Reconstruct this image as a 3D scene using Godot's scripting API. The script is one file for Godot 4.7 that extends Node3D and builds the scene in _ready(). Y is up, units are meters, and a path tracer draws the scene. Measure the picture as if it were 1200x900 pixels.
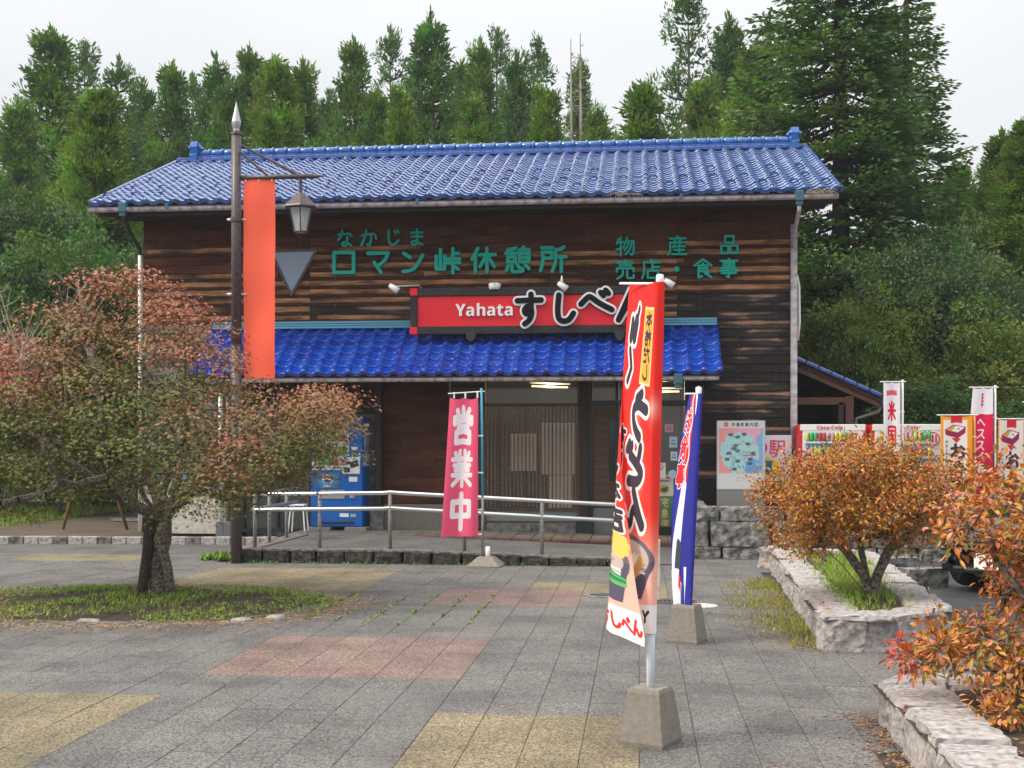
extends Node3D

var rng := RandomNumberGenerator.new()
var mats := {}
var texs := {}
var taken := {}

const GLYPHS := {
	"な": "10,27 50,25;c33,6 26,34 8,60;c64,22 78,28 88,38;c62,42 62,60 62,80 50,92 34,86 38,74 56,74 74,82 88,94",
	"か": "c8,36 40,30 62,32 62,60 54,88 40,86;c36,6 26,50 6,90;c72,24 86,36 92,54",
	"じ": "c28,8 26,40 30,76 46,90 66,84 84,66;60,14 68,28;76,8 84,22",
	"ま": "16,24 84,24;20,46 82,46;c52,6 52,50 52,80 40,92 22,86 26,74 50,74 84,92",
	"ロ": "12,14 88,14 88,88 12,88 12,14",
	"マ": "10,18 88,18;c88,18 76,44 50,66;34,52 62,90",
	"ン": "14,20 40,36;c12,88 54,78 88,28",
	"峠": "22,8 22,80;6,32 6,80 38,80 38,32;70,6 70,44;70,24 92,24;46,44 96,44;46,58 96,58;70,58 70,96;72,70 90,82",
	"休": "32,6 10,46;22,34 22,94;38,30 98,30;66,6 66,94;64,32 40,74;68,32 94,74",
	"憩": "10,14 42,8;4,26 48,26;26,12 26,40;12,40 40,40 40,58 12,58 12,40;72,4 64,12;56,14 92,14 92,58 56,58 56,14;56,28 92,28;56,43 92,43;14,72 6,90;c28,70 30,92 52,94 68,92 66,82;46,68 56,80;78,70 92,84",
	"所": "6,8 48,8;8,24 44,24 44,46 10,46;c10,24 10,60 2,92;c90,6 76,14 58,16;c58,16 58,60 46,94;58,42 98,42;80,42 80,96",
	"物": "14,12 6,36;10,28 42,28;26,4 26,96;4,66 44,54;c58,6 54,26 44,44;52,24 92,24;c92,24 92,70 84,92 74,88;c68,26 60,52 46,70;c82,26 74,62 52,90",
	"産": "50,2 50,12;12,14 90,14;34,18 40,28;68,18 60,28;14,34 92,34;c14,34 14,70 4,94;36,42 28,58;32,54 86,54;58,42 58,92;34,72 82,72;24,93 94,93",
	"品": "28,6 72,6 72,40 28,40 28,6;8,54 44,54 44,92 8,92 8,54;56,54 92,54 92,92 56,92 56,54",
	"売": "50,2 50,28;10,14 90,14;20,28 80,28;8,58 8,42 92,42 92,58;c38,50 36,76 10,94;c60,50 60,86 66,92 92,90 92,76",
	"店": "50,2 50,12;12,14 94,14;c14,14 14,64 4,94;56,22 56,56;56,38 90,38;32,56 84,56 84,92 32,92 32,56",
	"・": "50,49 50,51",
	"食": "50,2 8,34;50,2 92,34;50,22 50,32;28,34 72,34 72,62 28,62 28,34;28,48 72,48;28,62 28,94 46,86;50,62 92,94;80,68 62,78",
	"事": "8,12 92,12;50,2 50,94 38,90;24,22 76,22 76,36 24,36 24,22;14,48 84,48 84,74 14,74;4,61 96,61",
	"す": "8,24 92,22;c56,4 56,50 52,62 38,64 34,52 44,42 56,48 58,66 50,84 34,96",
	"し": "c30,6 26,50 30,82 48,92 70,86 86,66",
	"べ": "c6,62 24,38 34,36 60,60 94,84;62,18 70,30;76,10 84,22",
	"ん": "52,4 10,94;c10,94 30,62 44,54 52,66 54,86 66,92 82,80 92,62",
	"営": "20,6 26,20;48,2 50,16;80,4 70,18;8,42 8,26 92,26 92,42;28,36 72,36 72,54 28,54 28,36;50,54 44,66;18,66 82,66 82,94 18,94 18,66",
	"業": "38,2 38,22;62,2 62,22;18,6 26,20;82,6 74,20;6,24 94,24;34,28 40,38;66,28 60,38;14,40 86,40;20,53 80,53;8,67 92,67;50,40 50,98;46,68 10,94;54,68 90,94",
	"中": "14,24 86,24 86,62 14,62 14,24;50,4 50,98",
	"う": "36,6 62,18;c12,40 50,28 76,40 72,66 56,84 38,96",
	"ど": "c30,10 34,30 42,48;c80,28 46,46 22,68 36,88 78,88;74,6 80,18;88,2 94,14",
	"本": "10,26 90,26;50,4 50,96;48,28 8,72;52,28 92,72;34,74 66,74",
	"格": "4,28 44,28;24,4 24,96;22,32 4,64;28,36 42,52;62,4 48,34;58,16 86,16 48,54;58,24 94,52;56,62 86,62 86,92 56,92 56,62",
	"だ": "10,24 56,20;c36,4 28,50 10,92;56,46 86,44;c54,74 60,90 90,88;72,10 78,22;86,6 92,18",
	"お": "10,30 54,28;c34,6 34,60 34,88 16,86 14,72 50,52 82,60 82,84 58,92;70,18 88,34",
	"弁": "c56,4 40,24 26,34 78,32;64,20 80,38;6,58 94,58;c36,42 34,76 12,96;68,42 68,96",
	"当": "50,4 50,34;22,10 32,28;78,10 68,28;16,40 84,40 84,92 16,92;16,66 84,66",
	"国": "8,8 92,8 92,94 8,94 8,8;26,28 74,28;50,28 50,74;28,50 72,50;22,76 78,76;62,60 70,68",
	"米": "24,12 34,32;76,12 66,32;50,4 50,96;8,46 92,46;46,48 12,86;54,48 88,86",
	"ル": "c28,14 28,60 8,90;56,10 56,88;c56,88 76,80 94,58",
	"の": "c52,20 46,60 24,84 10,60 22,28 54,16 86,36 84,70 58,90",
	"駅": "10,8 46,8;10,8 10,62;10,26 42,26;10,44 42,44;28,8 28,62;10,62 46,62 44,92 36,90;8,74 6,90;18,74 20,88;28,74 32,86;56,10 92,10 92,42 56,42;c56,10 56,60 46,94;c70,42 78,76 98,94",
	"優": "28,6 8,46;20,34 20,94;36,8 94,8;48,16 82,16 82,40 48,40 48,16;48,28 82,28;38,46 94,46;50,60 40,72;60,58 76,58;86,60 92,70;60,70 40,90;56,76 84,76 44,96;54,82 94,96",
	"島": "52,2 42,10;24,12 76,12 76,42 24,42;24,12 24,56 90,56 86,92 76,90;24,27 76,27;14,70 14,92 66,92 66,70;40,64 40,92",
	"町": "8,16 48,16 48,80 8,80 8,16;28,16 28,80;8,48 48,48;54,20 96,20;78,20 78,94 66,90",
	"案": "50,2 50,12;10,24 10,14 90,14 90,24;c46,20 36,40 18,56;10,38 90,38;c66,40 56,54 20,60;8,70 92,70;50,58 50,98;46,72 10,94;54,72 90,94",
	"内": "12,94 12,24 88,24 88,94 76,92;50,4 50,40 24,72;50,44 76,72",
	"図": "8,8 92,8 92,94 8,94 8,8;30,26 36,42;52,22 56,38;74,24 30,80;34,54 76,78",
	"宅": "50,2 50,12;8,28 8,14 92,14 92,28;72,30 30,42;12,58 90,52;52,38 52,84 60,92 92,92 92,78",
	"急": "40,2 14,30;36,10 74,10 62,24;20,26 80,26 80,58 16,58;22,42 80,42;20,70 10,90;36,68 38,90 64,92 66,82;50,64 58,76;80,68 92,84",
	"便": "28,6 8,46;20,34 20,94;36,12 96,12;44,24 88,24 88,60 44,60 44,24;44,42 88,42;66,12 66,62 36,94;50,64 96,94",
	"ス": "14,14 80,14;c80,14 60,56 8,90;54,56 90,90",
	"イ": "c84,6 54,40 10,58;54,38 54,96",
	"ヘ": "6,60 34,26 94,78",
	"屋": "10,8 90,8 90,28 10,28;c10,8 10,60 2,94;24,42 94,42;44,44 34,58 80,56;24,72 90,72;56,56 56,94;16,94 98,94",
	"Y": "14,6 50,50 86,6;50,50 50,96",
	"a": "c24,46 50,34 74,50 74,96;c74,62 40,60 20,76 40,98 74,84",
	"h": "18,4 18,96;c18,56 48,36 78,56 78,96",
	"t": "c46,14 46,80 58,94 78,90;20,40 76,40",
}

# ---------------------------------------------------------------- mesh builder
class MB:
	var v := PackedVector3Array()
	var uv := PackedVector2Array()
	var col := PackedColorArray()
	var c := Color.WHITE
	var use_uv := false
	var use_col := false
	func tri(a: Vector3, b: Vector3, d: Vector3, ua := Vector2.ZERO, ub := Vector2.ZERO, ud := Vector2.ZERO) -> void:
		v.push_back(a); v.push_back(b); v.push_back(d)
		if use_uv:
			uv.push_back(ua); uv.push_back(ub); uv.push_back(ud)
		if use_col:
			col.push_back(c); col.push_back(c); col.push_back(c)
	func quad(a: Vector3, b: Vector3, d: Vector3, e: Vector3, ua := Vector2(0, 0), ub := Vector2(1, 0), ud := Vector2(1, 1), ue := Vector2(0, 1)) -> void:
		tri(a, b, d, ua, ub, ud); tri(a, d, e, ua, ud, ue)
	# box given its centre, size and (optional) basis, with chamfered edges
	func box(o: Vector3, s: Vector3, b := Basis.IDENTITY, ch := 0.0) -> void:
		var h := s * 0.5
		if ch <= 0.0:
			var p := []
			for i in 8:
				p.append(o + b * Vector3(h.x * (1 if i & 1 else -1), h.y * (1 if i & 2 else -1), h.z * (1 if i & 4 else -1)))
			for f in [[4, 6, 7, 5], [1, 3, 2, 0], [5, 7, 3, 1], [0, 2, 6, 4], [6, 2, 3, 7], [0, 4, 5, 1]]:
				quad(p[f[0]], p[f[1]], p[f[2]], p[f[3]], Vector2(0, 1), Vector2(0, 0), Vector2(1, 0), Vector2(1, 1))
			return
		# chamfered: the 6 faces inset, 12 edge strips, 8 corner triangles
		var P := func(x: int, y: int, z: int, ax: int) -> Vector3:
			var k := Vector3(h.x * x, h.y * y, h.z * z)
			if ax != 0: k.x -= ch * x
			if ax != 1: k.y -= ch * y
			if ax != 2: k.z -= ch * z
			return o + b * k
		for ax in 3:
			for sg in [-1, 1]:
				var q := []
				for w in [[-1, -1], [-1, 1], [1, 1], [1, -1]]:
					var t := [0, 0, 0]
					t[ax] = sg; t[(ax + 1) % 3] = w[0]; t[(ax + 2) % 3] = w[1]
					q.append(P.call(t[0], t[1], t[2], ax))
				if sg > 0: quad(q[0], q[1], q[2], q[3])
				else: quad(q[3], q[2], q[1], q[0])
		for ax in 3:
			for s1 in [-1, 1]:
				for s2 in [-1, 1]:
					var t := [0, 0, 0]
					var u := [0, 0, 0]
					t[(ax + 1) % 3] = s1; t[(ax + 2) % 3] = s2; t[ax] = -1
					u[(ax + 1) % 3] = s1; u[(ax + 2) % 3] = s2; u[ax] = 1
					var a1 := (ax + 1) % 3
					var a2 := (ax + 2) % 3
					quad(P.call(t[0], t[1], t[2], a1), P.call(u[0], u[1], u[2], a1), P.call(u[0], u[1], u[2], a2), P.call(t[0], t[1], t[2], a2))
		for i in 8:
			var x := 1 if i & 1 else -1
			var y := 1 if i & 2 else -1
			var z := 1 if i & 4 else -1
			tri(P.call(x, y, z, 0), P.call(x, y, z, 1), P.call(x, y, z, 2))
	func tube(pts: Array, radii: Array, n := 8, cap := true) -> void:
		var rings := []
		var up := Vector3(0.13, 0.31, 0.94).normalized()
		for i in pts.size():
			var d: Vector3 = (pts[mini(i + 1, pts.size() - 1)] - pts[maxi(i - 1, 0)]).normalized()
			var x := up.cross(d)
			if x.length() < 0.1:
				x = Vector3(1, 0, 0).cross(d)
			x = x.normalized()
			var y := d.cross(x)
			up = y.cross(x) if false else up
			var ring := []
			for k in n:
				var a := TAU * k / n
				ring.append(pts[i] + (x * cos(a) + y * sin(a)) * radii[mini(i, radii.size() - 1)])
			rings.append(ring)
		for i in pts.size() - 1:
			for k in n:
				var k2 := (k + 1) % n
				quad(rings[i][k], rings[i + 1][k], rings[i + 1][k2], rings[i][k2], Vector2(float(k) / n, i), Vector2(float(k) / n, i + 1), Vector2(float(k + 1) / n, i + 1), Vector2(float(k + 1) / n, i))
		if cap:
			for e in [0, pts.size() - 1]:
				for k in range(1, n - 1):
					if e == 0: tri(rings[e][0], rings[e][k], rings[e][k + 1])
					else: tri(rings[e][0], rings[e][k + 1], rings[e][k])
	func cyl(a: Vector3, b: Vector3, r: float, n := 10) -> void:
		tube([a, b], [r, r], n)
	func lathe(o: Vector3, prof: Array, n := 12, turn := 0.0) -> void:   # prof: Vector2(radius, height)
		for i in prof.size() - 1:
			for k in n:
				var a := turn + TAU * k / n
				var a2 := turn + TAU * (k + 1) / n
				var p0 := o + Vector3(cos(a) * prof[i].x, prof[i].y, sin(a) * prof[i].x)
				var p1 := o + Vector3(cos(a2) * prof[i].x, prof[i].y, sin(a2) * prof[i].x)
				var q0 := o + Vector3(cos(a) * prof[i + 1].x, prof[i + 1].y, sin(a) * prof[i + 1].x)
				var q1 := o + Vector3(cos(a2) * prof[i + 1].x, prof[i + 1].y, sin(a2) * prof[i + 1].x)
				if prof[i + 1].x > 1e-5: tri(p0, q0, q1)
				if prof[i].x > 1e-5: tri(p0, q1, p1)
	# outline (Vector2, in the plane of x and y axes) given depth along z
	func prism(o: Vector3, b: Basis, outline: PackedVector2Array, depth: float) -> void:
		var idx := Geometry2D.triangulate_polygon(outline)
		for i in range(0, idx.size(), 3):
			var a := outline[idx[i]]
			var d := outline[idx[i + 1]]
			var e := outline[idx[i + 2]]
			tri(o + b * Vector3(a.x, a.y, depth), o + b * Vector3(e.x, e.y, depth), o + b * Vector3(d.x, d.y, depth))
			tri(o + b * Vector3(a.x, a.y, 0), o + b * Vector3(d.x, d.y, 0), o + b * Vector3(e.x, e.y, 0))
		for i in outline.size():
			var a := outline[i]
			var d := outline[(i + 1) % outline.size()]
			quad(o + b * Vector3(a.x, a.y, 0), o + b * Vector3(a.x, a.y, depth), o + b * Vector3(d.x, d.y, depth), o + b * Vector3(d.x, d.y, 0))
	func mesh(smooth := false) -> ArrayMesh:
		var arr := []
		arr.resize(Mesh.ARRAY_MAX)
		arr[Mesh.ARRAY_VERTEX] = v
		if use_uv: arr[Mesh.ARRAY_TEX_UV] = uv
		if use_col: arr[Mesh.ARRAY_COLOR] = col
		var m := ArrayMesh.new()
		if v.is_empty():
			return m
		if smooth:
			var st := SurfaceTool.new()
			st.create_from_arrays(arr, Mesh.PRIMITIVE_TRIANGLES)
			st.generate_normals()
			st.index()
			return st.commit()
		m.add_surface_from_arrays(Mesh.PRIMITIVE_TRIANGLES, arr)
		return m

func mb(uvs := false, cols := false) -> MB:
	var m := MB.new()
	m.use_uv = uvs
	m.use_col = cols
	return m

# ---------------------------------------------------------------- nodes
func numbered(called: String) -> String:
	var n: int = taken.get(called, -1) + 1
	taken[called] = n
	return called if n == 0 else "%s_%03d" % [called, n]

func tag(o: Node3D, label: String, category: String, group := "") -> Node3D:
	o.set_meta("label", label)
	o.set_meta("category", category)
	if group: o.set_meta("group", group)
	return o

func thing(called: String, label: String, category: String, at := Vector3.ZERO, turn := 0.0, group := "") -> Node3D:
	var o := Node3D.new()
	o.name = numbered(called)
	add_child(o)
	o.position = at
	o.rotation.y = turn
	return tag(o, label, category, group)

func structure(called: String) -> Node3D:
	var o := Node3D.new()
	o.name = called
	add_child(o)
	o.set_meta("kind", "structure")
	return o

func put(called: String, m: Mesh, material: Material, parent: Node, at := Vector3.ZERO, turn := Vector3.ZERO) -> MeshInstance3D:
	var o := MeshInstance3D.new()
	var n := 0
	var nm := called
	var reg: Dictionary = parent.get_meta("_names") if parent.has_meta("_names") else {}
	n = reg.get(called, -1) + 1
	reg[called] = n
	parent.set_meta("_names", reg)
	if n > 0: nm = "%s_%03d" % [called, n]
	o.name = nm
	o.mesh = m
	o.material_override = material
	o.position = at
	o.rotation = turn
	parent.add_child(o, true)
	return o

func part(called: String, b: MB, material: Material, parent: Node, smooth := false) -> MeshInstance3D:
	return put(called, b.mesh(smooth), material, parent)

func single(called: String, b: MB, material: Material, label: String, category: String, group := "", smooth := false) -> MeshInstance3D:
	var o := MeshInstance3D.new()
	o.name = numbered(called)
	o.mesh = b.mesh(smooth)
	o.material_override = material
	add_child(o)
	tag(o, label, category, group)
	return o

func copy_of(o: Node3D, called: String, label: String, at: Vector3, turn := 0.0, scl := Vector3.ONE) -> Node3D:
	var c: Node3D = o.duplicate()
	c.name = numbered(called)
	add_child(c)
	c.position = at
	c.rotation.y = turn
	c.scale = scl
	c.set_meta("label", label)
	return c

# ---------------------------------------------------------------- textures and materials
func noise_tex(key: String, freq: float, ramp: Array, size := 512, octaves := 4, kind := FastNoiseLite.TYPE_SIMPLEX_SMOOTH, as_normal := false, bump := 4.0) -> NoiseTexture2D:
	if texs.has(key): return texs[key]
	var n := FastNoiseLite.new()
	n.seed = hash(key) % 10000
	n.noise_type = kind
	n.frequency = freq
	n.fractal_octaves = octaves
	if kind == FastNoiseLite.TYPE_CELLULAR:
		n.cellular_return_type = FastNoiseLite.RETURN_CELL_VALUE
	var t := NoiseTexture2D.new()
	t.width = size
	t.height = size
	t.seamless = true
	t.seamless_blend_skirt = 0.2
	t.as_normal_map = as_normal
	t.bump_strength = bump
	if not as_normal and ramp.size():
		var g := Gradient.new()
		var offs := PackedFloat32Array()
		var cs := PackedColorArray()
		for r in ramp:
			offs.push_back(r[0])
			cs.push_back(r[1] if r[1] is Color else Color(r[1], r[1], r[1]))
		g.offsets = offs
		g.colors = cs
		t.color_ramp = g
	t.noise = n
	texs[key] = t
	return t

func lin(r: float, g: float, b: float) -> Color:
	return Color(r, g, b).linear_to_srgb()

func plain(key: String, c: Color, rough := 0.6, metal := 0.0) -> StandardMaterial3D:
	if mats.has(key): return mats[key]
	var m := StandardMaterial3D.new()
	m.resource_name = key
	m.albedo_color = c.linear_to_srgb()
	m.roughness = rough
	m.metallic = metal
	mats[key] = m
	return m

# a colour broken up by grain (metres per repeat), with blotches on a larger scale and relief in centimetres
func grainy(key: String, c: Color, rough: float, grain: NoiseTexture2D, grain_m: float, blotch: NoiseTexture2D = null, blotch_m := 3.0, relief := 0.0, world := true) -> StandardMaterial3D:
	if mats.has(key): return mats[key]
	var m := plain(key, c, rough)
	m.albedo_texture = grain
	m.uv1_triplanar = true
	m.uv1_world_triplanar = world
	m.uv1_scale = Vector3.ONE / grain_m
	if blotch:
		m.detail_enabled = true
		m.detail_blend_mode = BaseMaterial3D.BLEND_MODE_MUL
		m.detail_albedo = blotch
		m.detail_uv_layer = BaseMaterial3D.DETAIL_UV_2
		m.uv2_triplanar = true
		m.uv2_world_triplanar = world
		m.uv2_scale = Vector3.ONE / blotch_m
	if relief > 0.0:
		m.heightmap_enabled = true
		m.heightmap_texture = grain
		m.heightmap_scale = relief
	return m

func painted(key: String, im: Image, rough := 0.6) -> StandardMaterial3D:
	var m := plain(key, Color(1, 1, 1), rough)
	m.albedo_texture = ImageTexture.create_from_image(im)
	m.texture_repeat = false
	return m

func leafy(key: String, rough := 0.55, through := Color(0.5, 0.5, 0.3)) -> StandardMaterial3D:
	var m := plain(key, Color(1, 1, 1), rough)
	m.vertex_color_use_as_albedo = true
	m.backlight_enabled = true
	m.backlight = through
	return m

# ---------------------------------------------------------------- strokes
func strokes(ch: String) -> Array:
	var out := []
	for s in GLYPHS[ch].split(";"):
		var curved: bool = s.begins_with("c")
		var pts := PackedVector2Array()
		for p in s.trim_prefix("c").split(" "):
			var xy: PackedStringArray = p.split(",")
			pts.push_back(Vector2(float(xy[0]) / 100.0, float(xy[1]) / 100.0))
		if curved and pts.size() > 2:
			var sm := PackedVector2Array()
			for i in pts.size() - 1:
				var a := pts[maxi(i - 1, 0)]
				var d := pts[mini(i + 2, pts.size() - 1)]
				for k in 5:
					sm.push_back(pts[i].cubic_interpolate(pts[i + 1], a, d, k / 5.0))
			sm.push_back(pts[pts.size() - 1])
			pts = sm
		out.append(pts)
	return out

# a raised letter: every stroke a bar with round ends; x right, y up from the lower left corner
func letter_bars(b: MB, ch: String, o: Vector3, w: float, h: float, thick: float, depth: float) -> void:
	var z := 0.0
	for pts in strokes(ch):
		for i in maxi(pts.size() - 1, 1):
			var a := Vector2(pts[i].x * w, (1.0 - pts[i].y) * h)
			var d := Vector2(pts[i + 1].x * w, (1.0 - pts[i + 1].y) * h)
			var outline := capsule(a, d, thick * 0.5)
			b.prism(o + Vector3(0, 0, z), Basis.IDENTITY, outline, depth)
			z = fmod(z + 0.0006, 0.006)

func capsule(a: Vector2, d: Vector2, r: float) -> PackedVector2Array:
	var dir := (d - a).normalized() if a.distance_to(d) > 1e-5 else Vector2(1, 0)
	var ang := dir.angle()
	var out := PackedVector2Array()
	for k in 6:
		var t := ang - PI / 2 + PI * k / 5.0
		out.push_back(d + Vector2(cos(t), sin(t)) * r)
	for k in 6:
		var t := ang + PI / 2 + PI * k / 5.0
		out.push_back(a + Vector2(cos(t), sin(t)) * r)
	return out

# flat print: strokes drawn into an image, rectangle in pixels
func print_glyph(im: Image, ch: String, x: float, y: float, w: float, h: float, thick: float, c: Color, slant := 0.0, mirror := false) -> void:
	for pts in strokes(ch):
		for i in maxi(pts.size() - 1, 1):
			var p = pts[i]
			var q = pts[mini(i + 1, pts.size() - 1)]
			if mirror:
				p.x = 1.0 - p.x
				q.x = 1.0 - q.x
			draw_stroke(im, Vector2(x + p.x * w + slant * (0.5 - p.y) * w, y + p.y * h), Vector2(x + q.x * w + slant * (0.5 - q.y) * w, y + q.y * h), thick * 0.5, c)

func draw_stroke(im: Image, a: Vector2, d: Vector2, r: float, c: Color) -> void:
	var x0 := maxi(int(minf(a.x, d.x) - r - 1), 0)
	var x1 := mini(int(maxf(a.x, d.x) + r + 2), im.get_width() - 1)
	var y0 := maxi(int(minf(a.y, d.y) - r - 1), 0)
	var y1 := mini(int(maxf(a.y, d.y) + r + 2), im.get_height() - 1)
	var e := d - a
	var l2 := maxf(e.length_squared(), 1e-6)
	for y in range(y0, y1 + 1):
		for x in range(x0, x1 + 1):
			var p := Vector2(x + 0.5, y + 0.5)
			var t := clampf((p - a).dot(e) / l2, 0.0, 1.0)
			var k := clampf(r + 0.5 - p.distance_to(a + e * t), 0.0, 1.0)
			if k > 0.0:
				im.set_pixel(x, y, im.get_pixel(x, y).lerp(c, k))

func disc(im: Image, o: Vector2, rx: float, ry: float, c: Color) -> void:
	for y in range(maxi(int(o.y - ry - 1), 0), mini(int(o.y + ry + 2), im.get_height())):
		for x in range(maxi(int(o.x - rx - 1), 0), mini(int(o.x + rx + 2), im.get_width())):
			var q := Vector2((x + 0.5 - o.x) / rx, (y + 0.5 - o.y) / ry).length()
			var k := clampf((1.0 - q) * minf(rx, ry) + 0.5, 0.0, 1.0)
			if k > 0.0: im.set_pixel(x, y, im.get_pixel(x, y).lerp(c, k))

func poly(im: Image, pts: PackedVector2Array, c: Color) -> void:
	var r := Rect2(pts[0], Vector2.ZERO)
	for p in pts: r = r.expand(p)
	for y in range(maxi(int(r.position.y), 0), mini(int(r.end.y) + 1, im.get_height())):
		for x in range(maxi(int(r.position.x), 0), mini(int(r.end.x) + 1, im.get_width())):
			if Geometry2D.is_point_in_polygon(Vector2(x + 0.5, y + 0.5), pts): im.set_pixel(x, y, c)

func canvas(w: int, h: int, c: Color) -> Image:
	var im := Image.create(w, h, false, Image.FORMAT_RGBA8)
	im.fill(c)
	return im

func rf(a: float, b: float) -> float:
	return rng.randf_range(a, b)

# ================================================================ the scene
func _ready() -> void:
	rng.seed = 20251
	var cam := Camera3D.new()
	cam.name = "camera"
	cam.projection = Camera3D.PROJECTION_FRUSTUM
	cam.near = 0.1
	cam.far = 3000.0
	cam.size = 2.0 * 0.1 * 450.0 / 1500.0
	cam.frustum_offset = Vector2(0, 0.1 * 72.0 / 1500.0)
	cam.position = Vector3(0, 1.575, 0)
	cam.rotation.y = atan(149.0 / 1500.0)
	add_child(cam)
	cam.current = true

	var env := Environment.new()
	env.background_mode = Environment.BG_SKY
	env.tonemap_mode = Environment.TONE_MAPPER_LINEAR
	env.tonemap_exposure = 1.48
	env.sdfgi_enabled = true
	env.ssao_enabled = true
	env.ssil_enabled = true
	env.fog_enabled = true
	env.fog_density = 0.0007
	env.fog_light_color = Color(0.86, 0.89, 0.93)
	var sun_dir := Vector3(-0.66, 0.68, 0.24).normalized()     # towards the sun: high on the left, veiled
	env.sky = overcast_sky(sun_dir)
	var world := WorldEnvironment.new()
	world.name = "world"
	world.environment = env
	add_child(world)
	var sun := DirectionalLight3D.new()
	sun.name = "sun"
	sun.light_color = Color(1.0, 0.95, 0.86)
	sun.light_energy = 0.65
	sun.light_angular_distance = 18.0
	sun.shadow_enabled = true
	add_child(sun)
	sun.look_at_from_position(sun_dir * 100.0, Vector3.ZERO)

	make_materials()
	make_ground()
	make_house()
	make_ramp()
	make_stone_walls()
	make_trees()
	make_maple()
	make_shrubs()
	make_lettering()
	make_street_lamp()
	make_machines()
	make_flags()
	make_boards()
	make_car()
	make_small_things()

func overcast_sky(sd: Vector3) -> Sky:
	var w := 512
	var h := 256
	var im := Image.create(w, h, false, Image.FORMAT_RGBF)
	var n := FastNoiseLite.new()
	n.seed = 4
	n.frequency = 1.1
	n.fractal_octaves = 4
	for y in h:
		var el := PI * (0.5 - (y + 0.5) / h)
		for x in w:
			var az := TAU * (x + 0.5) / w
			var d := Vector3(sin(az) * cos(el), sin(el), -cos(az) * cos(el))
			var c := Vector3(0.10, 0.10, 0.095)
			if el > -0.05:
				var base := 0.56 * (1.0 + 2.0 * pow(maxf(sin(el), 0.0), 2.0))     # overcast: brighter overhead
				var cl := n.get_noise_3d(d.x * 1.4, d.y * 3.0, d.z * 1.4)
				base *= 1.0 + 0.17 * cl
				var near := maxf(d.dot(sd), 0.0)
				var glow := 0.35 * pow(near, 4.0) + 0.7 * pow(near, 40.0)
				c = Vector3(0.955, 0.975, 1.0) * base + Vector3(1.0, 0.97, 0.92) * glow
				if el < 0.0:
					c = Vector3(0.10, 0.10, 0.095).lerp(c, (el + 0.05) / 0.05)
			im.set_pixel(x, y, Color(c.x, c.y, c.z))
	var m := PanoramaSkyMaterial.new()
	m.panorama = ImageTexture.create_from_image(im)
	var s := Sky.new()
	s.sky_material = m
	return s

var M := {}

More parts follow.
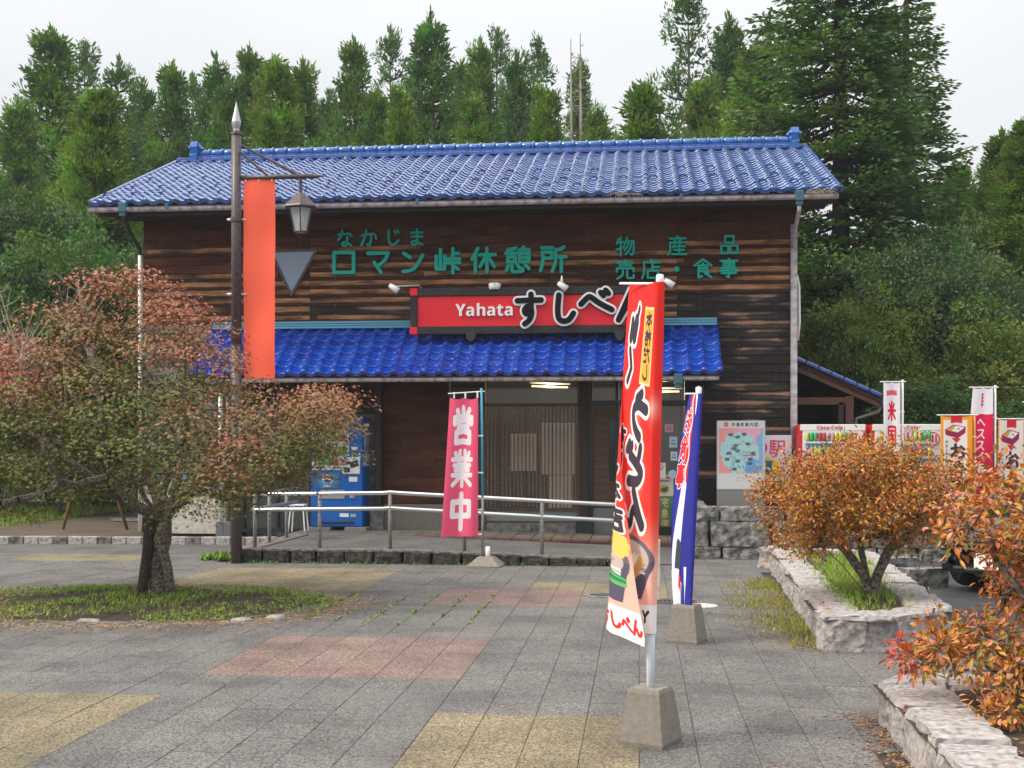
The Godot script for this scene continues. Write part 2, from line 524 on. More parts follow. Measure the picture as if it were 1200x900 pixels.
func make_materials() -> void:
	var speck := noise_tex("speck", 0.42, [[0.0, 0.30], [0.3, 0.56], [0.5, 0.76], [0.7, 0.94], [1.0, 1.0]], 1024, 2, FastNoiseLite.TYPE_VALUE)
	var soft := noise_tex("soft", 0.02, [[0.15, 0.62], [0.5, 0.86], [0.85, 1.0]], 512, 5)
	var blot := noise_tex("blot", 0.008, [[0.2, 0.83], [0.45, 0.93], [0.7, 0.98], [0.9, 1.0]], 512, 6)
	var faint := noise_tex("faint", 0.02, [[0.15, 0.84], [0.5, 0.94], [0.85, 1.0]], 512, 5)
	var pale_rock := noise_tex("pale rock", 0.016, [[0.1, 0.62], [0.4, 0.86], [0.75, 1.0]], 512, 6)
	var rough_rock := noise_tex("rock", 0.012, [[0.1, 0.45], [0.45, 0.78], [0.8, 1.0]], 512, 6)
	var cracks := noise_tex("bark", 0.025, [[0.2, 0.35], [0.5, 0.75], [0.8, 1.0]], 512, 5)
	M.paver = grainy("paver", Color(1, 1, 1), 0.8, speck, 3.3, blot, 3.7, 0.25)
	M.paver.vertex_color_use_as_albedo = true
	M.joint = grainy("joint dirt", Color(0.14, 0.128, 0.11), 0.95, speck, 0.7, soft, 2.0)
	M.dirt = grainy("leaf litter and dirt", Color(0.21, 0.155, 0.10), 0.95, speck, 1.3, blot, 4.3, 0.5)
	M.far_ground = grainy("worn tarmac", Color(0.15, 0.145, 0.14), 0.95, speck, 1.3, blot, 5.3)
	M.soil = grainy("soil", Color(0.23, 0.17, 0.11), 0.95, speck, 0.6, soft, 1.7, 1.2)
	M.turf = grainy("turf", Color(0.12, 0.19, 0.03), 0.9, speck, 0.9, blot, 3.0, 1.0)
	M.asphalt = grainy("asphalt", Color(0.085, 0.085, 0.098), 0.85, speck, 0.6, blot, 3.3)
	M.concrete = grainy("concrete", Color(0.45, 0.40, 0.34), 0.85, speck, 0.25, faint, 0.5, 0.0, false)
	M.pale_concrete = grainy("pale concrete", Color(0.43, 0.42, 0.40), 0.85, speck, 0.7, soft, 1.5, 0.1)
	M.granite = grainy("rough granite", Color(0.49, 0.445, 0.43), 0.85, pale_rock, 0.6, faint, 0.45, 1.6)
	M.wall_stone = grainy("weathered wall stone", Color(0.40, 0.39, 0.37), 0.9, rough_rock, 0.9, soft, 1.3, 2.6)
	M.kerb_stone = grainy("mossy kerb stone", Color(0.10, 0.092, 0.078), 0.9, rough_rock, 0.6, soft, 0.8, 2.0)
	M.kerb_top = grainy("kerb top", Color(0.42, 0.37, 0.33), 0.85, rough_rock, 0.9, speck, 0.5, 0.4)
	M.bark = grainy("bark", Color(0.27, 0.215, 0.165), 0.9, cracks, 0.35, soft, 0.7, 2.0)
	M.maple_bark = grainy("maple bark", Color(0.46, 0.37, 0.28), 0.9, cracks, 0.4, soft, 0.7, 1.2)
	M.grey_bark = grainy("grey bark", Color(0.42, 0.36, 0.29), 0.85, cracks, 0.5, soft, 0.6, 0.8)
	M.dark_bark = grainy("dark bark", Color(0.075, 0.058, 0.043), 0.9, cracks, 0.4)
	M.dead_wood = plain("dead twigs", Color(0.27, 0.235, 0.205), 0.85)
	M.steel = plain("stainless steel", Color(0.72, 0.72, 0.72), 0.28, 0.9)
	M.grey_steel = grainy("brushed post", Color(0.27, 0.255, 0.24), 0.5, soft, 0.5)
	M.white_plastic = plain("white plastic", Color(0.78, 0.78, 0.76), 0.4)
	M.brown_paint = grainy("brown metal paint", Color(0.115, 0.078, 0.085), 0.42, soft, 0.8)
	M.gutter = grainy("grey brown gutter", Color(0.72, 0.64, 0.65), 0.35, soft, 1.4)
	M.teal_box = plain("blue green rain head", Color(0.035, 0.11, 0.15), 0.4)
	M.dark_timber = grainy("dark stained timber", Color(0.052, 0.03, 0.022), 0.7, soft, 0.6)
	M.red_timber = grainy("red brown timber", Color(0.15, 0.072, 0.04), 0.6, soft, 0.5)
	M.black_frame = plain("black aluminium", Color(0.018, 0.02, 0.024), 0.4)
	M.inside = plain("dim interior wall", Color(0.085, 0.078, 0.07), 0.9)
	M.glass = plain("window glass", Color(0.9, 0.95, 0.95), 0.03)
	M.glass.transparency = BaseMaterial3D.TRANSPARENCY_ALPHA
	M.glass.albedo_color.a = 0.04
	M.glass.metallic_specular = 0.35
	M.cream = grainy("cream plaster", Color(0.62, 0.58, 0.51), 0.85, faint, 1.2)
	var glaze := func(key: String, c: Color, k: float) -> StandardMaterial3D:
		var g := plain(key, c, 0.12)
		g.albedo_texture = soft
		g.uv1_triplanar = true
		g.uv1_world_triplanar = true
		g.uv1_scale = Vector3.ONE / 1.1
		g.clearcoat_enabled = true
		g.clearcoat = k * 0.65
		g.clearcoat_roughness = 0.10
		return g
	for v in 3:
		M["tile%d" % v] = glaze.call("blue glazed tile %d" % v, [Color(0.035, 0.125, 0.41), Color(0.022, 0.09, 0.34), Color(0.065, 0.155, 0.42)][v], 1.0)
		M["tile_b%d" % v] = glaze.call("deep blue glazed tile %d" % v, [Color(0.006, 0.07, 0.53), Color(0.004, 0.05, 0.44), Color(0.015, 0.09, 0.52)][v], 0.35)
	M.tile = glaze.call("blue glazed tile", Color(0.03, 0.11, 0.47), 1.0)
	M.tile_b = glaze.call("deep blue glazed tile", Color(0.004, 0.065, 0.55), 0.35)
	M.ridge = glaze.call("light blue ridge tile", Color(0.03, 0.17, 0.55), 0.4)
	M.leaf = leafy("conifer foliage", 0.6, Color(0.80, 0.95, 0.40))
	M.maple_leaf = leafy("maple leaf", 0.55, Color(0.5, 0.42, 0.25))
	M.shrub_leaf = leafy("orange shrub leaf", 0.42, Color(0.6, 0.4, 0.2))
	M.weed = leafy("weeds", 0.6, Color(0.5, 0.5, 0.2))

# ---------------------------------------------------------------- ground and paving
const PLANTER_A := [Vector2(1.68, -17.0), Vector2(1.40, -9.95), Vector2(1.97, -10.03), Vector2(2.50, -10.55), Vector2(2.90, -16.2)]
const PLANTER_B := [Vector2(1.50, -7.72), Vector2(1.36, -7.48), Vector2(1.33, -5.2), Vector2(4.2, -5.2), Vector2(4.2, -7.9), Vector2(1.68, -7.74)]

func inside(p: Vector2, shape: Array) -> bool:
	return Geometry2D.is_point_in_polygon(p, PackedVector2Array(shape))

func on_island(x: float, z: float) -> float:      # < 1 inside the patch of earth round the maple
	var dx := (x + 5.05) / 2.05
	var dz := (z + 12.35) / 1.45
	return sqrt(dx * dx + dz * dz) * (1.0 + 0.10 * sin(atan2(dz, dx) * 5.0 + 1.0))

func in_view(p: Vector3, margin := 0.02) -> bool:
	var th := atan(149.0 / 1500.0)
	var zc := -sin(th) * p.x - cos(th) * p.z
	var xc := cos(th) * p.x - sin(th) * p.z
	if zc < 0.5: return false
	return absf(xc / zc) < 0.4 + margin and (1.575 - p.y) / zc < 0.252 + margin

func tint_of(x: float, z: float) -> int:     # 0 grey, 1 yellow, 2 red
	var q := func(x0: float, x1: float, z0: float, z1: float) -> bool: return x > x0 and x < x1 and z > z0 and z < z1
	if q.call(-1.2, 0, -7.47, -4): return 1
	if q.call(-6, -3.0, -7.83, -4): return 1
	if q.call(0.6, 3, -6.39, -4): return 2
	if q.call(-3.0, -1.2, -10.35, -8.55): return 2
	if q.call(-2.1, -0.6, -13.95, -12.51): return 2
	if q.call(-1.2, -0.6, -14.67, -13.95) or q.call(-0.6, 0.3, -14.67, -13.23): return 1
	if q.call(-5.4, -3.0, -16.11, -13.59): return 1
	if q.call(-8.7, -6.9, -18.0, -16.8): return 1
	return 0

func paver_mesh(tone: int, v: int) -> ArrayMesh:
	var b := mb(false, true)
	b.c = paver_colour(tone, [0.90, 1.0, 1.07, 0.96][v])
	paver_shape(b, Vector3.ZERO, Basis.IDENTITY)
	return b.mesh()

func paver_colour(tone: int, k: float) -> Color:
	return [Color(0.250, 0.234, 0.222), Color(0.385, 0.31, 0.185), Color(0.365, 0.245, 0.205)][tone] * k

func paver_shape(b: MB, o: Vector3, t: Basis) -> void:     # top at y = 0, edges rounded off, no underside
	var x := 0.1488
	var z := 0.1790
	var c := 0.003
	var p := func(px: float, py: float, pz: float) -> Vector3: return o + t * Vector3(px, py, pz)
	var top := [p.call(-x + c, 0, -z + c), p.call(x - c, 0, -z + c), p.call(x - c, 0, z - c), p.call(-x + c, 0, z - c)]
	var mid := [p.call(-x, -c, -z), p.call(x, -c, -z), p.call(x, -c, z), p.call(-x, -c, z)]
	var low := [p.call(-x, -0.03, -z), p.call(x, -0.03, -z), p.call(x, -0.03, z), p.call(-x, -0.03, z)]
	b.quad(top[0], top[1], top[2], top[3])
	for i in 4:
		var j := (i + 1) % 4
		b.quad(top[i], mid[i], mid[j], top[j])
		b.quad(mid[i], low[i], low[j], mid[j])

func flat(b: MB, shape: Array, y: float) -> void:
	var pts := PackedVector2Array(shape)
	var idx := Geometry2D.triangulate_polygon(pts)
	for i in range(0, idx.size(), 3):
		var a := pts[idx[i]]
		var d := pts[idx[i + 1]]
		var e := pts[idx[i + 2]]
		b.tri(Vector3(a.x, y, a.y), Vector3(d.x, y, d.y), Vector3(e.x, y, e.y))

func make_ground() -> void:
	var g := structure("ground")
	var b := mb()
	b.quad(Vector3(-600, -0.06, 300), Vector3(-600, -0.06, -900), Vector3(600, -0.06, -900), Vector3(600, -0.06, 300))
	part("earth", b, M.far_ground, g)
	var pl := structure("plaza")
	b = mb()
	b.quad(Vector3(-14, -0.022, 2), Vector3(-14, -0.022, -17.6), Vector3(5.2, -0.022, -17.6), Vector3(5.2, -0.022, 2))
	part("joint_bed", b, M.joint, pl)
	var spots := []
	for i in range(-40, 10):
		for k in range(-14, 32):
			var x := 0.15 + 0.3 * i
			var z := -(6.39 + 0.36 * k + 0.18)
			if k > 28 and x > -5.6 and x < -0.2: continue
			if inside(Vector2(x, z), PLANTER_A) or inside(Vector2(x, z), PLANTER_B): continue
			if x > 2.0 and z > -9.5 and inside(Vector2(x, z), PLANTER_B): continue
			if on_island(x, z) < 0.86: continue
			if x > 2.75: continue
			spots.append([x, z, i, k])
	var shown := []
	var rest := []
	for s in spots:
		if in_view(Vector3(s[0], 0, s[1]), 0.015): shown.append(s)
		else: rest.append(s)
	shown.sort_custom(func(p, q): return Vector2(p[0], p[1]).length() < Vector2(q[0], q[1]).length())
	var meshes := {}
	var near_ones := 300
	for n in shown.size():
		if n >= near_ones:
			rest.append(shown[n])
			continue
		var s = shown[n]
		var tone := tint_of(s[0], s[1])
		var v := rng.randi() % 4
		var key := tone * 4 + v
		if not meshes.has(key): meshes[key] = paver_mesh(tone, v)
		put("paver", meshes[key], M.paver, pl, Vector3(s[0], rf(-0.002, 0.001), s[1]), Vector3(rf(-0.004, 0.004), rf(-0.003, 0.003), rf(-0.004, 0.004)))
	b = mb(false, true)
	for s in rest:
		b.c = paver_colour(tint_of(s[0], s[1]), rf(0.90, 1.07))
		paver_shape(b, Vector3(s[0], rf(-0.002, 0.001), s[1]), Basis.from_euler(Vector3(rf(-0.004, 0.004), rf(-0.003, 0.003), rf(-0.004, 0.004))))
	part("paving", b, M.paver, pl).set_meta("kind", "stuff")

	# parking bay on the right, yard on the left, lawn beyond
	b = mb()
	flat(b, [Vector2(2.76, 3), Vector2(2.76, -17.9), Vector2(30, -17.9), Vector2(30, 3)], -0.012)
	var pk := MeshInstance3D.new()
	pk.name = "parking_bay"
	pk.mesh = b.mesh()
	pk.material_override = M.asphalt
	pk.set_meta("kind", "structure")
	add_child(pk)
	b = mb()
	flat(b, [Vector2(-40, -19.9), Vector2(-5.5, -20.1), Vector2(-5.5, -21.1), Vector2(-8.4, -21.1), Vector2(-8.4, -30), Vector2(-10, -30), Vector2(-11.8, -29), Vector2(-12.1, -23.6), Vector2(-40, -21.5)], 0.03)
	var yard := MeshInstance3D.new()
	yard.name = "yard"
	yard.mesh = b.mesh()
	yard.material_override = M.dirt
	yard.set_meta("kind", "structure")
	add_child(yard)
	b = mb()
	flat(b, [Vector2(-60, -21.5), Vector2(-40, -21.5), Vector2(-12.1, -23.6), Vector2(-11.8, -29), Vector2(-10, -30), Vector2(-10, -34), Vector2(-60, -34)], 0.035)
	var lawn := structure("lawn")
	part("turf", b, M.turf, lawn)
	# grass blades along the lawn
	b = mb(false, true)
	for i in 9000:
		var x := rf(-17.5, -10.2)
		var z := rf(-30.5, -22.2)
		if z > -23.6 + (x + 12.1) * -0.08 and x < -12.1: continue
		if x > -12.0 and z > -29.3: continue
		blade(b, Vector3(x, 0.03, z), rf(0.07, 0.16), 0.022, Color(rf(0.16, 0.26), rf(0.24, 0.33), 0.03))
	part("grass", b, M.weed, lawn).set_meta("kind", "stuff")
	b = mb()
	flat(b, [Vector2(-10.6, -25.0), Vector2(-8.9, -25.3), Vector2(-8.9, -26.6), Vector2(-11.2, -26.2)], 0.045)
	var slab := MeshInstance3D.new()
	slab.name = "concrete_path"
	slab.mesh = b.mesh()
	slab.material_override = M.pale_concrete
	slab.set_meta("kind", "structure")
	add_child(slab)

	# low kerb of pale blocks between plaza and yard
	var kb := structure("yard_kerb")
	var kk := mb()
	kk.box(Vector3.ZERO, Vector3(0.236, 0.14, 0.16), Basis.IDENTITY, 0.008)
	var km := kk.mesh()
	for i in 40:
		var x := -15.0 + i * 0.24
		if x > -5.55: break
		put("kerb_block", km, M.granite if i % 3 else M.kerb_top, kb, Vector3(x, 0.045 + rf(-0.008, 0.005), -19.75 + (x + 10) * -0.045), Vector3(0, rf(-0.02, 0.02), rf(-0.01, 0.01)))
	var fl := mb()
	flat(fl, [Vector2(-40, -17.5), Vector2(-5.3, -17.5), Vector2(-5.3, -19.9), Vector2(-40, -19.9)], -0.006)
	flat(fl, [Vector2(-40, 2), Vector2(-11.9, 2), Vector2(-11.9, -17.5), Vector2(-40, -17.5)], -0.006)
	var wp := MeshInstance3D.new()
	wp.name = "worn_pavement"
	wp.mesh = fl.mesh()
	wp.material_override = grainy("worn pavement", Color(0.21, 0.20, 0.195), 0.9, texs.speck, 3.3, texs.blot, 3.7)
	wp.set_meta("kind", "structure")
	add_child(wp)

	# earth island round the maple
	b = mb()
	var rings := [0.0, 0.3, 0.6, 0.85, 1.02]
	var n := FastNoiseLite.new()
	n.frequency = 0.9
	var pt := func(r: float, a: float) -> Vector3:
		var k := r / (1.0 + 0.10 * sin(a * 5.0 + 1.0))
		var x := -5.05 + cos(a) * 2.05 * k
		var z := -12.35 + sin(a) * 1.45 * k
		var y: float = 0.07 * sqrt(maxf(1.0 - r * r * 0.96, 0.0)) - 0.02 + 0.03 * n.get_noise_2d(x * 3, z * 3)
		return Vector3(x, y if r < 1.0 else -0.02, z)
	for i in rings.size() - 1:
		for k in 40:
			var a0 := TAU * k / 40
			var a1 := TAU * (k + 1) / 40
			b.quad(pt.call(rings[i], a0), pt.call(rings[i], a1), pt.call(rings[i + 1], a1), pt.call(rings[i + 1], a0))
	var isl := MeshInstance3D.new()
	isl.name = "earth_island"
	isl.mesh = b.mesh(true)
	isl.material_override = M.soil
	isl.set_meta("kind", "structure")
	add_child(isl)
	var edge := structure("island_edging")
	for k in 46:
		var a := TAU * k / 46.0 + rf(-0.02, 0.02)
		if sin(a) < 0.2 or rng.randf() < 0.62: continue     # at the back and sides mostly overgrown
		var k2 := 1.0 / (1.0 + 0.10 * sin(a * 5.0 + 1.0))
		var e := mb()
		e.box(Vector3.ZERO, Vector3(rf(0.13, 0.24), 0.10, rf(0.10, 0.15)), Basis.IDENTITY, 0.015)
		put("cobble", e.mesh(), M.granite, edge, Vector3(-5.05 + cos(a) * 2.05 * k2, rf(-0.03, 0.0), -12.35 + sin(a) * 1.45 * k2), Vector3(rf(-0.1, 0.1), rf(-0.3, 0.3), rf(-0.1, 0.1)))

func blade(b: MB, o: Vector3, h: float, w: float, c: Color) -> void:
	var a := rf(0, TAU)
	var s := Vector3(cos(a), 0, sin(a)) * w * 0.5
	var lean := Vector3(rf(-0.5, 0.5), 1.0, rf(-0.5, 0.5)) * h
	b.c = c
	b.tri(o - s, o + lean, o + s)

func leaf(b: MB, o: Vector3, dir: Vector3, nrm: Vector3, l: float, w: float, c: Color) -> void:    # kite
	var s := dir.cross(nrm).normalized() * w * 0.5
	var m := o + dir * l * 0.45 - nrm * l * 0.06
	b.c = c
	b.tri(o, m + s, o + dir * l)
	b.tri(o, o + dir * l, m - s)

# ---------------------------------------------------------------- the house
# weathered cladding board: u along the board, v from its lower edge (1) to its upper edge (0)
func board_image(kind: int, sd: int) -> Image:
	var w := 512
	var h := 24
	var im := canvas(w, h, Color.BLACK)
	var n := FastNoiseLite.new()
	n.seed = sd
	n.frequency = 0.0055
	n.fractal_octaves = 5
	var f := FastNoiseLite.new()
	f.seed = sd + 77
	f.frequency = 0.05
	f.fractal_octaves = 3
	for y in h:
		var v := float(y) / (h - 1)
		for x in w:
			var grain := 0.85 + 0.4 * f.get_noise_2d(x * 0.35, y * 5.0)
			var patch := n.get_noise_2d(x * 0.5, y * 1.6 + 40.0)
			var c: Color
			if kind == 0:       # sheltered: dark stain, hardly worn
				c = Color(0.075, 0.031, 0.021).lerp(Color(0.155, 0.064, 0.036), clampf(0.5 + patch, 0, 1)) * grain
			elif kind == 1:     # stain worn off in the middle of the board, orange wood showing
				var wob := 0.10 * n.get_noise_2d(x * 1.3, 7.0)
				var band := exp(-pow(maxf(absf(v - 0.36 - wob) - 0.14, 0.0) / 0.16, 2.0))
				var k := clampf(band * (1.15 + patch * 2.4) - [0.30, 0.62, 0.45, 0.15][sd % 4] + 0.5 * f.get_noise_2d(x * 0.07, y * 3.0), 0, 1)
				c = Color(0.068, 0.032, 0.021).lerp(Color(0.60, 0.30, 0.15) * (0.7 + 0.5 * f.get_noise_2d(x * 0.2, y * 2.0)), k) * grain
			elif kind == 2:     # blackened, greyish sheen, a few worn streaks
				var band := exp(-pow((v - 0.4 + 0.1 * n.get_noise_2d(x * 0.4, 7.0)) / 0.16, 2.0))
				var k := clampf(band * 1.6 + patch * 3.4 - 1.25, 0, 1)
				c = Color(0.034, 0.027, 0.025).lerp(Color(0.078, 0.070, 0.070), clampf(patch * 1.6 + 0.3, 0, 1))
				c = c.lerp(Color(0.42, 0.22, 0.125), k) * grain
			else:               # bleached grey
				c = Color(0.14, 0.125, 0.115).lerp(Color(0.26, 0.235, 0.215), clampf(0.5 + patch * 1.3, 0, 1)) * grain
			im.set_pixel(x, y, c.linear_to_srgb())
	return im

func board_material(kind: int, v: int) -> StandardMaterial3D:
	var key := "cladding %d %d" % [kind, v]
	if mats.has(key): return mats[key]
	var m := painted(key, board_image(kind, kind * 10 + v), [0.6, 0.7, 0.62, 0.85][kind])
	m.texture_repeat = true
	m.metallic_specular = 0.2
	return m

# overlapping boards nailed on a wall that faces +z
func clad(parent: Node, x0: float, x1: float, y0: float, y1: float, zw: float, kind_of: Callable, seams: Array) -> void:
	var rows := int(round((y1 - y0) / 0.145))
	var dy := (y1 - y0) / rows
	var cuts := [x0]
	for s in seams:
		if s > x0 + 0.2 and s < x1 - 0.2: cuts.append(s)
	cuts.append(x1)
	for r in rows:
		var y := y0 + r * dy
		for i in cuts.size() - 1:
			var a: float = cuts[i] + 0.003
			var d: float = cuts[i + 1] - 0.003
			var b := mb(true)
			var out := 0.026 + rf(-0.003, 0.004)
			var lo := zw + out
			var hi := zw + 0.009
			var sag := rf(-0.004, 0.004)
			var u0 := rf(0, 3)
			var u1: float = u0 + (d - a) / 3.2
			var flip := rng.randf() < 0.5
			if flip:
				var t := u0
				u0 = u1
				u1 = t
			b.quad(Vector3(a, y + dy + 0.012, hi), Vector3(d, y + dy + 0.012, hi), Vector3(d, y + sag * 0.5, lo), Vector3(a, y - sag * 0.5, lo), Vector2(u0, 0.02), Vector2(u1, 0.02), Vector2(u1, 0.98), Vector2(u0, 0.98))
			b.quad(Vector3(a, y - sag * 0.5, lo), Vector3(d, y + sag * 0.5, lo), Vector3(d, y + 0.001, zw), Vector3(a, y + 0.001, zw), Vector2(u0, 0.98), Vector2(u1, 0.98), Vector2(u1, 0.99), Vector2(u0, 0.99))
			b.tri(Vector3(a, y + dy, hi), Vector3(a, y, lo), Vector3(a, y, zw))
			b.tri(Vector3(d, y + dy, hi), Vector3(d, y, zw), Vector3(d, y, lo))
			part("board", b, board_material(kind_of.call(0.5 * (a + d), y), rng.randi() % 4), parent)

# one wavy roof tile: u across (0 trough .. 1 roll), lying up the slope from its lower edge
func tile_mesh(w: float, l: float, th: float, eave: bool, guard: bool) -> ArrayMesh:
	var st := SurfaceTool.new()
	st.begin(Mesh.PRIMITIVE_TRIANGLES)
	var n := 10
	var prof := func(u: float) -> float:
		if u < 0.64: return 0.006 - 0.030 * sin(PI * u / 0.64)
		return 0.006 + 0.032 * sin(PI * (u - 0.64) / 0.36)
	var q := func(a: Vector3, b: Vector3, c: Vector3, d: Vector3) -> void:
		for p in [a, b, c, a, c, d]: st.add_vertex(p)
	st.set_smooth_group(0)
	for i in n:
		var u0 := float(i) / n
		var u1 := float(i + 1) / n
		var y0: float = prof.call(u0)
		var y1: float = prof.call(u1)
		var a := Vector3(u0 * w, y0 + th, -0.016)
		var b := Vector3(u1 * w, y1 + th, -0.016)
		var c := Vector3(u1 * w, y1 + 0.004, -l * 1.08)
		var d := Vector3(u0 * w, y0 + 0.004, -l * 1.08)
		st.set_smooth_group(0)
		q.call(a, d, c, b)
		st.set_smooth_group(1)
		var prev := [a, b]
		for e in [[th - 0.0045, -0.005], [th - 0.014, 0.0]]:      # rounded nose
			var na := Vector3(u0 * w, y0 + e[0], e[1])
			var nb := Vector3(u1 * w, y1 + e[0], e[1])
			st.set_smooth_group(0)
			q.call(prev[0], prev[1], nb, na)
			prev = [na, nb]
		st.set_smooth_group(0)
		q.call(prev[0], prev[1], Vector3(u1 * w, y1 - 0.004, -0.002), Vector3(u0 * w, y0 - 0.004, -0.002))
	if eave:
		st.set_smooth_group(2)
		for k in 10:      # round end of the roll
			var a0 := TAU * k / 10
			var a1 := TAU * (k + 1) / 10
			var o := Vector3(w * 0.82, 0.018, 0.012)
			st.add_vertex(o)
			st.add_vertex(o + Vector3(cos(a1), sin(a1), 0) * 0.046)
			st.add_vertex(o + Vector3(cos(a0), sin(a0), 0) * 0.046)
			q.call(o + Vector3(cos(a0), sin(a0), 0) * 0.046, o + Vector3(cos(a1), sin(a1), 0) * 0.046, o + Vector3(cos(a1), sin(a1), 0) * 0.046 + Vector3(0, 0, -0.06), o + Vector3(cos(a0), sin(a0), 0) * 0.046 + Vector3(0, 0, -0.06))
		st.set_smooth_group(3)
		for i in n:       # hanging lip
			var u0 := float(i) / n
			var u1 := float(i + 1) / n
			q.call(Vector3(u0 * w, prof.call(u0) + th, 0.002), Vector3(u1 * w, prof.call(u1) + th, 0.002), Vector3(u1 * w, prof.call(u1) * 0.6 - 0.04, 0.004), Vector3(u0 * w, prof.call(u0) * 0.6 - 0.04, 0.004))
	if guard:
		st.set_smooth_group(4)
		for k in 8:       # snow stop: a loop standing on the tile
			var a0 := PI * k / 8
			var a1 := PI * (k + 1) / 8
			var o := Vector3(w * 0.34, -0.004 + th, -l * 0.45)
			for s in [0.0, 1.0]:
				var r0 := 0.075
				var r1 := 0.052
				q.call(o + Vector3(cos(a0) * r0, sin(a0) * r0 * 0.75, -0.02 * s), o + Vector3(cos(a1) * r0, sin(a1) * r0 * 0.75, -0.02 * s), o + Vector3(cos(a1) * r1, sin(a1) * r1 * 0.75, -0.02 * s), o + Vector3(cos(a0) * r1, sin(a0) * r1 * 0.75, -0.02 * s))
			q.call(o + Vector3(cos(a0), sin(a0) * 0.75, 0) * 0.075, o + Vector3(cos(a1), sin(a1) * 0.75, 0) * 0.075, o + Vector3(cos(a1), sin(a1) * 0.75, 0) * 0.075 + Vector3(0, 0, -0.02), o + Vector3(cos(a0), sin(a0) * 0.75, 0) * 0.075 + Vector3(0, 0, -0.02))
	st.generate_normals()
	st.index()
	return st.commit()

func lay_tiles(parent: Node, x0: float, y0: float, z0: float, x1: float, y1: float, z1: float, cols: int, rows: int, th: float, material: String, most: int, guards: bool) -> void:
	var w := (x1 - x0) / cols
	var slope := Vector2(z0 - z1, y1 - y0)
	var l := slope.length() / rows
	var pitch := atan2(slope.y, slope.x)
	var kinds := [tile_mesh(w, l, th, false, false), tile_mesh(w, l, th, true, false), tile_mesh(w, l, th, false, true)]
	var rest := []
	for v in 3:
		var st := SurfaceTool.new()
		st.begin(Mesh.PRIMITIVE_TRIANGLES)
		rest.append(st)
	var any := false
	var made := 0
	for r in rows:
		for c in cols:
			var k := 1 if r == 0 else (2 if guards and (r == 2 or r == 5 or r == 9) and (c + (r % 2)) % 2 == 0 else 0)
			var t := Basis.from_euler(Vector3(pitch + rf(-0.016, 0.016), rf(-0.006, 0.006), rf(-0.02, 0.02)))
			var o := Vector3(x0 + c * w, y0 + r * l * sin(pitch) + rf(-0.002, 0.002), z0 - r * l * cos(pitch))
			var tone := [0, 0, 0, 1, 1, 2][rng.randi() % 6] as int
			if made < most:
				var p := put("roof_tile", kinds[k], M["%s%d" % [material, tone]], parent, o)
				p.basis = t
				made += 1
			else:
				rest[tone].append_from(kinds[k], 0, Transform3D(t, o))
				any = true
	if any:
		for v in 3:
			var m := put("roof_tiles", rest[v].commit(), M["%s%d" % [material, v]], parent)
			m.set_meta("kind", "stuff")

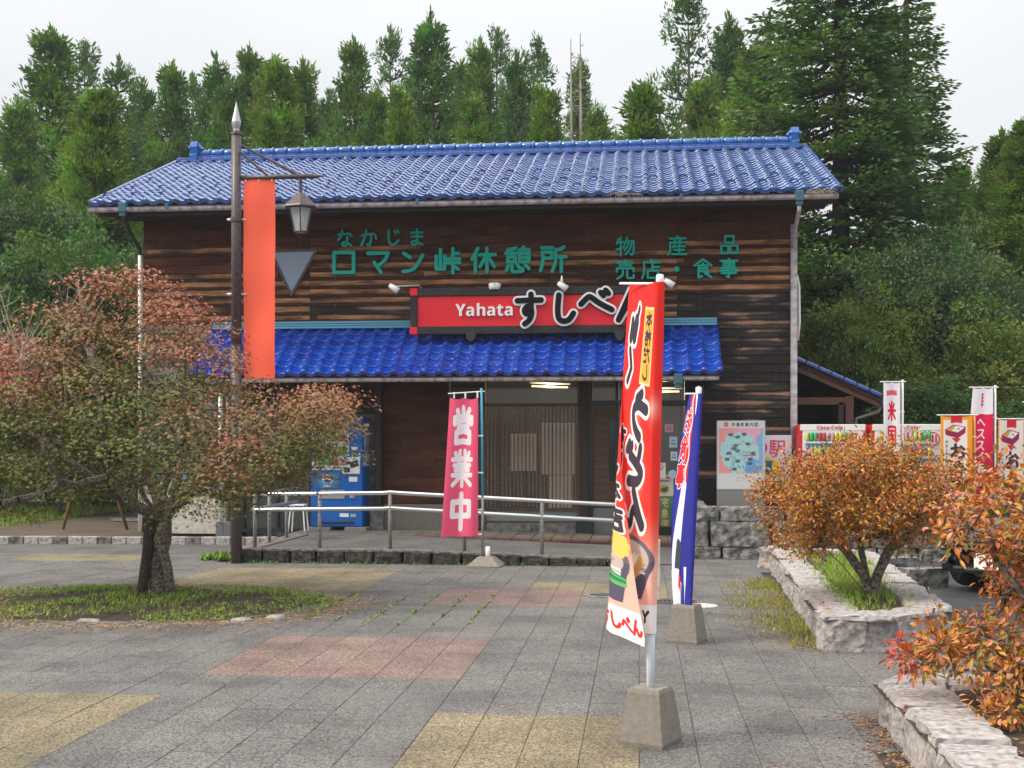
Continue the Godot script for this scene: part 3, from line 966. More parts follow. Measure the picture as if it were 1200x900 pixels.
func make_house() -> void:
	var base := Vector3(-2.96, 0, -21.2)
	var h := thing("rest_house", "two storey dark timber rest house with blue tiled roof and blue tiled awning", "building", base)
	var hp := func(called: String, b: MB, m: Material, smooth := false) -> MeshInstance3D:
		var o := part(called, b, m, h, smooth)
		o.position = -base
		return o
	var XL := -8.45
	var XR := 2.53
	var ZW := -21.215
	var b := mb()
	# backing of the front wall, round the shop front opening
	b.box(Vector3((XL + XR) / 2, 4.55, -21.29), Vector3(XR - XL, 2.2, 0.14))
	b.box(Vector3((0.80 + XR) / 2, 1.725, -21.29), Vector3(XR - 0.80, 3.45, 0.14))
	b.box(Vector3((-3.16 - 4.28) / 2, 1.725, -21.29), Vector3(1.12, 3.45, 0.14))
	b.box(Vector3((-3.16 + 0.80) / 2, 3.08, -21.29), Vector3(3.96, 0.74, 0.14))
	b.box(Vector3((XL - 6.72) / 2, 1.725, -21.29), Vector3(-6.72 - XL, 3.45, 0.14))
	b.box(Vector3((-6.72 - 4.28) / 2, 2.80, -21.29), Vector3(2.44, 1.30, 0.14))
	b.box(Vector3(-4.9, 1.1, -21.29), Vector3(1.24, 2.1, 0.14))
	var front: MeshInstance3D = hp.call("front_wall", b, M.dark_timber)
	var seams := [-5.54, -2.5, 0.62]
	var kind := func(x: float, y: float) -> int:
		if y > 4.93: return 0
		if y > 4.78: return 0 if rng.randf() < 0.5 else 1
		if x < -5.5 and y > 4.0: return 1 if rng.randf() < 0.35 else (0 if y > 4.4 else 2)
		if x > 0.6 and y < 3.55: return 2
		if y < 4.0 and rng.randf() < 0.3: return 2
		return 1
	clad(front, XL, XR, 3.64, 5.52, ZW, kind, seams)
	clad(front, 0.80, XR, 0.44, 3.64, ZW, kind, [])
	clad(front, XL, -7.15, 2.2, 3.64, ZW, func(_x: float, _y: float) -> int: return 3, [])
	clad(front, XL, -7.15, 1.1, 2.2, ZW, func(_x: float, _y: float) -> int: return 3, [])
	clad(front, -4.27, -3.16, 0.60, 2.70, ZW, func(_x: float, _y: float) -> int: return 0, [])
	# nail heads: two per board every 0.61 m
	b = mb()
	for r in 34:
		var y := 0.44 + 0.145 * r + 0.022
		for k in 18:
			var x := XL + 0.3 + k * 0.61
			if y < 3.6 and x < 0.82: continue
			if x > XR - 0.05: continue
			b.lathe(Vector3(x, y, ZW + 0.026), [Vector2(0.0, -0.006), Vector2(0.009, 0.0), Vector2(0.0, 0.006)], 5)
	hp.call("nail_heads", b, plain("zinc nail", Color(0.55, 0.55, 0.55), 0.4, 0.3)).set_meta("kind", "stuff")
	# side and back walls, gables, floor slab, inner ceiling
	b = mb()
	for x in [XL + 0.07, XR - 0.07]:
		b.box(Vector3(x, 2.76, -24.1), Vector3(0.14, 5.52, 5.48))
		b.prism(Vector3(x - 0.07, 0, 0), Basis(Vector3(0, 0, 1), Vector3(0, 1, 0), Vector3(1, 0, 0)), PackedVector2Array([Vector2(-26.84, 5.5), Vector2(-21.36, 5.5), Vector2(-24.1, 6.75)]), 0.14)
	b.box(Vector3((XL + XR) / 2, 2.76, -26.91), Vector3(XR - XL, 5.52, 0.14))
	hp.call("side_walls", b, M.dark_timber)
	b = mb()
	b.box(Vector3((XL + XR) / 2, 0.03, -24.1), Vector3(XR - XL - 0.3, 0.12, 5.4))
	hp.call("floor", b, M.pale_concrete)
	b = mb()
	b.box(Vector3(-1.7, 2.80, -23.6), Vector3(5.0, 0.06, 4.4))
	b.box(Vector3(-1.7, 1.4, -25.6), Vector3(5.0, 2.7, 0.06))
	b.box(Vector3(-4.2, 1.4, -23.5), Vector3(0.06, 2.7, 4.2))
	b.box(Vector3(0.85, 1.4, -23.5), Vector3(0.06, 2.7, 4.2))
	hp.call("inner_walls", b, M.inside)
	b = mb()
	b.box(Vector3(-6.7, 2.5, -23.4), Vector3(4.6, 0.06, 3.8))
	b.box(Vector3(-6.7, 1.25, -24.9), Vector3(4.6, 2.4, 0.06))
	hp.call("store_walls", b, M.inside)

	# ---- main roof
	b = mb()
	for s in [[-20.17, 5.50, -24.1, 7.02], [-28.03, 5.50, -24.1, 7.02]]:
		var z0: float = s[0]
		var z1: float = s[2]
		var p := [Vector3(-8.86, s[1], z0), Vector3(3.03, s[1], z0), Vector3(3.03, s[3], z1), Vector3(-8.86, s[3], z1)]
		b.quad(p[0], p[1], p[2], p[3])
		var dn := Vector3(0, -0.07, 0)
		b.quad(p[0] + dn, p[3] + dn, p[2] + dn, p[1] + dn)
		for i in 4: b.quad(p[i], p[i] + dn, p[(i + 1) % 4] + dn, p[(i + 1) % 4])
	b.box(Vector3(-2.915, 5.40, -20.24), Vector3(11.86, 0.15, 0.03))
	b.box(Vector3(-2.915, 5.425, -20.74), Vector3(11.80, 0.02, 0.92))
	var roof: MeshInstance3D = hp.call("main_roof", b, M.dark_timber)
	lay_tiles(roof, -8.92, 5.535, -20.12, 3.09, 7.06, -24.05, 49, 20, 0.030, "tile", 300, true)
	b = mb()      # back slope, rounded courses
	for r in 20:
		var z0 := -28.1 + r * 0.2
		var y0 := 5.53 + r * 0.0765
		b.quad(Vector3(-8.92, y0 + 0.02, z0), Vector3(3.09, y0 + 0.02, z0), Vector3(3.09, y0 + 0.0765, z0 + 0.2), Vector3(-8.92, y0 + 0.0765, z0 + 0.2))
	part("back_slope", b, M.tile, roof)
	for e in [-8.93, 3.10]:      # verge tiles down the gable edges
		for r in 20:
			var v := mb()
			v.box(Vector3(0, 0, -0.1), Vector3(0.05, 0.11, 0.215), Basis.IDENTITY, 0.012)
			var o := put("verge_tile", v.mesh(), M.tile, roof, Vector3(e, 5.53 + r * 0.0762, -20.14 - r * 0.1965))
			o.rotation.x = 0.37
	b = mb()
	b.box(Vector3(-2.915, 7.10, -24.1), Vector3(11.98, 0.07, 0.22), Basis.IDENTITY, 0.01)
	b.box(Vector3(-2.82, 7.155, -24.1), Vector3(11.5, 0.05, 0.17), Basis.IDENTITY, 0.01)
	part("ridge_course", b, M.tile, roof)
	var cap := mb()
	var capm: ArrayMesh
	cap.tube([Vector3(-0.13, 0, 0), Vector3(0.125, 0, 0)], [0.078], 12)
	cap.tube([Vector3(0.085, 0.004, 0), Vector3(0.125, 0.004, 0)], [0.093], 12)
	capm = cap.mesh(true)
	for i in 45:
		put("ridge_tile", capm, M.ridge, roof, Vector3(-8.38 + i * 0.2515, 7.22, -24.1), Vector3(0, 0, rf(-0.006, 0.006)))
	for e in [[-8.56, 1], [2.86, -1]]:
		b = mb()
		b.prism(Vector3(e[0] - 0.07, 7.08, -24.1), Basis(Vector3(0, 0, 1), Vector3(0, 1, 0), Vector3(1, 0, 0)), PackedVector2Array([Vector2(-0.16, -0.03), Vector2(0.16, -0.03), Vector2(0.17, 0.09), Vector2(0.13, 0.13), Vector2(0.15, 0.26), Vector2(0.09, 0.37), Vector2(-0.09, 0.37), Vector2(-0.15, 0.26), Vector2(-0.13, 0.13), Vector2(-0.17, 0.09)]), 0.14)
		b.tube([Vector3(e[0] + 0.12 * e[1] * -1, 7.33, -24.1), Vector3(e[0] + 0.02 * e[1], 7.43, -24.1), Vector3(e[0] + 0.12 * e[1], 7.30, -24.1)], [0.05], 8)
		part("ridge_end", b, M.ridge, roof)
	# gutters, rain heads, pipes
	gutter_run(hp, "gutter", -8.93, 3.05, 5.43, -20.10, 0.06)
	gutter_run(hp, "awning_gutter", -7.2, 1.22, 2.625, -19.90, 0.05)
	for p in [[-8.35, 5.44, -20.09], [2.46, 5.42, -20.09], [0.60, 2.60, -19.88]]:
		b = mb()
		b.box(Vector3(p[0], p[1] + 0.0, p[2]), Vector3(0.13, 0.16, 0.13), Basis.IDENTITY, 0.01)
		b.box(Vector3(p[0], p[1] - 0.11, p[2]), Vector3(0.10, 0.07, 0.10), Basis.IDENTITY, 0.01)
		hp.call("rain_head", b, M.teal_box)
	for x in [-7.2, -5.2, -3.1, -1.0, 1.05]:
		b = mb()
		b.box(Vector3(x - 0.4, 5.44, -20.03), Vector3(0.05, 0.09, 0.012))
		hp.call("gutter_bracket", b, M.teal_box)
	b = mb()
	b.tube([Vector3(-8.35, 5.30, -20.09), Vector3(-8.36, 5.22, -20.15), Vector3(-8.47, 4.92, -21.08), Vector3(-8.48, 4.8, -21.13)], [0.032], 8)
	hp.call("downpipe_bend", b, plain("black pipe", Color(0.03, 0.03, 0.035), 0.4), true)
	b = mb()
	b.cyl(Vector3(-8.48, 4.82, -21.13), Vector3(-8.48, 0.1, -21.13), 0.038)
	hp.call("downpipe", b, M.white_plastic, true)
	b = mb()
	b.tube([Vector3(2.46, 5.28, -20.09), Vector3(2.46, 5.2, -20.12), Vector3(2.47, 4.9, -21.05), Vector3(2.47, 4.8, -21.12)], [0.033], 8)
	b.box(Vector3(2.50, 2.72, -21.16), Vector3(0.11, 4.9, 0.05), Basis.IDENTITY, 0.006)
	hp.call("corner_trim", b, M.gutter, true)
	b = mb()
	b.tube([Vector3(2.56, 4.35, -21.3), Vector3(2.60, 4.2, -21.35), Vector3(2.61, 3.6, -21.35), Vector3(2.58, 3.3, -21.35)], [0.03], 8)
	hp.call("cable_cover", b, M.white_plastic, true)
	# awning
	b = mb()
	var aw := [Vector3(-7.17, 2.66, -19.96), Vector3(1.24, 2.66, -19.96), Vector3(1.24, 3.50, -21.2), Vector3(-7.17, 3.50, -21.2)]
	b.quad(aw[0], aw[1], aw[2], aw[3])
	b.quad(aw[0] + Vector3(0, -0.06, 0), Vector3(-7.17, 2.74, -21.2), Vector3(1.24, 2.74, -21.2), aw[1] + Vector3(0, -0.06, 0))
	b.quad(aw[0], aw[0] + Vector3(0, -0.06, 0), aw[1] + Vector3(0, -0.06, 0), aw[1])
	for i in [0, 1]:
		var e: Vector3 = aw[i]
		var f: Vector3 = aw[3 - i]
		b.quad(e, f, Vector3(f.x, 2.74, f.z), e + Vector3(0, -0.06, 0))
	var awn: MeshInstance3D = hp.call("awning", b, M.dark_timber)
	lay_tiles(awn, -7.21, 2.715, -19.93, 1.28, 3.53, -21.12, 35, 7, 0.028, "tile_b", 300, false)
	b = mb()
	b.box(Vector3(-2.965, 3.60, -21.15), Vector3(8.46, 0.035, 0.13), Basis.IDENTITY, 0.008)
	b.box(Vector3(-2.965, 3.645, -21.165), Vector3(8.46, 0.04, 0.09), Basis.IDENTITY, 0.008)
	b.box(Vector3(-2.965, 3.555, -21.13), Vector3(8.46, 0.04, 0.15), Basis.IDENTITY, 0.008)
	part("flashing", b, plain("pale blue flashing", Color(0.13, 0.38, 0.52), 0.25), awn)
	# ---- triangular window
	var tw := mb()
	var A := Vector2(-6.20, 4.86)
	var Bq := Vector2(-5.42, 4.87)
	var C := Vector2(-5.85, 4.12)
	for e in [[A, Bq], [Bq, C], [C, A]]:
		tw.prism(Vector3(0, 0, -21.19), Basis.IDENTITY, capsule(e[0], e[1], 0.022), 0.05 + 0.003 * e[0].x)
	var twin: MeshInstance3D = hp.call("triangle_window", tw, M.brown_paint)
	tw = mb()
	tw.tri(Vector3(A.x, A.y, -21.165), Vector3(Bq.x, Bq.y, -21.165), Vector3(C.x, C.y, -21.165))
	part("pane", tw, plain("sky blue pane", Color(0.27, 0.34, 0.43), 0.06), twin)
	make_shop_front(hp)
	make_side_porch()

func gutter_run(hp: Callable, called: String, x0: float, x1: float, y: float, z: float, r: float) -> void:
	var b := mb()
	var prof := []
	for k in 7:
		var a := PI + PI * k / 6.0
		prof.append(Vector2(cos(a) * r, sin(a) * r))
	prof.append(Vector2(r + 0.012, 0.012))
	for i in prof.size() - 1:
		var p: Vector2 = prof[i]
		var q: Vector2 = prof[i + 1]
		b.quad(Vector3(x0, y + p.y, z + p.x), Vector3(x1, y + p.y, z + p.x), Vector3(x1, y + q.y, z + q.x), Vector3(x0, y + q.y, z + q.x))
	for x in [x0, x1]:
		for k in range(1, 6):
			b.tri(Vector3(x, y + prof[0].y, z + prof[0].x), Vector3(x, y + prof[k].y, z + prof[k].x), Vector3(x, y + prof[k + 1].y, z + prof[k + 1].x))
	hp.call(called, b, M.gutter)

func make_shop_front(hp: Callable) -> void:
	var b := mb()
	# concrete plinths
	b.box(Vector3(-3.715, 0.34, -21.20), Vector3(1.10, 0.50, 0.09), Basis.IDENTITY, 0.006)
	hp.call("plinth", b, M.concrete)
	b = mb()
	b.box(Vector3(-2.15, 0.19, -21.17), Vector3(0.74, 0.19, 0.16), Basis.IDENTITY, 0.008)
	b.box(Vector3(-1.40, 0.19, -21.17), Vector3(0.74, 0.19, 0.16), Basis.IDENTITY, 0.008)
	hp.call("sill_blocks", b, M.pale_concrete)
	# narrow black door beside the lattice
	b = mb()
	for x in [-3.14, -2.62]: b.box(Vector3(x, 1.23, -21.2), Vector3(0.06, 2.26, 0.09))
	b.box(Vector3(-2.88, 2.33, -21.2), Vector3(0.46, 0.06, 0.09))
	b.box(Vector3(-2.88, 0.16, -21.2), Vector3(0.46, 0.10, 0.06))
	var dr: MeshInstance3D = hp.call("narrow_door", b, M.black_frame)
	b = mb()
	b.box(Vector3(-2.88, 1.25, -21.22), Vector3(0.46, 2.06, 0.012))
	part("pane", b, M.glass, dr)
	b = mb()
	b.box(Vector3(-3.07, 1.1, -21.13), Vector3(0.025, 0.14, 0.03), Basis.IDENTITY, 0.005)
	part("handle", b, M.steel, dr)
	# lattice window
	b = mb()
	b.box(Vector3(-1.78, 2.25, -21.19), Vector3(1.60, 0.045, 0.08))
	for x in [-2.57, -0.99]: b.box(Vector3(x, 1.46, -21.19), Vector3(0.05, 2.40, 0.08))
	b.box(Vector3(-1.78, 0.30, -21.19), Vector3(1.53, 0.04, 0.07))
	b.box(Vector3(-1.78, 0.52, -21.19), Vector3(1.53, 0.04, 0.05))
	var lw: MeshInstance3D = hp.call("lattice_window", b, M.red_timber)
	var slat := mb()
	slat.box(Vector3.ZERO, Vector3(0.022, 1.68, 0.04), Basis.IDENTITY, 0.003)
	var sm := slat.mesh()
	var slat_wood := grainy("grey brown slat", Color(0.25, 0.18, 0.13), 0.85, texs.soft, 0.5)
	for i in 24:
		put("slat", sm, M.red_timber if i % 7 == 3 else slat_wood, lw, Vector3(-2.51 + i * 0.0635, 1.385, -21.17))
	b = mb()
	b.box(Vector3(-1.78, 1.40, -21.23), Vector3(1.54, 1.70, 0.01))
	b.box(Vector3(-1.78, 2.47, -21.23), Vector3(1.54, 0.40, 0.01))
	part("pane", b, M.glass, lw)
	b = mb()
	b.box(Vector3(-1.78, 0.405, -21.235), Vector3(1.54, 0.19, 0.01))
	part("frosted_pane", b, plain("frosted glass", Color(0.22, 0.27, 0.27), 0.3), lw)
	# paper blinds behind the lattice
	b = mb()
	b.box(Vector3(-1.93, 1.46, -21.245), Vector3(0.44, 0.62, 0.006))
	b.box(Vector3(-1.34, 1.52, -21.245), Vector3(0.54, 0.86, 0.006))
	b.box(Vector3(-1.30, 0.78, -21.245), Vector3(0.40, 0.60, 0.006))
	hp.call("paper_blind", b, plain("cream paper", Color(0.84, 0.72, 0.57), 0.9))
	# posts
	for q in [[-0.895, -21.15, 0.13], [-4.33, -21.02, 0.11]]:
		b = mb()
		b.box(Vector3(q[0], 1.5, q[1]), Vector3(q[2], 2.45, 0.13), Basis.IDENTITY, 0.006)
		hp.call("post", b, M.dark_timber)
	b = mb()
	b.box(Vector3(-0.88, 0.22, -21.14), Vector3(0.27, 0.28, 0.24), Basis.IDENTITY, 0.01)
	hp.call("post_shoe", b, M.black_frame)
	b = mb()
	b.box(Vector3(-4.34, 0.30, -21.0), Vector3(0.22, 0.42, 0.2), Basis.IDENTITY, 0.01)
	hp.call("post_base", b, M.pale_concrete)
	# entrance: black frame, wooden door leaf on the left, glass doors on the right
	b = mb()
	for x in [-0.79, -0.36, 0.24, 0.77]: b.box(Vector3(x, 1.39, -21.2), Vector3(0.055, 2.58, 0.09))
	b.box(Vector3(-0.01, 2.27, -21.18), Vector3(1.56, 0.09, 0.09))
	b.box(Vector3(-0.01, 2.66, -21.19), Vector3(1.56, 0.06, 0.08))
	b.box(Vector3(0.505, 0.17, -21.2), Vector3(0.475, 0.14, 0.06))
	b.box(Vector3(-0.06, 0.17, -21.2), Vector3(0.545, 0.14, 0.06))
	var en: MeshInstance3D = hp.call("entrance", b, M.black_frame)
	for i in 13:
		b = mb()
		b.box(Vector3(-0.575, 0.62 + i * 0.125, -21.21), Vector3(0.365, 0.12, 0.02), Basis.IDENTITY, 0.004)
		part("door_board", b, M.red_timber, en)
	b = mb()
	b.box(Vector3(-0.575, 0.33, -21.21), Vector3(0.365, 0.42, 0.02))
	part("kick_panel", b, plain("grey panel", Color(0.17, 0.17, 0.165), 0.5), en)
	b = mb()
	b.box(Vector3(-0.44, 1.5, -21.185), Vector3(0.10, 1.0, 0.02))
	part("door_window", b, plain("dark pane", Color(0.015, 0.017, 0.02), 0.08), en)
	b = mb()
	b.box(Vector3(-0.06, 1.23, -21.22), Vector3(0.545, 1.98, 0.01))
	b.box(Vector3(0.505, 1.23, -21.22), Vector3(0.475, 1.98, 0.01))
	b.box(Vector3(-0.01, 2.465, -21.22), Vector3(1.50, 0.33, 0.01))
	part("pane", b, M.glass, en)
	# left end of the house: plaster, glazed entrance
	b = mb()
	b.box(Vector3(-7.59, 0.52, -21.2), Vector3(1.72, 0.90, 0.06), Basis.IDENTITY, 0.005)
	hp.call("plaster_wall", b, M.cream)
	b = mb()
	b.box(Vector3(-7.59, 1.02, -21.185), Vector3(1.74, 0.09, 0.09), Basis.IDENTITY, 0.006)
	hp.call("sill_band", b, plain("blue grey band", Color(0.13, 0.25, 0.33), 0.5))
	b = mb()
	b.box(Vector3(-4.88, 1.1, -21.2), Vector3(1.16, 2.0, 0.03))
	b.box(Vector3(-6.1, 2.02, -21.2), Vector3(1.24, 0.42, 0.04))
	hp.call("grey_panel", b, M.pale_concrete)
	b = mb()
	for x in [-6.69, -6.1, -5.52]: b.box(Vector3(x, 0.95, -21.2), Vector3(0.05, 1.7, 0.07))
	b.box(Vector3(-6.1, 1.78, -21.19), Vector3(1.22, 0.05, 0.07))
	b.box(Vector3(-6.1, 0.14, -21.19), Vector3(1.22, 0.07, 0.07))
	var gd: MeshInstance3D = hp.call("glass_door", b, M.black_frame)
	b = mb()
	b.box(Vector3(-6.1, 0.96, -21.23), Vector3(1.14, 1.6, 0.01))
	part("pane", b, M.glass, gd)
	for x in [-7.05, -6.92]:
		b = mb()
		b.cyl(Vector3(x, 0.05, -21.08), Vector3(x, 2.5, -21.08), 0.045)
		var p: MeshInstance3D = hp.call("downpipe", b, M.white_plastic if x < -7 else M.grey_steel, true)
		b = mb()
		b.box(Vector3(x, 0.16, -21.07), Vector3(0.13, 0.26, 0.13), Basis.IDENTITY, 0.01)
		part("pipe_shoe", b, plain("grey pipe shoe", Color(0.14, 0.15, 0.17), 0.5), p)
	# wall lamp by the entrance
	b = mb()
	b.box(Vector3(1.0, 2.47, -21.12), Vector3(0.09, 0.18, 0.12), Basis.IDENTITY, 0.012)
	hp.call("wall_lamp", b, plain("dark lamp", Color(0.04, 0.05, 0.055), 0.35))
	# stickers and a poster on the right hand glass
	for s in [[0.49, 1.86, 0.14, 0.13, Color(0.78, 0.35, 0.50)], [0.56, 1.63, 0.13, 0.18, Color(0.50, 0.68, 0.75)], [0.57, 1.40, 0.11, 0.15, Color(0.62, 0.75, 0.80)]]:
		b = mb()
		b.box(Vector3(s[0], s[1], -21.208), Vector3(s[2], s[3], 0.003))
		var st: MeshInstance3D = part("sticker", b, plain("sticker %s" % s[1], s[4], 0.5), en)
		b = mb()
		b.box(Vector3(s[0], s[1] - s[3] * 0.15, -21.2045), Vector3(s[2] * 0.6, 0.02, 0.002))
		b.box(Vector3(s[0], s[1] + s[3] * 0.15, -21.2045), Vector3(s[2] * 0.45, 0.014, 0.002))
		part("sticker_print", b, plain("sticker ink", Color(0.10, 0.20, 0.35), 0.5), st)
	b = mb()
	b.prism(Vector3(0.55, 1.10, -21.208), Basis.IDENTITY, capsule(Vector2.ZERO, Vector2(0.001, 0), 0.075), 0.003)
	part("sticker", b, plain("round sticker", Color(0.45, 0.68, 0.78), 0.5), en)

func make_side_porch() -> void:
	var base := Vector3(3.3, 0, -22.5)
	var h := thing("side_porch", "small lean-to porch with blue tile edge on the right of the house", "porch", base)
	var hp := func(called: String, b: MB, m: Material) -> MeshInstance3D:
		var o := part(called, b, m, h)
		o.position = -base
		return o
	var b := mb()
	var prof := PackedVector2Array([Vector2(2.56, 3.02), Vector2(4.02, 2.36), Vector2(4.02, 2.29), Vector2(2.56, 2.95)])
	b.prism(Vector3(0, 0, -26.0), Basis.IDENTITY, prof, 4.2)
	var deck: MeshInstance3D = hp.call("roof", b, M.dark_timber)
	for i in 7:       # edge tiles down the verge
		var v := mb()
		v.box(Vector3(0.105, 0.02, 0), Vector3(0.225, 0.07, 0.20), Basis.IDENTITY, 0.015)
		var o := part("verge_tile", v, M.tile, deck)
		o.position = Vector3(2.56 + i * 0.208, 3.035 - i * 0.094, -21.84)
		o.rotation.z = -0.424
	for c in 20:
		for r in 7:
			if c > 0 and c < 20:
				pass
	b = mb()
	for r in 7:
		var x0 := 2.56 + r * 0.208
		var y0 := 3.06 - r * 0.094
		b.quad(Vector3(x0, y0, -21.95), Vector3(x0 + 0.21, y0 - 0.075, -21.95), Vector3(x0 + 0.21, y0 - 0.075, -26.0), Vector3(x0, y0, -26.0))
	part("tile_slope", b, M.tile, deck)
	b = mb()
	b.box(Vector3(3.28, 2.62, -21.86), Vector3(1.62, 0.17, 0.05), Basis.from_euler(Vector3(0, 0, -0.424)))
	hp.call("barge_board", b, M.red_timber)
	b = mb()
	b.box(Vector3(3.05, 2.32, -21.9), Vector3(1.04, 0.12, 0.10))
	hp.call("beam", b, M.red_timber)
	for x in [3.50]:
		b = mb()
		b.box(Vector3(x, 1.20, -21.9), Vector3(0.13, 2.4, 0.13), Basis.IDENTITY, 0.006)
		hp.call("post", b, M.red_timber)
	b = mb()
	b.box(Vector3(2.95, 1.15, -23.4), Vector3(0.75, 2.3, 0.08))
	b.box(Vector3(3.36, 1.15, -22.6), Vector3(0.08, 2.3, 1.5))
	hp.call("panel_wall", b, M.dark_timber)
	b = mb()
	b.tube([Vector3(4.05, 2.30, -21.9), Vector3(3.98, 2.14, -21.9), Vector3(3.62, 2.02, -21.9), Vector3(3.58, 1.7, -21.9)], [0.03], 8)
	hp.call("downpipe", b, M.grey_steel)
	b = mb()
	b.cyl(Vector3(4.05, 2.30, -21.8), Vector3(4.05, 2.30, -26), 0.05)
	hp.call("gutter", b, M.teal_box)

# ---------------------------------------------------------------- ramp, rails, stone walls, planters
func rough_block(sx: float, sy: float, sz: float, sd: int, bump := 0.02, nx := 6, ny := 3) -> MB:
	# a quarried block standing on y = 0: split faces all round, worn top
	var n := FastNoiseLite.new()
	n.seed = sd
	n.frequency = 3.2
	n.fractal_octaves = 3
	var b := mb()
	var pt := func(u: float, v: float, w: float) -> Vector3:    # u, v, w in -1..1
		var p := Vector3(u * sx * 0.5, (v * 0.5 + 0.5) * sy, w * sz * 0.5)
		var q := Vector3(u, v, w)
		var dir := Vector3.ZERO
		if absf(u) > 0.99: dir.x = signf(u)
		if absf(w) > 0.99: dir.z = signf(w)
		if v > 0.99: dir.y = 0.35
		var k := n.get_noise_3d(p.x * 1.3, p.y * 1.3 + sd, p.z * 1.3) * bump * 1.6 - bump * 0.4
		var edge := 0
		if absf(u) > 0.99: edge += 1
		if absf(w) > 0.99: edge += 1
		if v > 0.99: edge += 1
		if edge >= 2: k -= bump * 0.45
		return p + dir * k
	var face := func(o: Vector3, du: Vector3, dv: Vector3, cu: int, cv: int) -> void:
		for i in cu:
			for j in cv:
				var a := o + du * (2.0 * i / cu) + dv * (2.0 * j / cv)
				var c := o + du * (2.0 * (i + 1) / cu) + dv * (2.0 * (j + 1) / cv)
				var d := o + du * (2.0 * (i + 1) / cu) + dv * (2.0 * j / cv)
				var e := o + du * (2.0 * i / cu) + dv * (2.0 * (j + 1) / cv)
				b.quad(pt.call(a.x, a.y, a.z), pt.call(e.x, e.y, e.z), pt.call(c.x, c.y, c.z), pt.call(d.x, d.y, d.z))
	var nz := maxi(2, int(nx * sz / sx))
	face.call(Vector3(-1, -1, 1), Vector3(1, 0, 0), Vector3(0, 1, 0), nx, ny)
	face.call(Vector3(1, -1, -1), Vector3(-1, 0, 0), Vector3(0, 1, 0), nx, ny)
	face.call(Vector3(-1, -1, -1), Vector3(0, 0, 1), Vector3(0, 1, 0), nz, ny)
	face.call(Vector3(1, -1, 1), Vector3(0, 0, -1), Vector3(0, 1, 0), nz, ny)
	face.call(Vector3(-1, 1, 1), Vector3(1, 0, 0), Vector3(0, 0, -1), nx, nz)
	return b

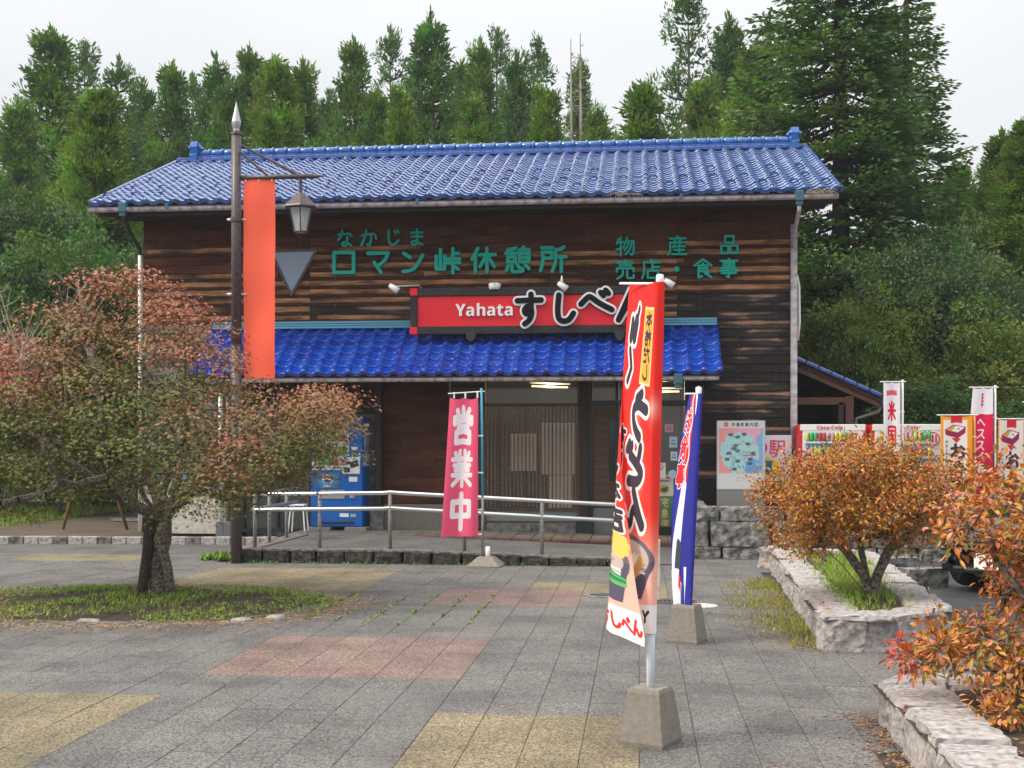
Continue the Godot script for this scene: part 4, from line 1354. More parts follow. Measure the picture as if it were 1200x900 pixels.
func make_ramp() -> void:
	var r := structure("ramp")
	var b := mb()
	# sloping strip behind the kerb, walkway along the shop front
	var yl := 0.17
	b.quad(Vector3(-5.2, yl, -16.95), Vector3(-5.2, yl, -19.7), Vector3(-3.4, yl, -19.7), Vector3(-3.4, yl, -16.95))
	b.quad(Vector3(-3.4, yl, -16.95), Vector3(-3.4, yl, -19.7), Vector3(0.7, 0.012, -19.7), Vector3(0.0, 0.012, -16.95))
	b.quad(Vector3(0.0, 0.012, -16.95), Vector3(0.7, 0.012, -19.7), Vector3(0.7, 0.012, -18.1), Vector3(0.7, 0.012, -16.95))
	part("ramp_slab", b, mats["worn pavement"], r)
	# paved walkway: small square tiles, olive and grey, red nosing row
	var tones := [Color(0.22, 0.21, 0.20), Color(0.33, 0.29, 0.19), Color(0.25, 0.11, 0.085)]
	var ms := []
	for t in 3:
		for v in 2:
			var k := mb(false, true)
			k.c = tones[t] * (1.0 if v == 0 else 0.86)
			k.box(Vector3.ZERO, Vector3(0.292, 0.05, 0.292), Basis.IDENTITY, 0.006)
			ms.append(k.mesh())
	for i in 21:
		for k in 5:
			var x := -5.4 + 0.3 * i
			var z := -19.72 - 0.3 * k
			var t := 2 if k == 0 and x > -3.6 else (1 if (k >= 3 and i % 4 != 0) or (k == 2 and i > 12) else 0)
			put("floor_tile", ms[t * 2 + (rng.randi() % 2)], M.paver, r, Vector3(x, 0.152 + rf(-0.002, 0.002) - maxf(x + 3.4, 0.0) * 0.018, z), Vector3(0, 0, -0.018 if x > -3.4 else 0.0))
	b = mb()
	b.box(Vector3(-2.4, 0.02, -20.4), Vector3(6.4, 0.12, 1.62))
	part("walkway_bed", b, M.concrete, r)
	# kerb: dark mossy blocks under a pale capping
	var kb := structure("ramp_kerb")
	var x := -5.42
	var i := 0
	while x < -0.35:
		var w := 0.385 + rf(-0.02, 0.02)
		var t := clampf((x + 3.3) / 3.0, 0.0, 1.0)
		var hgt := lerpf(0.175, 0.085, t)
		put("kerb_block", rough_block(w - 0.014, hgt, 0.26, 100 + i, 0.012, 6, 3).mesh(), M.kerb_stone, kb, Vector3(x + w / 2, -0.02, -16.90 + (x + 5.4) * 0.02))
		var c := mb()
		c.box(Vector3(0, 0, 0), Vector3(w - 0.004, 0.035, 0.27), Basis.from_euler(Vector3(0, 0, -0.03 * (1.0 if t > 0.0 and t < 1.0 else 0.0))), 0.006)
		put("kerb_cap", c.mesh(), M.kerb_top, kb, Vector3(x + w / 2, hgt - 0.004, -16.93 + (x + 5.4) * 0.02))
		x += w
		i += 1
	for k in 7:       # return of the kerb towards the house
		var z := -17.25 - k * 0.37
		put("kerb_block", rough_block(0.24, 0.175, 0.36, 140 + k, 0.012, 4, 3).mesh(), M.kerb_stone, kb, Vector3(-5.28, -0.02, z))
		var c := mb()
		c.box(Vector3.ZERO, Vector3(0.26, 0.035, 0.366), Basis.IDENTITY, 0.006)
		put("kerb_cap", c.mesh(), M.kerb_top, kb, Vector3(-5.28, 0.172, z))
	# handrail
	var base := Vector3(-2.8, 0.17, -16.95)
	var h := thing("handrail", "stainless steel double handrail on grey posts along the entrance ramp", "handrail", base)
	for p in [[-5.2, -16.98, 0.91], [-4.3, -16.97, 0.91], [-3.33, -16.95, 0.935], [-2.32, -16.93, 0.875], [-1.28, -16.91, 0.82], [-0.25, -16.89, 0.79], [-5.27, -17.9, 0.91], [-5.27, -18.8, 0.91]]:
		b = mb()
		b.cyl(Vector3(p[0], 0.1 if p[0] < -2 else 0.04, p[1]), Vector3(p[0], p[2], p[1]), 0.026, 10)
		var o := part("post", b, M.grey_steel, h, true)
		o.position = -base
	for dy in [0.0, -0.21]:
		b = mb()
		b.tube([Vector3(-5.27, 0.91 + dy, -19.4), Vector3(-5.26, 0.91 + dy, -17.1), Vector3(-5.2, 0.913 + dy, -16.98), Vector3(-3.42, 0.935 + dy, -16.95), Vector3(-3.33, 0.945 + dy, -16.95), Vector3(-3.2, 0.935 + dy, -16.95), Vector3(-0.2, 0.79 + dy, -16.89)], [0.028], 10)
		var o := part("rail", b, M.steel, h, true)
		o.position = -base

func make_stone_walls() -> void:
	var w := thing("stone_wall", "low weathered stone block wall behind the first planter", "wall", Vector3(2.6, 0, -18.15))
	var rows := [[0.0, 0.17], [0.175, 0.35], [0.53, 0.19]]
	var sd := 200
	for r in rows.size():
		var x: float = -2.0 + [0.0, -0.12, 0.0][r]
		var k := 0
		while x < 3.3:
			var l: float = ([0.62, 0.5, 0.9, 0.7] if r == 1 else [0.55, 0.75, 0.48, 0.9])[(k + r) % 4] + rf(-0.06, 0.06)
			var top: float = rows[r][1]
			put("stone", rough_block(l - 0.012, top, 0.42, sd, 0.02, 8, 4).mesh(), M.wall_stone, w, Vector3(x + l / 2, rows[r][0], rf(-0.012, 0.012)))
			sd += 1
			k += 1
			x += l
	for k in 5:       # return towards the house
		put("stone", rough_block(0.42, 0.70, 0.56, sd + k, 0.02, 5, 5).mesh(), M.wall_stone, w, Vector3(-1.8, 0.0, -0.5 - 0.57 * k))
	planter("stone_planter", "long planter of rough pink grey granite blocks holding the rounded orange shrub", PLANTER_A, 0.285, [[0, 1, 7], [1, 2, 1], [2, 3, 1], [3, 4, 6], [4, 0, 2]], 300, 0.24)
	planter("stone_planter", "nearest granite block planter in the bottom right corner", PLANTER_B, 0.26, [[0, 1, 1], [1, 2, 3], [3, 4, 3], [4, 5, 3]], 340, 0.20)

func planter(called: String, label: String, shape: Array, hgt: float, sides: Array, sd: int, fill: float) -> void:
	var c := Vector2.ZERO
	for p in shape: c += p
	c /= shape.size()
	var at := Vector3(c.x, 0, c.y)
	var t := thing(called, label, "planter", at)
	var wd := 0.33
	for s in sides:
		var a: Vector2 = shape[s[0]]
		var d: Vector2 = shape[s[1]]
		var dir := (d - a).normalized()
		var inw := Vector2(-dir.y, dir.x)
		if not inside((a + d) / 2 + inw * 0.3, shape): inw = -inw
		var n: int = s[2]
		var l := (d - a).length() / n
		for k in n:
			var m := a + dir * l * (k + 0.5) + inw * (wd * 0.5)
			var ww := wd + 0.02
			var m3 := Vector3(m.x, -0.015, m.y) - at
			sd += 1
			var o := put("granite_block", rough_block(l - 0.012 + (0.0), hgt + rf(-0.012, 0.012), ww, sd, 0.026, maxi(8, int(l * 16)), 6).mesh(), M.granite, t, m3)
			o.rotation.y = atan2(-dir.y, dir.x)
	var b := mb()
	var n := FastNoiseLite.new()
	n.frequency = 1.3
	var x0 := 1e9
	var x1 := -1e9
	var z0 := 1e9
	var z1 := -1e9
	for p in shape:
		x0 = minf(x0, p.x); x1 = maxf(x1, p.x); z0 = minf(z0, p.y); z1 = maxf(z1, p.y)
	var nx := 16
	var nz := 40
	for i in nx:
		for k in nz:
			var q := []
			for e in [[0, 0], [1, 0], [1, 1], [0, 1]]:
				var x := lerpf(x0, x1, float(i + e[0]) / nx)
				var z := lerpf(z0, z1, float(k + e[1]) / nz)
				q.append(Vector3(x, fill + 0.035 * n.get_noise_2d(x * 3, z * 3), z) - at)
			if inside(Vector2(q[0].x + at.x + 0.05, q[0].z + at.z + 0.08), shape): b.quad(q[0], q[1], q[2], q[3])
	part("earth", b, M.soil, t, true)

# ---------------------------------------------------------------- trees
# light needle spray: a folded kite
func spray(b: MB, o: Vector3, dir: Vector3, l: float, w: float, c: Color) -> void:
	var s := dir.cross(Vector3(rf(-1, 1), rf(-1, 1), rf(-1, 1))).normalized() * w * 0.5
	var m := o + dir * l * 0.5
	b.c = c
	b.tri(o, m + s, o + dir * l)
	b.tri(o, o + dir * l, m - s)

func rand_dir() -> Vector3:
	var z := rf(-1, 1)
	var a := rf(0, TAU)
	var r := sqrt(1 - z * z)
	return Vector3(r * cos(a), z, r * sin(a))

# cedar: tufts of foliage at the ends of whorled limbs. Ten metres high, four wide.
func cedar_crown(dense: float, low: float, shape: float, hue: Color, n_spray: int, limbs: MB) -> MB:
	var b := mb(false, true)
	var H := 10.0
	var R := 2.0
	var y := H * low
	while y < H * 0.985:
		var t := (y - H * low) / (H * (1.0 - low))
		var r := R * pow(1.0 - t, shape) * (0.55 + 0.45 * minf(t / 0.15, 1.0)) + 0.10
		var count := maxi(3, int((3.0 + r * 4.6) * dense))
		var a0 := rf(0, TAU)
		for k in count:
			var a := a0 + TAU * k / count + rf(-0.4, 0.4)
			var rr := r * (rf(0.55, 1.05) if rng.randf() < 0.8 else rf(1.05, 1.22))
			var rise := rf(0.05, 0.5) * rr
			var tip := Vector3(cos(a) * rr, y + rise + rf(-0.2, 0.2), sin(a) * rr)
			limbs.tube([Vector3(0, y, 0), Vector3(cos(a) * rr * 0.5, y + rise * 0.2, sin(a) * rr * 0.5), tip], [0.028, 0.02, 0.008], 3, false)
			var size := (0.20 + 0.17 * rr / R * 1.6) * rf(0.75, 1.25)
			var tone := hue * rf(0.62, 1.28)
			tone.g *= rf(0.94, 1.08)
			tone.r *= rf(0.8, 1.25)
			for q in n_spray:
				var d := rand_dir()
				d.y = d.y * 0.9 + 0.15
				var o := tip + Vector3(d.x, d.y * 1.1, d.z) * size * rf(0.25, 1.0)
				var out := (d + Vector3(cos(a) * 0.35, 0.55, sin(a) * 0.35) + rand_dir() * 0.4).normalized()
				spray(b, o, out, rf(0.085, 0.165), rf(0.030, 0.056), tone * rf(0.72, 1.22))
			# inner foliage along the limb
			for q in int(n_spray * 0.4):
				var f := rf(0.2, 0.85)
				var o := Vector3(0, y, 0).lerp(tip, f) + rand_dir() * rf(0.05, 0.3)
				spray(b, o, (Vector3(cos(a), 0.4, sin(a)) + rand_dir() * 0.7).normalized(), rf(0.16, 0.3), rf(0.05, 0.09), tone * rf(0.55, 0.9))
		y += rf(0.26, 0.40) / (0.75 + 0.25 * dense)
	for q in 60:
		spray(b, Vector3(rf(-0.06, 0.06), H * rf(0.94, 1.0), rf(-0.06, 0.06)), (Vector3(0, 1, 0) + rand_dir() * 0.6).normalized(), rf(0.14, 0.26), 0.07, hue * rf(0.8, 1.2))
	return b

# spruce or fir: flat, layered limbs that droop and turn up at the tips
func fir_crown(H: float, R: float, low: float, hue: Color, step: float, limbs: MB, start := 0.0, spread := TAU) -> MB:
	var b := mb(false, true)
	var y := H * low
	while y < H * 0.99:
		var t := (y - H * low) / (H * (1.0 - low))
		var r := R * pow(1.0 - t, 0.72) * (0.8 + 0.2 * minf(t / 0.1, 1.0)) + 0.12
		var count := maxi(4, int(5 + r * 1.9))
		var a0 := rf(0, TAU)
		for k in count:
			var a := a0 + TAU * k / count + rf(-0.3, 0.3)
			var rr := r * rf(0.62, 1.08)
			if rng.randf() < 0.05: rr *= 1.22
			var d := Vector3(cos(a), 0, sin(a))
			var side := Vector3(-d.z, 0, d.x)
			var droop := rf(0.10, 0.26) * rr
			var yb := y + rf(-0.2, 0.2)
			var at := func(f: float) -> Vector3: return Vector3(0, yb, 0) + d * rr * f + Vector3(0, -droop * sin(f * 2.4) + 0.16 * rr * f * f, 0)
			limbs.tube([at.call(0.0), at.call(0.5), at.call(1.0)], [0.045, 0.028, 0.01], 3, false)
			var tone := hue * rf(0.6, 1.3)
			tone.r *= rf(0.8, 1.3)
			var n := maxi(5, int(rr * 12.0))
			for i in n:
				var f := 0.22 + 0.78 * (i + rf(0, 1)) / n
				var o: Vector3 = at.call(f)
				var lw := rr * 0.42 * (1.05 - f) * rf(0.7, 1.2) + 0.18
				for s in [-1.0, 1.0]:
					var m := maxi(2, int(lw / 0.12))
					for j in m:
						var g := (j + rf(0.0, 1.0)) / m
						var p: Vector3 = o + side * s * lw * g + d * lw * g * 0.55 + Vector3(0, -0.12 * g * lw + rf(-0.03, 0.03), 0)
						var dd: Vector3 = (d * rf(0.4, 1.0) + side * s * rf(0.3, 0.9) + Vector3(0, rf(-0.45, 0.25), 0)).normalized()
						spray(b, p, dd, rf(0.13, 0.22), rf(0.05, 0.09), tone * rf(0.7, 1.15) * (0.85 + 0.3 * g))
		y += step * rf(0.75, 1.25)
	return b

# broadleaf mass: leaf clumps through an uneven crown of unit size 4 x 4 x 4 standing on y = 0
func broad_crown(hue: Color, leaf_l: float, clumps: int, per: int, limbs: MB) -> MB:
	var b := mb(false, true)
	var n := FastNoiseLite.new()
	n.seed = rng.randi() % 1000
	n.frequency = 0.55
	for k in clumps:
		var d := rand_dir()
		d.y = absf(d.y) * 1.0 - 0.18 if rng.randf() < 0.75 else d.y
		var r := (1.0 + 0.45 * n.get_noise_3d(d.x * 2, d.y * 2, d.z * 2)) * (pow(rng.randf(), 0.33))
		var o := Vector3(d.x * 1.75 * r, 2.0 + d.y * 1.85 * r, d.z * 1.75 * r)
		if o.y < 0.15: o.y = rf(0.15, 0.5)
		limbs.tube([Vector3(o.x * 0.15, o.y * 0.35, o.z * 0.15), o * Vector3(0.6, 0.8, 0.6), o], [0.035, 0.018, 0.006], 3, false)
		var tone := hue * rf(0.6, 1.3)
		tone.r *= rf(0.75, 1.35)
		var size := rf(0.22, 0.42)
		for q in per:
			var e := rand_dir()
			var p := o + Vector3(e.x, e.y * 0.55, e.z) * size * rf(0.3, 1.0)
			var dr := (e + Vector3(0, -0.35, 0) + rand_dir() * 0.5).normalized()
			spray(b, p, dr, leaf_l * rf(0.7, 1.2), leaf_l * rf(0.4, 0.62), tone * rf(0.7, 1.25))
	return b

func trunk_mesh(h: float, r: float, bend := 0.1) -> ArrayMesh:
	var b := mb()
	var pts := []
	var rad := []
	for i in 7:
		var t := i / 6.0
		pts.append(Vector3(bend * sin(t * 3.0), h * t - 0.1, bend * 0.6 * sin(t * 2.2 + 1.0) - bend * 0.5))
		rad.append(r * (1.0 - 0.92 * t) * (1.35 if i == 0 else 1.0))
	b.tube(pts, rad, 9)
	return b.mesh(true)

func make_trees() -> void:
	var protos := {}
	var hues := [Color(0.142, 0.238, 0.054), Color(0.116, 0.214, 0.066), Color(0.106, 0.190, 0.074), Color(0.185, 0.280, 0.050)]
	var defs := {"c": [1.15, 0.16, 0.96, 0, 100], "e": [1.0, 0.12, 0.86, 1, 98], "o": [0.62, 0.30, 0.75, 2, 74], "b": [1.2, 0.06, 0.78, 3, 100]}
	for k in defs:
		var d = defs[k]
		var list := []
		for v in 2:
			var limbs := mb()
			var crown := cedar_crown(d[0], d[1], d[2], hues[d[3]], d[4], limbs)
			list.append([crown.mesh(), limbs.mesh()])
		protos[k] = list
	var tm := trunk_mesh(10.0, 0.16)
	var words := {"c": "dense dark green cedar", "e": "dense blue green cedar", "o": "thin open cedar", "b": "bright yellow green bushy cedar"}
	# kind, x, z, height, width
	var spots := [
		["c", -20.9, -44, 16.4, 6.4], ["c", -20.2, -40, 12.8, 4.6], ["o", -22.4, -50, 17.8, 4.4], ["o", -19.3, -46, 15.9, 4.2], ["b", -14.4, -33, 11.0, 4.6], ["e", -19.2, -48, 15.7, 4.8], ["c", -16.5, -44, 15.0, 4.6], ["o", -18.6, -52, 17.0, 4.2],
		["e", -14.9, -44, 15.3, 4.4], ["c", -14.3, -46, 16.2, 4.6], ["b", -10.4, -36, 12.6, 3.9], ["c", -11.2, -42, 14.4, 4.2], ["b", -9.4, -32, 10.0, 2.8], ["e", -12.3, -50, 15.6, 4.2], ["c", -9.9, -44, 15.7, 4.3], ["o", -10.2, -52, 18.7, 4.2],
		["e", -6.9, -42, 15.9, 5.0], ["b", -6.4, -34, 11.0, 3.0], ["c", -6.7, -48, 16.0, 4.4], ["c", -5.5, -44, 15.5, 4.0], ["o", -6.0, -54, 19.1, 3.8], ["e", -4.4, -46, 15.7, 4.2], ["o", -3.9, -50, 17.4, 3.8], ["b", -2.6, -36, 11.5, 3.4], ["c", -2.4, -52, 17.1, 3.8],
		["b", -4.7, -36, 11.3, 3.4], ["b", 0.1, -34, 11.0, 4.4], ["o", 1.7, -46, 17.9, 4.6], ["e", 2.9, -42, 15.5, 4.4], ["b", 3.1, -35, 12.2, 4.4], ["b", 1.9, -40, 12.7, 4.0], ["b", -1.3, -40, 11.9, 3.6], ["c", -7.9, -38, 12.2, 3.8], ["e", -12.8, -39, 13.0, 4.0], ["e", 0.6, -44, 12.6, 4.0],
		["c", -0.9, -49, 13.4, 4.4], ["e", 0.9, -50, 13.8, 4.4], ["c", -3.2, -47, 13.2, 4.2], ["c", -8.6, -49, 14.0, 4.4], ["c", -16.9, -38, 12.4, 4.4], ["e", -22.6, -42, 12.0, 4.6], ["c", 9.3, -34, 9.6, 4.0], ["b", 9.9, -41, 10.2, 3.6], ["b", 10.7, -36, 9.7, 3.4], ["c", 12.2, -46, 11.4, 4.2],
	]
	var marks := [
		"leftmost of the tall row, widest crown", "short, at the left edge of the picture", "behind the leftmost broad cedar", "second spire from the left", "in front at left, beside the house", "between the second spire and the bright front cedar",
		"right of the bright cedar at left", "high and far, left of the roof", "above the left roof corner", "left of the lamp post finial", "behind the lamp post finial", "right of the lamp post finial", "low, just behind the ridge by the lamp post", "far, half hidden right of the finial",
		"above the left third of the ridge", "spire left of the tallest middle cedar", "tallest full cedar over the middle of the ridge", "low in front of the tallest middle cedar", "right shoulder of the tallest middle cedar", "left of the thin spire group", "tallest thin spire right of the middle", "behind the thin spire group", "thin, just left of the dead trunks",
		"low, in front of the dead trunks", "behind the dead trunks", "low, over the middle of the ridge", "low, left of the tall open cedar", "cut by the top edge left of the big fir", "round topped, touching the big fir", "low, in front of the big fir", "behind the round topped cedar", "low, right of the dead trunks",
		"low filler behind the ridge left of centre", "half hidden above the left part of the ridge", "half hidden left of the tall open cedar", "far behind the gap right of the dead trunks", "far behind, left of the tall open one", "far behind the thin spire group", "far behind, left of the tallest middle one", "half hidden behind the bright front cedar", "half hidden at the far left", "right edge, pointed top", "right edge, low beside the big fir", "at the right border", "far right, behind the pointed one",
	]
	for i in spots.size():
		var s = spots[i]
		var v = protos[s[0]][i % 2]
		var t := thing("cedar_tree", "%s, %s" % [words[s[0]], marks[i]], "tree", Vector3(s[1], 0, s[2]), rf(0, TAU), "cedars behind the house")
		var sc := Vector3(s[4] / 4.0, s[3] / 10.0, s[4] / 4.0)
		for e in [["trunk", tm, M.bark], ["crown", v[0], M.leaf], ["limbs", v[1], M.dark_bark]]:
			put(e[0], e[1], e[2], t).scale = sc
	# two dead cedars: bare grey poles with broken twigs
	for d in [[-2.15, -47, 16.7, "dead bare trunk with short broken twigs, the taller of the pair above the ridge"], [-2.5, -47, 16.5, "dead bare trunk leaning left, the shorter of the pair above the ridge"]]:
		var t := thing("dead_tree", d[3], "dead tree", Vector3(d[0], 0, d[1]), 0.0, "dead trunks above the ridge")
		var b := mb()
		b.tube([Vector3.ZERO, Vector3(0.05, d[2] * 0.5, 0), Vector3(0, d[2], 0)], [0.13, 0.10, 0.02], 7)
		part("trunk", b, M.dead_wood, t, true)
		b = mb()
		for k in 60:
			var y: float = d[2] * rf(0.5, 0.98)
			var a := rf(0, TAU)
			var l = rf(0.25, 1.1) * (1.15 - y / d[2]) * 2.2
			var o := Vector3(0.03, y, 0)
			var e = o + Vector3(cos(a), rf(-0.1, 0.6), sin(a)) * l
			b.tube([o, o.lerp(e, 0.5) + Vector3(0, -0.05, 0), e], [0.022, 0.016, 0.006], 3, false)
		part("twigs", b, M.dead_wood, t).set_meta("kind", "stuff")

	# the big dark firs right of the house
	var fir_hue := Color(0.095, 0.168, 0.042)
	for f in [[4.6, -30.0, 17.5, 3.5, 0.05, "huge dark layered fir right of the roof, cut by the top edge"], [6.7, -33.0, 14.6, 2.3, 0.04, "tall dark fir forming the right shoulder of the huge fir"], [3.3, -33.5, 12.9, 2.6, 0.08, "dark fir behind the right roof corner, left of the huge fir"]]:
		var t := thing("fir_tree", f[5], "tree", Vector3(f[0], 0, f[1]), rf(0, TAU), "dark firs right of the house")
		put("trunk", trunk_mesh(f[2], 0.32), M.dark_bark, t)
		var limbs := mb()
		var crown := fir_crown(f[2], f[3], f[4], fir_hue, 0.31, limbs)
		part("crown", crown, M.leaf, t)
		part("limbs", limbs, M.dark_bark, t)
	# broadleaf trees and bushes on either side
	var bp := []
	for hue in [Color(0.085, 0.155, 0.042), Color(0.165, 0.215, 0.04), Color(0.085, 0.145, 0.055), Color(0.15, 0.13, 0.04)]:
		var limbs := mb()
		var fine := bp.size() == 2
		var crown := broad_crown(hue, 0.070 if fine else 0.090, 560, 140 if fine else 95, limbs)
		bp.append([crown.mesh(), limbs.mesh()])
	var bushes := [
		# variant, x, z, width, height, base y, label
		[2, -15.8, -29.5, 7.0, 8.6, 0.3, "grey green leafy tree at the left edge, above the dark fence"],
		[0, -12.6, -27.0, 5.2, 6.4, 0.2, "dark leafy tree between the left edge and the house wall"],
		[2, -11.4, -31.0, 5.0, 7.6, 0.2, "grey green tree behind the left wall of the house"],
		[0, -18.6, -31.5, 5.6, 6.2, 0.0, "dark bush behind the fence at the left edge"],
		[0, -14.6, -32.2, 5.4, 4.4, 0.0, "low dark bush behind the right end of the fence"],
		[0, -10.6, -33.0, 5.0, 4.6, 0.0, "dark bush behind the lawn beside the house"],
		[2, 6.1, -27.5, 4.6, 6.4, 0.3, "grey green leafy tree in front of the dark firs"],
		[1, 4.3, -25.8, 3.2, 4.7, 0.2, "yellow green small tree behind the porch roof"],
		[1, 6.9, -25.4, 3.8, 4.2, 0.2, "olive green tree above the bento banners"],
		[0, 5.2, -24.2, 3.6, 2.9, 0.0, "dark green bush behind the white banner"],
		[0, 7.0, -23.2, 4.0, 2.5, 0.0, "dark bush behind the pink banner"],
		[3, 8.7, -24.4, 3.0, 2.5, 0.0, "reddish brown bush behind the rightmost banners"],
		[1, 9.4, -29.0, 4.2, 3.9, 0.0, "bright green bush under the bare trunks at the right edge"],
		[0, 9.9, -27.0, 4.0, 2.8, 0.0, "dark bush at the right border under the bare trunks"],
		[0, 4.6, -27.8, 4.4, 4.4, 0.0, "dark bush at the foot of the firs behind the porch"],
	]
	for s in bushes:
		var t := thing("leafy_tree" if s[4] > 4.5 else "bush", s[6], "tree" if s[4] > 4.5 else "bush", Vector3(s[1], 0, s[2]), rf(0, TAU), "broadleaf trees and bushes round the house")
		put("trunk", trunk_mesh(s[4] * 0.6, 0.10), M.bark, t)
		for e in [["crown", bp[s[0]][0], M.leaf], ["limbs", bp[s[0]][1], M.bark]]:
			var o := put(e[0], e[1], e[2], t, Vector3(0, s[5], 0))
			o.scale = Vector3(s[3] / 4.0, s[4] / 4.0, s[3] / 4.0)
	# bare lower trunks of tall cedars at the right edge
	var i2 := 0
	for s in [[8.55, -29.5, 8.6, 0.10, "left of the three"], [9.25, -31.0, 8.6, 0.16, "middle and thickest of the three"], [9.85, -29.0, 8.6, 0.13, "right of the three"]]:
		var t := thing("tall_tree", "tall bare trunked tree at the right edge, %s" % s[4], "tree", Vector3(s[0], 0, s[1]), rf(0, TAU), "tall bare trunked trees at the right edge")
		put("trunk", trunk_mesh(s[2], s[3], 0.25), M.grey_bark, t)
		var o := put("crown", protos["b"][i2 % 2][0], M.leaf, t, Vector3(0, 4.6, 0))
		o.scale = Vector3(0.62, 0.42, 0.62)
		o = put("limbs", protos["b"][i2 % 2][1], M.dark_bark, t, Vector3(0, 4.6, 0))
		o.scale = Vector3(0.62, 0.42, 0.62)
		i2 += 1

# ---------------------------------------------------------------- limbs that reach their leaves
class Skeleton:
	var pos := []
	var par := []
	var cnt := []
	func add(p: Vector3, parent: int) -> int:
		pos.append(p)
		par.append(parent)
		cnt.append(0)
		return pos.size() - 1
	func line(from: int, pts: Array, step := 0.12) -> int:
		var at := from
		for p in pts:
			var a: Vector3 = pos[at]
			var n := maxi(1, int(a.distance_to(p) / step))
			for i in n: at = add(a.lerp(p, float(i + 1) / n), at)
		return at
	var min_y := -9.0
	func near(p: Vector3, low := 0) -> int:
		var best := 0
		var bd := 1e9
		for i in range(low, pos.size()):
			if pos[i].y < min_y: continue
			var d: Vector3 = pos[i] - p
			var k := d.length() + (0.5 if pos[i].y > p.y + 0.1 else 0.0)
			if k < bd:
				bd = k
				best = i
		return best
	func reach(p: Vector3, g: RandomNumberGenerator, low := 0, wob := 0.05) -> int:
		var from := near(p, low)
		var a: Vector3 = pos[from]
		var n := maxi(1, int(a.distance_to(p) / 0.13))
		var at := from
		for i in n:
			var f := float(i + 1) / n
			var q := a.lerp(p, f)
			if i < n - 1: q += Vector3(g.randf_range(-wob, wob), -0.10 * sin(f * PI) * a.distance_to(p) + g.randf_range(-wob, wob), g.randf_range(-wob, wob))
			at = add(q, at)
		var k := at
		while k >= 0:
			cnt[k] += 1
			k = par[k]
		return at
	func mesh(b: MB, unit: float, power: float, least: float, most: float) -> void:
		for i in pos.size():
			if par[i] < 0: continue
			var r0 := clampf(unit * pow(maxf(cnt[par[i]], 1), power), least, most)
			var r1 := clampf(unit * pow(maxf(cnt[i], 1), power), least, most)
			b.tube([pos[par[i]], pos[i]], [minf(r0, r1 * 1.6), r1], 7 if r1 > 0.03 else (5 if r1 > 0.012 else 3), false)

# five pointed leaf
func palmate(b: MB, o: Vector3, dir: Vector3, nrm: Vector3, s: float, c: Color) -> void:
	var side := dir.cross(nrm).normalized()
	b.c = c
	for a in [-1.15, -0.55, 0.0, 0.55, 1.15]:
		var l := s * (1.0 - 0.28 * absf(a))
		var d: Vector3 = (dir * cos(a) + side * sin(a))
		var e: Vector3 = dir * sin(a) * -1.0 + side * cos(a)
		b.tri(o + e * s * 0.17, o + d * l - nrm * l * 0.25, o - e * s * 0.17)

